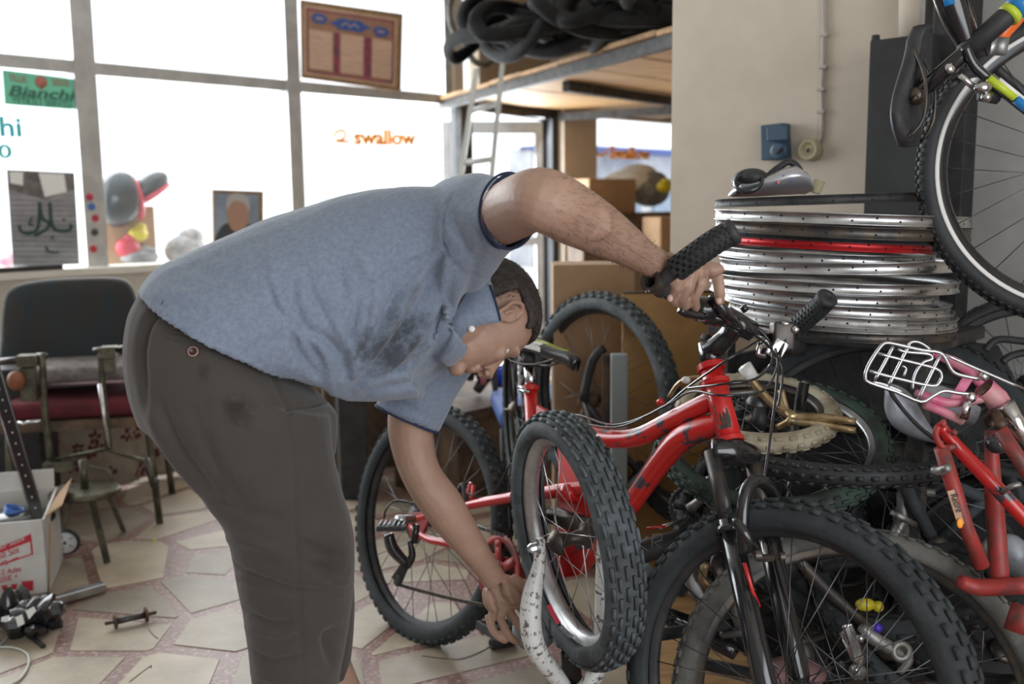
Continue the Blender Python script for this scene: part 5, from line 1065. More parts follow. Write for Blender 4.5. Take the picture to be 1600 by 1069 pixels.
# dark frames inside the heap
def junk_frame(label, P_, m='blkmat', r=.014, extra=()):
    """P_: pixel+depth for head, seat top, bottom bracket, rear axle"""
    h0, h1, s, b, a = [at(*p) for p in P_]; t = thing('bicycle_frame', label, 'bicycle frame', b)
    for nm, p, q, rr in (('head_tube', h0, h1, r * 1.2), ('top_tube', h0, s, r), ('down_tube', h1, b, r * 1.15), ('seat_tube', s, b, r)): MB().tube([p, q], rr, 10).build(nm, M[m], t)
    for o in (-.05, .05):
        MB().tube([s, a + FW * o], r * .55, 8).build('seat_stay', M[m], t); MB().tube([b, a + FW * o], r * .6, 8).build('chain_stay', M[m], t)
    MB().lathe([(0, -.035), (.021, -.035), (.021, .035), (0, .035)], b, FW, 16).build('bottom_bracket', M['darksteel'], t); return t
junk_frame('matt black frame lying in the heap behind the chain guard', ((1225, 870, 2.1), (1240, 905, 2.1), (1430, 880, 2.2), (1380, 1010, 2.1), (1520, 1000, 2.2)))
junk_frame('dark grey frame deep in the heap below the cream tyre', ((1120, 790, 2.3), (1115, 830, 2.3), (1330, 800, 2.35), (1290, 860, 2.3), (1440, 850, 2.35)), 'darksteel')
junk_frame('greenish black frame low at the foot of the heap', ((1080, 1000, 2.15), (1090, 1035, 2.15), (1260, 950, 2.3), (1300, 1080, 2.1), (1420, 1040, 2.2)), 'blkmat', .012)
junk_frame('dusty black frame leaning under the pink one', ((1400, 720, 2.15), (1410, 750, 2.15), (1540, 780, 2.1), (1460, 850, 2.15), (1600, 880, 2.1)), 'rubber_dust', .013)
# lettered black tube + silver tube left of the front wheel
kt = thing('lettered_black_tube', 'black frame tube with outlined letters between the fat tyre and the front wheel', 'frame tube', at(1020, 850, 2.15))
MB().tube([at(975, 872, 2.1), at(1100, 832, 2.25)], .026, 14).build('tube', M['blkmat'], kt)
kf = lambda x, y: at(x, y, 2.08)
for st in ([(998, 838), (996, 866)], [(998, 852), (1012, 838)], [(1000, 852), (1014, 862)], [(1020, 836), (1018, 858), (1020, 836), (1034, 834), (1034, 844), (1022, 848), (1034, 856)]): MB().tube([kf(*p) for p in st], .0012, 5).build('letter_outline', M['dullsilver'], kt)
MB().tube([at(1010, 826, 2.08), at(1040, 822, 2.08)], .003, 6).build('red_stripe', M['red'], kt); MB().tube([at(1030, 825, 2.08), at(1070, 812, 2.15)], .004, 6).build('silver_stripe', M['silver'], kt)
solo('silver_tube', MB().tube([at(980, 918, 2.15), at(1012, 890, 2.2)], .020, 12), M['greypost'], 'blue grey tube stub beside the fat tyre', 'tube')
# chainset and derailleur near the crown
cs = thing('chainset', 'greasy black chainring with worn crank standing behind the fork', 'chainset', at(1090, 790, 2.2))
sprocket(at(1078, 795, 2.2), nrm(V(-.55, -.83, .1)), .052, 'blkmat', .002, 30, 5, 'chainring', cs); 
MB().tube([at(1078, 795, 2.18), at(1108, 770, 2.15), at(1128, 745, 2.12)], [.012, .009, .012], 10, sm=3).build('crank_arm', M['dullsilver'], cs)
MB().tube([at(1100, 745, 2.15), at(1104, 775, 2.14), at(1118, 790, 2.12), at(1138, 782, 2.12)], [.007, .012, .01, .012], 10, sm=4).ell(at(1115, 755, 2.13), (RT, FW, UP), (.022, .01, .02), 12, 8).build('mechanism', M['dullsilver'], cs)
# chrome derailleur hanging in the front wheel
cdm = thing('chrome_derailleur', 'shiny chrome derailleur in the heap seen through the front wheel spokes', 'derailleur', at(1370, 1010, 1.9))
dm = lambda x, y, o=0: at(x, y, 1.9 + o)
MB().tube([dm(1322, 985), dm(1340, 1028), dm(1350, 1045)], [.016, .014, .012], 10).build('arm', M['chrome'], cdm)
MB().slab([dm(1316, 978, -.02), dm(1332, 974, -.02), dm(1352, 1030, -.02), dm(1334, 1036, -.02)], FW * .012).build('front_plate', M['chrome'], cdm, smooth=False, bevel=.004)
MB().tube([dm(1346, 980), dm(1366, 998), dm(1395, 1015), dm(1412, 1025)], [.010, .014, .014, .010], 10, sm=4).tube([dm(1412, 1006), dm(1420, 1030), dm(1405, 1052)], [.007, .010, .007], 8, sm=4).build('cage', M['dullsilver'], cdm)
MB().lathe([(.010, -.006), (.022, -.004), (.022, .004), (.010, .006)], dm(1408, 1018, -.01), -FW, 18, True).lathe([(0, -.006), (.017, -.004), (.017, .004), (0, .006)], dm(1340, 1050, -.01), -FW, 16).build('jockey_wheel', M['dullsilver'], cdm)
MB().lathe([(0, .010), (.007, .010), (.008, 0)], dm(1343, 997, -.03), -FW, 8).lathe([(0, .008), (.006, .008), (.007, 0)], dm(1336, 1046, -.03), -FW, 8).build('bolt', M['chrome'], cdm)
# chain guard strip, yellow, violet and red bits
solo('chain_guard', MB().tube([at(1245, 872, 1.98), at(1290, 920, 1.98), at(1340, 965, 1.98), at(1378, 1000, 1.98)], .012, 8, sm=3, flat=(FW, .5)), M['darksteel'], 'dark notched chain guard running slanted behind the spokes', 'chain guard')
solo('yellow_clip', MB().ell(at(1352, 945, 1.97), (RT, FW, UP), (.022, .012, .014), 10, 6).ell(at(1372, 948, 1.97), (RT, FW, UP), (.012, .01, .012), 10, 6), M['yellowplas'], 'yellow plastic part behind the front wheel spokes', 'plastic part')
solo('violet_clip', MB().tube([at(1366, 978, 1.93), at(1374, 984, 1.93)], .010, 8), M['purple'], 'violet plastic clip above the chrome derailleur', 'clip')
solo('red_bracket', MB().tube([at(1222, 890, 1.95), at(1236, 870, 1.95), at(1258, 858, 1.95)], [.006, .009, .006], 8, sm=3), M['redfade'], 'red curved bracket seen just right of the far fork leg', 'bracket')
solo('red_reflector', MB().box(at(1288, 858, 1.95), (RT, FW, UP), (.018, .006, .005)), M['redplas'], 'small red reflector under the front tyre top', 'reflector', smooth=False, bevel=.002)
lp = thing('lever_with_white_pad', 'pale blade shaped mudguard stay left behind the fork', 'mudguard', at(1100, 920, 2.05))
MB().tube([at(1105, 870, 2.05), at(1078, 885, 2.05), at(1085, 920, 2.05), at(1118, 965, 2.05)], [.006, .016, .018, .006], 10, sm=4, flat=(FW, .4)).build('blade', M['silver'], lp)
MB().tube([at(1102, 880, 2.03), at(1098, 905, 2.03), at(1110, 915, 2.03)], .010, 8, sm=3).build('yellowed_pad', M['gold'], lp)
MB().tube([at(1040, 962, 2.1), at(1090, 985, 2.1), at(1150, 1020, 2.05)], [.020, .024, .018], 12, sm=3).build('black_tube', M['blk'], lp)
solo('spring_coil', MB().tube([at(1112 + 16 * cos(t), 868 + t * 1.6 + 5 * sin(t), 2.12 - .02 * sin(t)) for t in np.linspace(0, 26, 90)], .003, 6), M['darksteel'], 'black coil spring behind the fork leg', 'spring')
solo('pinkish_bag', MB().ell(at(1240, 1052, 2.0), (RT, FW, UP), (.07, .05, .035), 16, 10), mat('pinkish_plastic', (.30, .17, .17), .3), 'crumpled pinkish plastic beside the front hub', 'bag')
solo('plywood_offcut', MB().slab([atz(1010, 900, .02), atz(1120, 890, .02), atz(1230, 1100, .02), atz(1000, 1100, .02)], V(0, 0, .016)), M['wood'], 'plywood offcut with knots on the floor under the heap', 'board', smooth=False)
for (x, y) in ((1044, 994), (1067, 1018)): pass
r7 = random.Random(11)
for k in range(34):
    x, y = r7.uniform(1085, 1590), r7.uniform(730, 1060); Y = r7.uniform(2.05, 2.4)
    if at(x, y, Y)[2] < .05: continue
    c = at(x, y, Y); d = nrm([r7.gauss(0, 1) for _ in range(3)]); e = nrm(np.cross(d, [r7.gauss(0, 1) for _ in range(3)])); L_ = r7.uniform(.05, .14); ty = k % 4; mm = r7.choice(['darksteel', 'blkmat', 'rubber', 'dullsilver', 'blk', 'rubber_dust'])
    if ty == 0: mb = MB().tube([c - d * L_, c, c + e * L_], [.012, .010, .012], 8, sm=4); nm, lb_, ct_ = 'handlebar_piece', 'bent dark bar in the heap of parts', 'bar'
    elif ty == 1: mb = MB().lathe([(0, -.01), (.03, -.008), (.034, 0), (.03, .008), (0, .01)], c, d, 14).tube([c - d * .04, c + d * .04], .007, 8); nm, lb_, ct_ = 'hub', 'greasy hub in the heap of parts', 'hub'
    elif ty == 2: mb = MB().box(c + e * .035, (d, e, np.cross(d, e)), (.045, .006, .012)).box(c - e * .035, (d, e, np.cross(d, e)), (.045, .006, .012)).box(c, (d, e, np.cross(d, e)), (.012, .04, .008)); nm, lb_, ct_ = 'pedal', 'dirty pedal in the heap of parts', 'pedal'
    else: mb = MB().tube([c - d * L_ * 1.6, c + d * L_ * 1.6], .013, 10).tube([c, c + e * L_], .009, 8); nm, lb_, ct_ = 'frame_tube', 'short dark frame tube in the heap of parts', 'tube'
    solo(nm, mb, M[mm], lb_, ct_, ct_ + 's in the heap of scrap parts')
# black backing added behind the heap, standing in for the shade there
solo('shade_backing', MB().slab([at(1120, 560, 2.55), at(1330, 520, 2.42), at(1560, 540, 2.30), at(1640, 700, 2.25), at(1640, 700, 2.25) * V(1, 1, 0), at(1120, 560, 2.55) * V(1, 1, 0)], V(0, .02, 0)), M['blkmat'], 'added black backing that stands in for shade behind the heap below the rims', 'sheet', smooth=False)
# gold kids crank, white lever
gk = thing('golden_fork', 'tarnished golden fork lying across the cream tyre', 'fork', at(1240, 650, 2.1))
_at = at
def at(x, y, Y): return _at(x, y, Y + .17)
for o in (-7, 7): MB().tube([at(1238, 655 + o * .3, 1.88), at(1285, 658 + o * .8, 1.85), at(1337, 666 + o, 1.82)], [.010, .009, .007], 10, sm=3).build('blade', M['gold'], gk)
MB().tube([at(1165, 570, 1.95), at(1176, 596, 1.94), at(1205, 628, 1.92), at(1240, 652, 1.89)], [.012, .009, .010, .012], 10, sm=4).tube([at(1220, 610, 1.92), at(1228, 640, 1.9), at(1236, 655, 1.88), at(1215, 668, 1.9)], .008, 8, sm=4).build('steerer', M['gold'], gk)
MB().tube([at(1163, 572, 1.93), at(1177, 592, 1.93)], [.016, .014], 8, flat=(FW, .5)).build('white_cap', M['whitep'], gk)
MB().lathe([(.0, -.025), (.012, -.025), (.016, 0), (.012, .025), (0, .025)], at(1187, 655, 1.93), UP, 14).build('hub_part', M['blkmat'], gk)
at = _at
wl = thing('white_cable_hook', 'dirty white cable curling left of the head tube', 'cable', at(1080, 590, 2.1)); MB().tube([at(1046, 620, 2.15), at(1062, 598, 2.12), at(1085, 590, 2.1), at(1110, 592, 2.1)], .005, 7, sm=4).build('cable', M['gold'], wl); MB().ell(at(1072, 594, 2.1), (RT, FW, UP), (.01, .008, .008), 8, 6).build('white_end', M['whitep'], wl)
# silver cloth saddle
ss = thing('silver_saddle', 'crinkled silver cloth covered saddle lying under the chrome rack', 'saddle', at(1420, 650, 1.85))
pts = [(1378, 612), (1384, 628), (1396, 646), (1412, 664), (1432, 682), (1455, 697)]; wd = [8, 22, 28, 24, 14, 4]
mb = MB(); rr = []
for (x, y), w_ in zip(spline([V(*p) for p in pts], 3), spline([V(w_) for w_ in wd], 3)):
    c = at(x + 12, y - 6, 1.85); rr.append([c + nrm(RT * .6 + UP * .8) * w_[0] * 1.85 / F * cos(a) + FW * .02 * sin(a) for a in np.linspace(0, 2 * pi, 14, endpoint=False)])
mb.ring(rr).build('cover', M['silvercloth'], ss)
MB().tube([at(x + 6, y - 20 + (x - 1378) * .12, 1.83) for x, y in pts], .004, 7, sm=4).build('edge_piping', M['blkmat'], ss)
MB().tube([at(1440, 612, 1.9), at(1480, 630, 1.9), at(1525, 650, 1.9)], [.02, .03, .02], 10, sm=3, flat=(FW, .5)).build('silver_strap', M['silvercloth'], ss)
# pink child's bicycle frame with chrome rack
pk = thing('pink_frame', "pink child's bicycle frame with open seat tube and chrome rack", 'bicycle frame', at(1540, 620, 1.8))
pt = lambda x, y, Y=1.80: at(x, y, Y)
MB().tube([pt(1537, 606), pt(1556, 622), pt(1580, 662), pt(1610, 712)], [.021, .021, .021, .021], 20, caps=False).build('seat_tube', M['pink'], pk)
MB().tube([pt(1538, 607, 1.801), pt(1553, 622, 1.801)], .017, 16).build('seat_tube_opening', M['rusty'], pk)
MB().tube([pt(1459, 554), pt(1487, 564), pt(1515, 580), pt(1532, 598)], [.006, .010, .010, .010], 10, sm=4).build('seat_stay', M['pink'], pk)
MB().tube([pt(1431, 614), pt(1455, 622), pt(1480, 629), pt(1515, 626), pt(1535, 622)], [.007, .009, .009, .009, .009], 10, sm=4).build('seat_stay', M['pink'], pk)
MB().tube([pt(1445, 632), pt(1470, 642), pt(1504, 658)], .009, 10).build('chain_stay', M['pink'], pk)
MB().slab([pt(1484, 623, 1.79), pt(1506, 587, 1.79), pt(1522, 592, 1.79), pt(1502, 624, 1.79)], FW * .004).build('bridge_plate', M['pink'], pk, smooth=False, bevel=.002)
MB().slab([pt(1568, 640, 1.79), pt(1583, 652, 1.79), pt(1575, 672, 1.79), pt(1560, 662, 1.79)], FW * .006).build('lug', M['pink'], pk, smooth=False, bevel=.002)
MB().tube([pt(1571, 632, 1.77), pt(1612, 705, 1.77)], .0165, 18).build('chrome_post', M['chrome'], pk)
MB().tube([pt(1506, 655, 1.78), pt(1513, 628, 1.78)], .008, 8, flat=(FW, .5)).ell(pt(1518, 621, 1.78), (RT, FW, UP), (.010, .006, .010), 10, 8).build('clamp', M['chrome'], pk)
MB().ell(pt(1538, 587, 1.78), (RT, FW, UP), (.009, .006, .010), 10, 8).build('clamp', M['chrome'], pk)
rk = []
def rod(pts, c=False, r=.0032): rk.append(MB().tube([pt(x, y, 1.77) for x, y in pts], r, 7, sm=3, closed=c))
rod([(1516, 616), (1496, 614), (1474, 611), (1456, 620), (1438, 628), (1400, 612), (1358, 598), (1352, 590), (1354, 578), (1362, 562), (1375, 543), (1384, 536), (1400, 538), (1440, 547), (1468, 551), (1478, 562), (1489, 581), (1508, 588), (1530, 592)], r=.0036)
rod([(1373, 553), (1420, 565), (1462, 576), (1471, 586), (1468, 597), (1455, 603), (1400, 591), (1359, 580)]); rod([(1420, 541), (1404, 572), (1388, 604)]); rod([(1469, 556), (1452, 590), (1435, 624)]); rod([(1396, 541), (1382, 568), (1367, 594)])
rod([(1420, 544), (1422, 536), (1432, 534), (1444, 539), (1454, 547)], r=.0028); rod([(1404, 546), (1415, 550), (1448, 553), (1456, 557), (1455, 562), (1443, 566), (1432, 580), (1427, 595), (1426, 608)], r=.0028); rod([(1365, 597), (1375, 599), (1385, 602), (1414, 614)], r=.0025)
rod([(1478, 555), (1530, 578), (1600, 608)], r=.003); rod([(1410, 572), (1416, 576), (1412, 588)], r=.0022)
rroot = rk[0].build('rack', M['silver'], pk)
for x in rk[1:]: x.build('rack_rod', M['silver'], rroot)
# second red frame with lettering
r2 = thing('red_frame', 'scuffed red bicycle frame with lettered tube crossing the heap at the right', 'bicycle frame', at(1530, 780, 1.72))
qt = lambda x, y, Y=1.72: at(x, y, Y)
M_r = 'redfade'
ta = MB().tube([qt(1471, 700), qt(1509, 824), qt(1534, 885)], [.0135, .0135, .014], 14).build('seat_tube', M[M_r], r2)
MB().tube([qt(1468, 664, 1.74), qt(1494, 697, 1.74), qt(1551, 756, 1.70), qt(1612, 822, 1.68)], [.010, .0125, .0135, .0135], 14, sm=3).build('top_tube', M['redchip'], r2)
MB().tube([qt(1548, 672, 1.80), qt(1551, 751, 1.78), qt(1557, 830, 1.76), qt(1563, 915, 1.74)], [.011, .015, .0165, .0165], 14, sm=3).build('down_tube', M[M_r], r2)
MB().tube([qt(1563, 672, 1.66), qt(1612, 748, 1.62)], .0125, 12).build('seat_stay', M[M_r], r2)
MB().tube([qt(1500, 908, 1.74), qt(1530, 918, 1.74), qt(1615, 914, 1.70)], [.012, .016, .016], 12, sm=3).build('chain_stay', M[M_r], r2)
MB().tube([qt(1592, 990, 1.66), qt(1604, 948, 1.67)], [.026, .024], 16).build('head_tube', M[M_r], r2)
MB().tube([qt(1466, 666), qt(1462, 680), qt(1474, 700), qt(1494, 697)], .006, 8, sm=3).ell(qt(1474, 662), (RT, FW, UP), (.006, .006, .008), 8, 6).ell(qt(1491, 676), (RT, FW, UP), (.006, .006, .006), 8, 6).build('dropout', M[M_r], r2)
MB().tube([qt(1550, 665, 1.78), qt(1545, 655, 1.78), qt(1555, 645, 1.76), qt(1565, 668, 1.72)], .009, 8, sm=3).build('dropout', M['rusty'], r2)
p0, p1 = qt(1486, 776, 1.702), qt(1503, 824, 1.702); xd = nrm(p1 - p0); yd = nrm(UP * .3 + RT * .95); 
mb = MB().slab([qt(1480, 768, 1.7045), qt(1491, 765, 1.7045), qt(1507, 818, 1.7045), qt(1497, 822, 1.7045)], FW * .001); mb.build('label', M['tan'], ta, smooth=False)
fo = font('Retire', qt(1485, 773, 1.701), xd, nrm(np.cross(-FW, xd)), .018, M['ink_black'], r2, ext=.0004, shear=.2, xs=.8)
MB().ell(qt(1500, 818, 1.70), (RT, FW, UP), (.006, .002, .009), 10, 6).build('label_flame', M['orange'], r2)
MB().tube([qt(1455, 735, 1.73), qt(1470, 736, 1.72), qt(1482, 730, 1.70)], [.006, .009, .007], 8, sm=3).build('cable_clamp', M['dullsilver'], r2)
MB().tube([qt(1566, 770, 1.68), qt(1580, 760, 1.66), qt(1594, 757, 1.66)], .005, 8, sm=3).build('cable_clamp', M['dullsilver'], r2)
solo('round_bell', MB().ell(at(1560, 694, 1.74), (RT, FW, UP), (.022, .018, .018), 16, 10), M['helm_black'], 'round black bell between the red frame tubes', 'bell')
solo('grey_bag', MB().ell(at(1585, 870, 2.0), (nrm(RT + UP * .4), FW, nrm(UP - RT * .4)), (.035, .04, .05), 14, 9), M['silvercloth'], 'crumpled grey bag behind the red frame at the right edge', 'bag')
for k, pts in enumerate(([(1540, 548), (1552, 534), (1568, 530), (1605, 534)], [(1566, 566), (1580, 556), (1605, 550)])): solo('bent_black_bar', MB().tube([at(x, y, 2.2) for x, y in pts], .0085, 9, sm=4), M['blkmat'], ['upper bent black bar before the grey board', 'lower bent black bar before the grey board'][k], 'bar')
# ================================================================ THE MAN
def px2m(px, p): return px * ((p - CAM) @ FW) / F
def sec(cx, cy, Y, hw, dx, dy, dr, sh=0.0, n=28, pw=1.0):
    """cross-section: half-width hw pixels along image direction (dx, dy down), dr metres in depth, sh metres: near side up / far side down"""
    c = at(cx, cy, Y); L = sqrt(dx * dx + dy * dy); u = RT * dx / L - UP * dy / L; r = px2m(hw, c); r = sqrt(max(1e-6, r * r - sh * sh))
    out = []
    for k in range(n):
        a = 2 * pi * k / n; ca, sa = cos(a), sin(a); ca = abs(ca) ** pw * (1 if ca > 0 else -1); sa = abs(sa) ** pw * (1 if sa > 0 else -1)
        out.append(c + u * (r * ca + sh * sa) + FW * dr * sa)
    return out
def loft(mb, secs, k=5):
    """interpolated rings"""
    n = len(secs[0]); S_ = [np.array(s).reshape(-1) for s in secs]; return mb.ring([q.reshape(n, 3) for q in spline(S_, k)])
def bake(mb, voxel, smooth=6, fac=.5):
    o = mb.build('tmp', M['red']); r = o.modifiers.new('r', 'REMESH'); r.mode = 'VOXEL'; r.voxel_size = voxel; r.use_smooth_shade = True
    s = o.modifiers.new('s', 'SMOOTH'); s.factor = fac; s.iterations = smooth
    bpy.context.view_layer.update(); dg = bpy.context.evaluated_depsgraph_get(); me = bpy.data.meshes.new_from_object(o.evaluated_get(dg)); bpy.data.objects.remove(o); return me
def coords(me):
    a = np.empty(len(me.vertices) * 3, np.float32); me.vertices.foreach_get('co', a); nn = np.empty(len(me.vertices) * 3, np.float32); me.vertex_normals.foreach_get('vector', nn)
    return a.reshape(-1, 3).astype(float), nn.reshape(-1, 3).astype(float)
def setco(me, a): me.vertices.foreach_set('co', a.astype(np.float32).ravel()); me.update()
def link(me, name, m, parent): o = bpy.data.objects.new(name, me); C.objects.link(o); me.materials.clear(); me.materials.append(m); me.shade_smooth(); o.parent = parent; return o
def segdist(q, pl):
    d = np.full(len(q), 1e9); tt = np.zeros(len(q)); n = len(pl) - 1
    for i in range(n):
        a, b = np.array(pl[i], float), np.array(pl[i + 1], float); ab = b - a; t = np.clip(((q - a) @ ab) / (ab @ ab), 0, 1); dd = np.linalg.norm(q - a - t[:, None] * ab, axis=1); m_ = dd < d; d[m_] = dd[m_]; tt[m_] = (i + t[m_]) / n
    return d, tt
def fold(co, nn, lines, facing=True):
    q = proj(co); vd = co - CAM; vd /= np.linalg.norm(vd, axis=1)[:, None]; f = -(nn * vd).sum(1); wgt = np.clip((f + .15) / .35, 0, 1) if facing else 1
    disp = np.zeros(len(co))
    for pts, amp, wd, *e in lines:
        pts = [p[:2] for p in spline([V(*p, 0) for p in pts], 5)]; d, t = segdist(q, pts); env = np.sin(np.clip(t, .02, .98) * pi) ** .5 if not e else 1
        disp += amp * np.exp(-(d / wd) ** 2) * env
    return co + nn * (disp * wgt)[:, None]
man = thing('person', 'man in grey blue polo shirt and brown trousers bending over the red bicycle', 'person', (0, 0, 0))
skin = mat('skin', (.40, .26, .19), .5, col2=(.33, .195, .14), scale=11, detail=6, lo=.35, hi=.75, bump=.25, bscale=160, spec=.4)
skin.node_tree.nodes['Principled BSDF'].inputs['Subsurface Weight'].default_value = .08
skin.node_tree.nodes['Principled BSDF'].inputs['Subsurface Radius'].default_value = (.012, .005, .003)
ax3 = (RT, FW, UP)
bm_ = MB()
def arm(mb, pts): P_ = [at(x, y, Y) for x, y, Y, r in pts]; mb.tube(P_, [p[3] for p in pts], 20, sm=6)
# near (raised) arm
arm(bm_, [(735, 362, 1.72, .048), (770, 345, 1.64, .047), (800, 328, 1.55, .0475), (838, 312, 1.455, .046), (862, 318, 1.445, .0465), (896, 336, 1.48, .0455), (936, 358, 1.53, .0405), (974, 381, 1.585, .0335), (1008, 403, 1.64, .0275), (1034, 417, 1.685, .0265), (1050, 420, 1.71, .027)])
bm_.ell(at(833, 298, 1.445), ax3, (.030, .026, .030), 14, 10)
bm_.ell(at(890, 328, 1.475), (nrm(RT - UP * .55), FW, nrm(UP + RT * .55)), (.070, .026, .0385), 18, 12)
# near hand, fingers closed over the grip
bm_.ell(at(1074, 421, 1.725), (nrm(RT - UP * .25), nrm(FW + RT * .3), nrm(UP + RT * .25)), (.044, .030, .022), 18, 12)
bm_.ell(at(1094, 424, 1.735), (nrm(RT + UP * .1), nrm(FW - RT * .5), nrm(UP)), (.034, .042, .017), 18, 12)
fing = [([(1064, 432, 1.677), (1058, 447, 1.680), (1049, 462, 1.700), (1056, 473, 1.727)], (0.0116, 0.0110, 0.0099, 0.0086)),
        ([(1082, 424, 1.702), (1075, 446, 1.694), (1066, 464, 1.710), (1070, 478, 1.740)], (0.0127, 0.0119, 0.0108, 0.0094)),
        ([(1100, 420, 1.734), (1094, 443, 1.720), (1084, 464, 1.728), (1086, 480, 1.760)], (0.0130, 0.0123, 0.0110, 0.0097)),
        ([(1112, 421, 1.777), (1121, 436, 1.760), (1124, 455, 1.754), (1125, 470, 1.767)], (0.0123, 0.0114, 0.0103, 0.0090))]
for f_, r_ in fing: bm_.tube([at(*p) for p in f_], r_, 12, sm=5); bm_.ell(at(*f_[-1]), ax3, (r_[-1],) * 3, 10, 8)
for f_, r_ in fing: bm_.ell(at(*f_[1]), ax3, (r_[1] * 1.10,) * 3, 10, 8)
bm_.tube([at(1050, 430, 1.67), at(1060, 462, 1.74), at(1082, 484, 1.80), at(1098, 486, 1.84)], (.016, .013, .011, .009), 12, sm=4)    # thumb round the back of the bar
# far (hanging) arm
arm(bm_, [(672, 560, 1.99, .058), (655, 610, 1.99, .053), (642, 660, 1.99, .048), (646, 705, 1.985, .043), (662, 748, 1.975, .041), (690, 788, 1.97, .043), (716, 826, 1.985, .038), (742, 862, 2.01, .031), (762, 890, 2.03, .0265), (772, 905, 2.04, .027)])
bm_.ell(at(652, 752, 1.99), ax3, (.020, .022, .026), 12, 8)
# far hand: palm towards the camera, fingers down
bm_.ell(at(778, 936, 2.045), (nrm(RT * .9 + UP * .2), FW, nrm(UP * .95 - RT * .3)), (.034, .013, .040), 18, 12)
bm_.ell(at(799, 922, 2.030), (nrm(UP * .9 - RT * .35), FW, nrm(RT + UP * .3)), (.036, .017, .021), 14, 10)
bm_.ell(at(768, 940, 2.03), (nrm(UP * .95 - RT * .3), FW, RT), (.030, .013, .011), 14, 10)
ff = [([(763, 960, 2.04), (769, 982, 2.025), (779, 995, 2.012), (789, 1001, 2.012)], (.0098, .0092, .0084, .0074)),
      ([(778, 956, 2.045), (788, 980, 2.02), (798, 996, 2.01), (807, 1003, 2.015)], (.0102, .0096, .0086, .0076)),
      ([(793, 950, 2.045), (806, 971, 2.02), (816, 987, 2.015), (823, 997, 2.02)], (.0102, .0096, .0086, .0076)),
      ([(807, 943, 2.05), (823, 959, 2.035), (833, 973, 2.03), (839, 984, 2.03)], (.0098, .0092, .0084, .0074)),
      ([(800, 905, 2.030), (817, 916, 2.015), (828, 930, 2.010), (832, 943, 2.015)], (.0140, .0122, .0105, .0088))]
for f_, r_ in ff: bm_.tube([at(*p) for p in f_], r_, 12, sm=5); bm_.ell(at(*f_[-1]), ax3, (r_[-1],) * 3, 10, 8)
# torso, pelvis and legs under the clothes
loft(bm_, [sec(340, 530, 1.74, 80, .8, .6, .12), sec(430, 495, 1.76, 92, .6, .8, .12), sec(560, 450, 1.80, 105, .2, .98, .14), sec(670, 440, 1.84, 105, .1, .99, .17, .06), sec(735, 430, 1.85, 62, .1, 1, .11, .03), sec(762, 450, 1.86, 40, .2, .98, .05)], 4)
def leg(mb, pts): P_ = [at(x, y, Y) for x, y, Y, r in pts]; mb.tube(P_, [p[3] for p in pts], 18, sm=5)
leg(bm_, [(372, 660, 1.68, .080), (400, 740, 1.65, .080), (455, 880, 1.63, .062), (468, 1000, 1.64, .052), (463, 1150, 1.68, .045), (455, 1255, 1.71, .036)])
leg(bm_, [(385, 660, 1.87, .080), (430, 740, 1.92, .080), (480, 860, 1.95, .058), (494, 960, 1.97, .048), (522, 1050, 1.99, .041), (552, 1105, 2.02, .034), (566, 1145, 2.05, .032)])
for (x, Y) in ((455, 1.71), (566, 2.05)):
    z = .05; c = at(x, 1200, Y); c = V(c[0], c[1], .0); bm_.tube([V(c[0], c[1], .10), V(c[0] + .01, c[1], .06), V(c[0] + .07, c[1] - .01, .045), V(c[0] + .16, c[1] - .02, .028), V(c[0] + .20, c[1] - .02, .02)], [.036, .040, .036, .030, .018], 14, sm=3)
# head: local frame (up towards the crown, forward to the face, side to the camera)
hu = nrm(RT * .74 + UP * .22 + FW * .62); hf0 = RT * .22 - UP * .95 + FW * .10; hf = nrm(hf0 - hu * (hf0 @ hu)); hs = np.cross(hu, hf); hs = hs if hs @ FW < 0 else -hs
HC_ = at(793, 490, 1.80) - hs * .072 + hu * .012
def hp(f_, s_, u_): return HC_ + hf * f_ + hs * s_ + hu * u_
HA = (hf, hs, hu)
bm_.ell(hp(-.005, 0, .020), HA, (.092, .072, .078), 28, 20)                 # cranium
bm_.ell(hp(.030, 0, -.030), HA, (.060, .058, .070), 24, 16)                 # face
bm_.ell(hp(.040, 0, -.075), HA, (.046, .045, .034), 20, 14)                 # jaw
bm_.ell(hp(.078, 0, -.098), HA, (.016, .020, .014), 14, 10)                 # chin
bm_.tube([hp(.080, 0, .010), hp(.096, 0, -.018), hp(.108, 0, -.036)], (.009, .010, .013), 12, sm=3)   # nose
for s in (-1, 1):
    bm_.ell(hp(.102, .010 * s, -.040), HA, (.008, .008, .007), 10, 8); bm_.ell(hp(.066, .032 * s, -.022), HA, (.018, .020, .016), 14, 10)
    bm_.ell(hp(.076, .026 * s, .016), HA, (.012, .024, .008), 12, 8)
bm_.ell(hp(.088, 0, -.060), HA, (.010, .022, .006), 12, 8); bm_.ell(hp(.086, 0, -.071), HA, (.010, .019, .006), 12, 8)   # lips
bm_.tube([HC_ + hf * .0 - hu * .06, HC_ - hf * .012 - hu * .105, at(712, 448, 1.84)], (.056, .056, .062), 18, sm=3)           # neck
def ear(s, mb):
    c = hp(-.002, .070 * s, -.012); pts = [c + hf * (.016 * cos(a) * (1.0 if sin(a) > -.3 else .7)) + hu * .032 * sin(a) + hs * s * (.010 - .008 * cos(a)) for a in np.linspace(0, 2 * pi, 16, endpoint=False)]
    mb.tube(pts, .0048, 8, closed=True); mb.ell(c + hs * s * .002, HA, (.014, .005, .028), 12, 8); mb.tube([c + hf * .010 + hu * .010 + hs * s * .008, c + hf * -.002 + hu * .008 + hs * s * .010, c + hf * .0 - hu * .012 + hs * s * .009], .0035, 8, sm=3)
ear(1, bm_); ear(-1, bm_)
me = bake(bm_, .0029, 3, .5)
co, nn = coords(me)
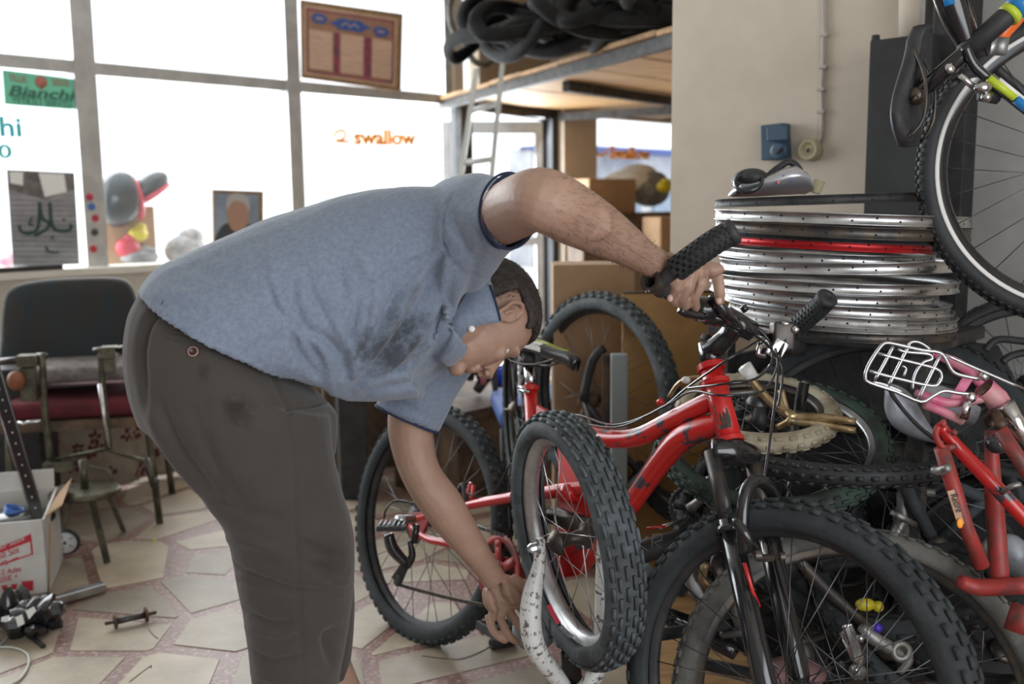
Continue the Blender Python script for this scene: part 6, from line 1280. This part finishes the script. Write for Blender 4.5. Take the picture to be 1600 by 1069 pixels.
# creases on hands and wrist, tendons
co = fold(co, nn, [([(1015, 386), (1022, 402), (1016, 432)], -.0012, 2.5), ([(1062, 425), (1078, 420), (1096, 415)], -.001, 3), ([(770, 905), (785, 903), (800, 905)], -.0015, 2.5),
    ([(792, 912), (800, 935), (812, 950)], -.004, 4), ([(768, 948), (780, 945), (800, 952)], -.0028, 3), ([(775, 925), (785, 935), (800, 938)], -.002, 3), ([(762, 965), (776, 962), (796, 970)], -.002, 2.5),
    ([(900, 330), (950, 360), (1000, 395)], .0018, 5), ([(1050, 405), (1080, 412)], .0015, 3), ([(1072, 426), (1066, 455)], -.003, 2.2), ([(1091, 422), (1083, 460)], -.003, 2.2), ([(1108, 424), (1108, 462)], -.003, 2.5)])
setco(me, co)
body = link(me, 'body', skin, man)
for f_, r_ in fing + ff[:0]:
    pass
for (x, y, Y) in ((1047, 466, 1.681), (1124, 470, 1.745)): MB().ell(at(x, y, Y), (RT, FW, UP), (.0055, .0025, .0065), 10, 8).build('fingernail', M['nail'], man)
for s in (-1, 1): MB().ell(hp(.066, .031 * s, -.004), HA, (.0095, .010, .008), 14, 10).build('eye', M['eye'], man)
for s in (-1, 1): MB().tube([hp(.080, .012 * s, .014), hp(.082, .028 * s, .020), hp(.072, .044 * s, .016)], (.003, .005, .003), 8, sm=3, flat=(hf, .6)).build('eyebrow', M['wooddark'], man)
# hair
hairm = mat('short_dark_hair', (.028, .022, .018), .75, col2=(.09, .075, .065), scale=60, detail=5, lo=.45, hi=.8, bump=1, bscale=180)
mb = MB(); N1, N2 = 46, 26; vs = []; keep = {}
for i in range(N1):
    for j in range(N2):
        th = 2 * pi * i / N1; ph = pi * .74 * j / (N2 - 1)
        e = V(sin(ph) * cos(th), sin(ph) * sin(th), cos(ph)); rr = V(.098, .078, .084) * (1 + .02 * noise.noise(Vector(e * 14)))
        vs.append(hp(-.005 + e[0] * rr[0], e[1] * rr[1], .020 + e[2] * rr[2])); keep[(i, j)] = e
fs = []
def hairy(e):
    f_, s_, u_ = e
    if f_ > .50: return u_ > .40 + (f_ - .5) * .9
    if f_ > .12: return u_ > (.22 - (f_ - .12) * .2 if abs(s_) > .6 else 0)
    if f_ > -.22: return u_ > .12 if abs(s_) > .6 else u_ > 0
    return u_ > -.62
for i in range(N1):
    for j in range(N2 - 1):
        e = keep[(i, j)]
        if hairy(e): a = i * N2; b = ((i + 1) % N1) * N2; fs.append((a + j, a + j + 1, b + j + 1, b + j))
mb.add(vs, fs); ho = mb.build('hair', hairm, man)
bmh = bmesh.new(); bmh.from_mesh(ho.data); bmesh.ops.remove_doubles(bmh, verts=bmh.verts, dist=1e-5); bmesh.ops.delete(bmh, geom=[v for v in bmh.verts if not v.link_faces], context='VERTS'); bmesh.ops.recalc_face_normals(bmh, faces=bmh.faces); bmh.to_mesh(ho.data); bmh.free()
so_ = ho.modifiers.new('s', 'SOLIDIFY'); so_.thickness = .012; so_.offset = 0
ss_ = ho.modifiers.new('u', 'SUBSURF'); ss_.levels = ss_.render_levels = 1
# short tufts of hair
tm_ = MB(); rh = random.Random(4)
for _ in range(2600):
    th, cp = rh.uniform(0, 2 * pi), rh.uniform(-.6, 1); sp = sqrt(1 - cp * cp); e = V(sp * cos(th), sp * sin(th), cp)
    if not hairy(e): continue
    p = hp(-.005 + e[0] * .100, e[1] * .081, .020 + e[2] * .086); d = nrm(hf * e[0] + hs * e[1] + hu * e[2]); t = nrm(np.cross(d, [rh.gauss(0, 1) for _ in range(3)])); q = nrm(np.cross(d, t)); L_ = .007
    tm_.add([p + t * .0009, p - t * .0009, p + q * .0012, p + d * L_ + t * .004], [(0, 1, 3), (1, 2, 3), (2, 0, 3)])
tm_.build('hair_tufts', hairm, man, kind='stuff')
# forearm hair
hm2 = mat('arm_hair', (.03, .02, .015), .7); ah = MB(); co2, nn2 = coords(me); q2 = proj(co2); idx = np.where((co2[:, 1] < 1.75) & (q2[:, 0] > 850) & (q2[:, 0] < 1060) & (q2[:, 1] < 445) & (q2[:, 1] > 250))[0]
for i in rh.sample(list(idx), min(1500, len(idx))):
    p, n = co2[i], nn2[i]; d = nrm(n * .5 + nrm(at(1030, 417, 1.62) - at(860, 318, 1.42)) * .8 + V(*[rh.gauss(0, .25) for _ in range(3)])); s = nrm(np.cross(d, n)) * .00022; ah.add([p + s, p - s, p + d * rh.uniform(.008, .014)], [(0, 1, 2)])
ah.build('arm_hair', hm2, man, kind='stuff')
# ---------------------------------------------------------------- trousers
trs = mat('brown_grey_trousers', (.060, .051, .043), .95, col2=(.050, .043, .037), scale=5, bump=.35, bscale=500, sheen=.15)
nt = trs.node_tree
tb2 = MB()
loft(tb2, [sec(342, 520, 1.73, 128, .86, .5, .165), sec(350, 555, 1.73, 152, .90, .40, .180), sec(362, 600, 1.73, 166, .96, .27, .19), sec(368, 645, 1.73, 160, .98, .18, .19), sec(375, 690, 1.74, 150, .98, .18, .18)], 4)
loft(tb2, [sec(362, 610, 1.665, 158, .96, .25, .125), sec(368, 665, 1.655, 154, .97, .2, .12), sec(396, 728, 1.645, 142, .97, .25, .115), sec(430, 785, 1.64, 121, .97, .2, .11), sec(454, 840, 1.635, 102, .98, .12, .105),
           sec(461, 905, 1.635, 93, .99, .05, .098), sec(465, 980, 1.64, 80, 1, .0, .09), sec(463, 1069, 1.65, 67, 1, 0, .082), sec(460, 1160, 1.68, 62, 1, 0, .075), sec(456, 1235, 1.71, 58, 1, 0, .07)], 5)
loft(tb2, [sec(375, 615, 1.84, 142, .96, .25, .115), sec(398, 700, 1.88, 126, .97, .22, .11), sec(432, 780, 1.92, 100, .97, .2, .10), sec(466, 860, 1.945, 80, .98, .1, .09), sec(487, 940, 1.965, 66, 1, 0, .08), sec(494, 1010, 1.98, 56, 1, .0, .072), sec(497, 1048, 1.985, 48, .95, .3, .066)], 5)
me = bake(tb2, .006, 5, .5); co, nn = coords(me)
nz = np.array([noise.noise(Vector((p[0] * 9, p[1] * 9, p[2] * 5))) for p in co]); co += nn * (nz * .0035)[:, None]
TF = [([(262, 518), (300, 522), (340, 540), (366, 545)], -.006, 2.6, 1), ([(262, 530), (310, 540), (364, 553)], -.003, 2.2, 1), ([(268, 480), (232, 500), (218, 560), (232, 640)], -.010, 7), ([(318, 560), (322, 640), (334, 720), (348, 790)], -.002, 2.0, 1),
      ([(450, 640), (460, 720), (462, 830), (468, 950), (474, 1069)], -.003, 2.2, 1), ([(520, 600), (505, 628), (452, 638)], -.006, 3), ([(420, 575), (440, 620), (452, 640)], -.004, 3),
      ([(225, 600), (250, 680), (300, 760), (352, 812)], .006, 12), ([(245, 620), (280, 700), (340, 780)], -.006, 8), ([(300, 640), (330, 720), (380, 790)], -.004, 10),
      ([(352, 880), (400, 905), (460, 922)], -.007, 6), ([(360, 905), (420, 922), (530, 925)], -.005, 5), ([(372, 950), (420, 975), (480, 972)], -.006, 6), ([(385, 980), (440, 990), (480, 968)], .006, 6),
      ([(545, 870), (500, 860), (470, 845)], -.007, 6), ([(548, 900), (505, 888), (470, 878)], -.006, 6), ([(540, 930), (500, 925)], .005, 6), ([(530, 985), (510, 1000), (520, 1040)], -.010, 8), ([(392, 1020), (430, 1035), (490, 1020)], -.006, 6), ([(395, 1050), (440, 1062), (500, 1050)], .005, 7),
      ([(350, 840), (400, 850), (450, 870)], .005, 9), ([(470, 905), (520, 912), (550, 905)], .006, 6), ([(300, 770), (380, 800), (440, 810)], -.004, 9)]
TF = [(a[0], a[1] * 1.5) + tuple(a[2:]) for a in TF]; co = fold(co, nn, TF); setco(me, co); tro = link(me, 'trousers', trs, man)
# grease stains on the trousers
def stain(m, p, r, colr, sc, strength, sq=(1, 1, 1), hi=.62):
    nt = m.node_tree; b = nt.nodes['Principled BSDF']; N = nt.nodes.new; L = nt.links.new
    old = b.inputs['Base Color'].links[0].from_socket if b.inputs['Base Color'].links else None
    tc = N('ShaderNodeTexCoord'); mp = N('ShaderNodeMapping'); mp.vector_type = 'TEXTURE'; mp.inputs['Location'].default_value = tuple(p); mp.inputs['Scale'].default_value = tuple(r * q for q in sq); L(tc.outputs['Object'], mp.inputs[0])
    g = N('ShaderNodeTexGradient'); g.gradient_type = 'SPHERICAL'; L(mp.outputs[0], g.inputs[0])
    n = N('ShaderNodeTexNoise'); n.inputs['Scale'].default_value = sc; n.inputs['Detail'].default_value = 8; n.inputs['Roughness'].default_value = .7; L(tc.outputs['Object'], n.inputs[0])
    ad = N('ShaderNodeMath'); ad.operation = 'MULTIPLY'; rr = N('ShaderNodeMath'); rr.operation = 'POWER'; rr.inputs[1].default_value = .5; L(g.outputs['Fac'], rr.inputs[0]); L(rr.outputs[0], ad.inputs[0]); L(n.outputs[0], ad.inputs[1])
    cr = N('ShaderNodeMapRange'); cr.inputs[1].default_value = .26; cr.inputs[2].default_value = hi * .75; cr.inputs[4].default_value = strength; L(ad.outputs[0], cr.inputs[0])
    mx = N('ShaderNodeMix'); mx.data_type = 'RGBA'; L(cr.outputs[0], mx.inputs[0])
    if old: L(old, mx.inputs[6])
    else: mx.inputs[6].default_value = b.inputs['Base Color'].default_value
    mx.inputs[7].default_value = (*colr, 1); L(mx.outputs[2], b.inputs['Base Color'])
stain(trs, at(372, 640, 1.53), .055, (.018, .015, .013), 30, .8, (.8, 1, 1)); stain(trs, at(315, 580, 1.54), .035, (.025, .02, .017), 35, .6, (.5, 1, 1)); stain(trs, at(520, 880, 1.55), .07, (.03, .027, .024), 20, .6)
def surf(me, x, y):
    """front surface of a baked mesh under a pixel"""
    c_, n_ = coords(me); q = proj(c_); d = np.linalg.norm(q - V(x, y), axis=1); i = np.where(d < 6)[0]; j = i[np.argmin(c_[i, 1])]; p = onp(x, y, c_[j], n_[j]); return p, n_[j]
p, n = surf(me, 302, 550); b_ = MB().lathe([(0, .003), (.0055, .003), (.0062, .0045), (.0072, .005), (.0082, .003), (.0085, 0)], p, n, 24).build('pocket_button', mat('button_brown', (.05, .025, .02), .35), tro)
MB().lathe([(.0066, .0046), (.0074, .0054), (.0082, .0034)], p, n, 24).build('button_edge', M['nail'], tro)
pts = [surf(me, x, y) for x, y in ((258, 518), (285, 522), (312, 529), (340, 538), (366, 547))]
MB().tube([q + n * .0005 for q, n in pts], .0024, 8, sm=4).build('back_pocket_welt', trs, tro)
pts = [surf(me, x, y) for x, y in ((260, 527), (290, 534), (320, 541), (364, 554))]; MB().tube([q for q, n in pts], .0014, 6, sm=4).build('back_pocket_welt', trs, tro)
blt = MB().tube([at(x, y, Y) for x, y, Y in ((222, 470, 1.70), (226, 482, 1.70), (240, 476, 1.62), (262, 478, 1.585))], .011, 10, sm=4, flat=(UP, 1)).build('waistband', M['blkmat'], man)
# ---------------------------------------------------------------- shirt
shm = mat('heather_blue_shirt', (.165, .205, .275), .95, col2=(.225, .27, .345), scale=130, detail=3, lo=.35, hi=.7, bump=.3, bscale=420, sheen=.25)
navy = mat('navy_trim', (.02, .03, .07), .9)
sh_ = MB()
loft(sh_, [sec(356, 530, 1.735, 148, .86, .50, .200), sec(385, 512, 1.745, 160, .80, .60, .195), sec(432, 500, 1.755, 153, .64, .77, .188), sec(500, 478, 1.775, 152, .36, .93, .185), sec(590, 466, 1.80, 160, .20, .98, .188, .03),
           sec(655, 452, 1.82, 148, .10, .99, .195, .07), sec(706, 432, 1.835, 124, .04, 1, .20, .08), sec(742, 416, 1.845, 92, .06, 1, .17, .06), sec(764, 434, 1.855, 56, .2, .98, .085, .02), sec(770, 446, 1.855, 40, .25, .97, .06)], 5)
loft(sh_, [sec(465, 560, 1.76, 80, .9, .5, .15), sec(510, 572, 1.76, 62, .85, .55, .14), sec(545, 590, 1.78, 44, .7, .7, .12)], 4)                     # sagging belly of the shirt
loft(sh_, [sec(640, 545, 1.83, 82, .3, .95, .13), sec(600, 575, 1.80, 52, .1, .99, .12), sec(552, 598, 1.78, 30, .0, 1, .10), sec(524, 606, 1.76, 18, 0, 1, .09)], 4)
loft(sh_, [sec(696, 455, 1.81, 88, .2, .98, .13), sec(705, 492, 1.80, 58, .45, .88, .105), sec(700, 530, 1.80, 36, .6, .8, .085), sec(688, 560, 1.81, 20, .7, .7, .06)], 4)
# near sleeve: from the shoulder out towards the camera, ends in an opening
e0 = at(798, 332, 1.575); sax = nrm(at(838, 312, 1.435) - at(735, 362, 1.70))
def ringat(c, ax, u, ru, rv, n=28): u = nrm(np.asarray(u) - ax * (np.asarray(u) @ ax)); v = np.cross(ax, u); return [c + u * ru * cos(2 * pi * k / n) + v * rv * sin(2 * pi * k / n) for k in range(n)]
s1c = at(799, 331, 1.575)
nax = nrm(nrm(at(838, 352, 1.56) - at(782, 280, 1.56)) @ np.eye(3)); opn = nrm(RT * .66 - UP * .20 - FW * .72)
loft(sh_, [ringat(at(700, 395, 1.80), opn, UP, .135, .10), ringat(at(735, 366, 1.70), opn, UP, .105, .085), ringat(at(770, 345, 1.635), opn, UP, .068, .062), ringat(s1c, opn, UP - RT * .5, .059, .056)], 5)
# far sleeve
s2c = at(636, 655, 1.99); op2 = nrm(-UP * .95 - RT * .42 - FW * .05)
s2u = nrm(at(684, 682, 1.99) - at(588, 629, 1.99))
loft(sh_, [ringat(at(676, 545, 1.97), op2, s2u, .095, .09), ringat(at(660, 600, 1.98), op2, s2u, .072, .072), ringat(s2c, op2, s2u, .070, .062)], 5)
me = bake(sh_, .0055, 6, .5)
# open the hem and the sleeve ends: faces of the flat caps are removed
bm2 = bmesh.new(); bm2.from_mesh(me); kill = []
hemc = at(350, 528, 1.735); hemn = nrm(np.cross(nrm(RT * .86 - UP * .5), FW)); hemn = hemn if hemn @ (at(300, 560, 1.73) - hemc) > 0 else -hemn
for f_ in bm2.faces:
    c = np.array(f_.calc_center_median()); n = np.array(f_.normal)
    for cc_, nx, rad, tol in ((hemc, hemn, .25, .012), (s1c, opn, .09, .010), (s2c, op2, .09, .010)):
        if abs((c - cc_) @ nx) < tol and n @ nx > .72 and np.linalg.norm(c - cc_) < rad: kill.append(f_); break
bmesh.ops.delete(bm2, geom=kill, context='FACES'); bm2.to_mesh(me); bm2.free(); me.update()
co, nn = coords(me)
nz = np.array([noise.noise(Vector((p[0] * 7 + 3, p[1] * 7, p[2] * 7))) + .4 * noise.noise(Vector((p[0] * 18, p[1] * 18, p[2] * 18))) for p in co]); co += nn * (nz * .0045)[:, None]
SF = [([(690, 385), (630, 415), (560, 455), (500, 490), (455, 512)], -.0035, 1.9, 1), ([(690, 385), (630, 408), (560, 448)], .0015, 5), ([(705, 306), (691, 340), (692, 385)], -.0035, 2.0, 1), ([(692, 385), (716, 420), (750, 436), (776, 438)], -.0035, 2.0, 1),
      ([(228, 466), (300, 500), (370, 545), (450, 590)], -.0018, 1.6, 1),
      ([(421, 405), (440, 470), (470, 520), (505, 552), (520, 612)], .010, 8), ([(430, 430), (452, 490), (488, 540), (508, 580)], -.011, 6), ([(455, 440), (470, 500), (500, 530)], -.008, 6), ([(500, 520), (535, 560), (545, 600)], -.011, 6), ([(520, 500), (552, 560), (530, 605)], .009, 7),
      ([(693, 390), (672, 440), (650, 490), (600, 560), (548, 608)], -.011, 7), ([(700, 400), (690, 450), (660, 510), (610, 570), (560, 612)], .010, 8), ([(680, 400), (640, 450), (600, 520), (545, 600)], .010, 8), ([(668, 405), (625, 460), (580, 530), (535, 600)], -.009, 7),
      ([(560, 465), (552, 510), (540, 560)], -.009, 6), ([(590, 455), (580, 510), (556, 570)], .008, 7), ([(618, 440), (610, 490), (575, 560)], -.007, 7), ([(745, 410), (730, 470), (690, 540), (650, 590)], -.009, 9), ([(720, 430), (700, 490), (660, 560)], .009, 9),
      ([(555, 620), (600, 610), (650, 600), (690, 575)], -.008, 7), ([(545, 612), (590, 590), (640, 570), (680, 540)], -.006, 6),
      ([(480, 430), (492, 470), (520, 510)], -.005, 7), ([(530, 420), (540, 470)], -.004, 7), ([(560, 400), (585, 440)], .004, 9), ([(465, 505), (440, 490), (420, 450)], -.006, 6), ([(460, 520), (466, 550), (500, 590)], -.010, 6),
      ([(720, 320), (745, 350), (750, 400)], .006, 10), ([(735, 330), (752, 372), (745, 410)], -.006, 7), ([(705, 330), (712, 360), (740, 410)], -.005, 7), ([(600, 640), (640, 650), (680, 668)], .003, 6), ([(610, 630), (650, 640)], -.004, 5),
      ([(300, 410), (330, 430), (380, 440)], -.004, 9), ([(250, 455), (300, 465), (340, 490)], .004, 9), ([(380, 560), (400, 540), (440, 520)], -.005, 8), ([(760, 290), (752, 330), (770, 380)], -.003, 2.0, 1)]
SF = [(a[0], a[1] * (1.35 if a[2] > 3 else 1)) + tuple(a[2:]) for a in SF]; co = fold(co, nn, SF); setco(me, co); shirt = link(me, 'polo_shirt', shm, man)
so3 = shirt.modifiers.new('s', 'SOLIDIFY'); so3.thickness = .0035; so3.offset = -1
stain(shm, at(622, 545, 1.64), .15, (.030, .032, .038), 26, .85, (.75, 1, .62), .60); stain(shm, at(685, 520, 1.66), .06, (.05, .055, .065), 40, .6); stain(shm, at(660, 470, 1.64), .05, (.06, .065, .08), 45, .5)
# trims that run round the openings
def trim_ring(c, ax, u, ru, rv, r, nm, m): MB().tube(ringat(c, ax, u, ru, rv, 40), r, 8, closed=True).build(nm, m, shirt)
trim_ring(s1c + opn * .000, opn, UP - RT * .5, .0585, .0555, .0028, 'sleeve_edge', navy); trim_ring(s1c - opn * .010, opn, UP - RT * .5, .0600, .0570, .0022, 'sleeve_rib', navy)
trim_ring(s2c, op2, s2u, .0695, .0615, .0030, 'sleeve_edge', navy)
# collar: folded flap round the neck, with its dark edge
cm = MB(); base = [(744, 425, 1.79), (736, 446, 1.755), (722, 470, 1.735), (708, 494, 1.728), (698, 515, 1.735), (690, 548, 1.77)]; outr = [(766, 446, 1.755), (775, 474, 1.738), (782, 501, 1.730), (752, 508, 1.728), (730, 519, 1.732), (706, 553, 1.77)]
B0 = spline([at(*p) for p in base], 4); B1 = spline([at(*p) for p in outr], 4); rings = []
for a, b in zip(B0, B1): t = FW * .0025; rings.append([a - t, (a + b) / 2 - t - FW * .006, b - t, b + t, (a + b) / 2 + t - FW * .006, a + t])
cm.ring(rings).build('collar', shm, shirt); MB().tube([at(*p) - FW * .003 for p in outr[:3]], .0022, 6, sm=3).build('collar_edge', navy, shirt)
MB().lathe([(0, .002), (.005, .002), (.006, 0)], at(737, 514, 1.722), -FW, 12).build('collar_button', M['whitep'], shirt)
# simple dark slippers
for (x, Y) in ((455, 1.71), (566, 2.05)):
    c = at(x, 1200, Y); MB().tube([V(c[0] - .04, c[1], .012), V(c[0] + .06, c[1] - .01, .012), V(c[0] + .22, c[1] - .02, .012)], [.045, .048, .04], 12, sm=3, flat=(UZ, .27)).tube([V(c[0] + .08, c[1] + .045, .02), V(c[0] + .09, c[1] - .015, .085), V(c[0] + .08, c[1] - .07, .02)], .012, 8, sm=4).build('sandal', M['sole'], man)
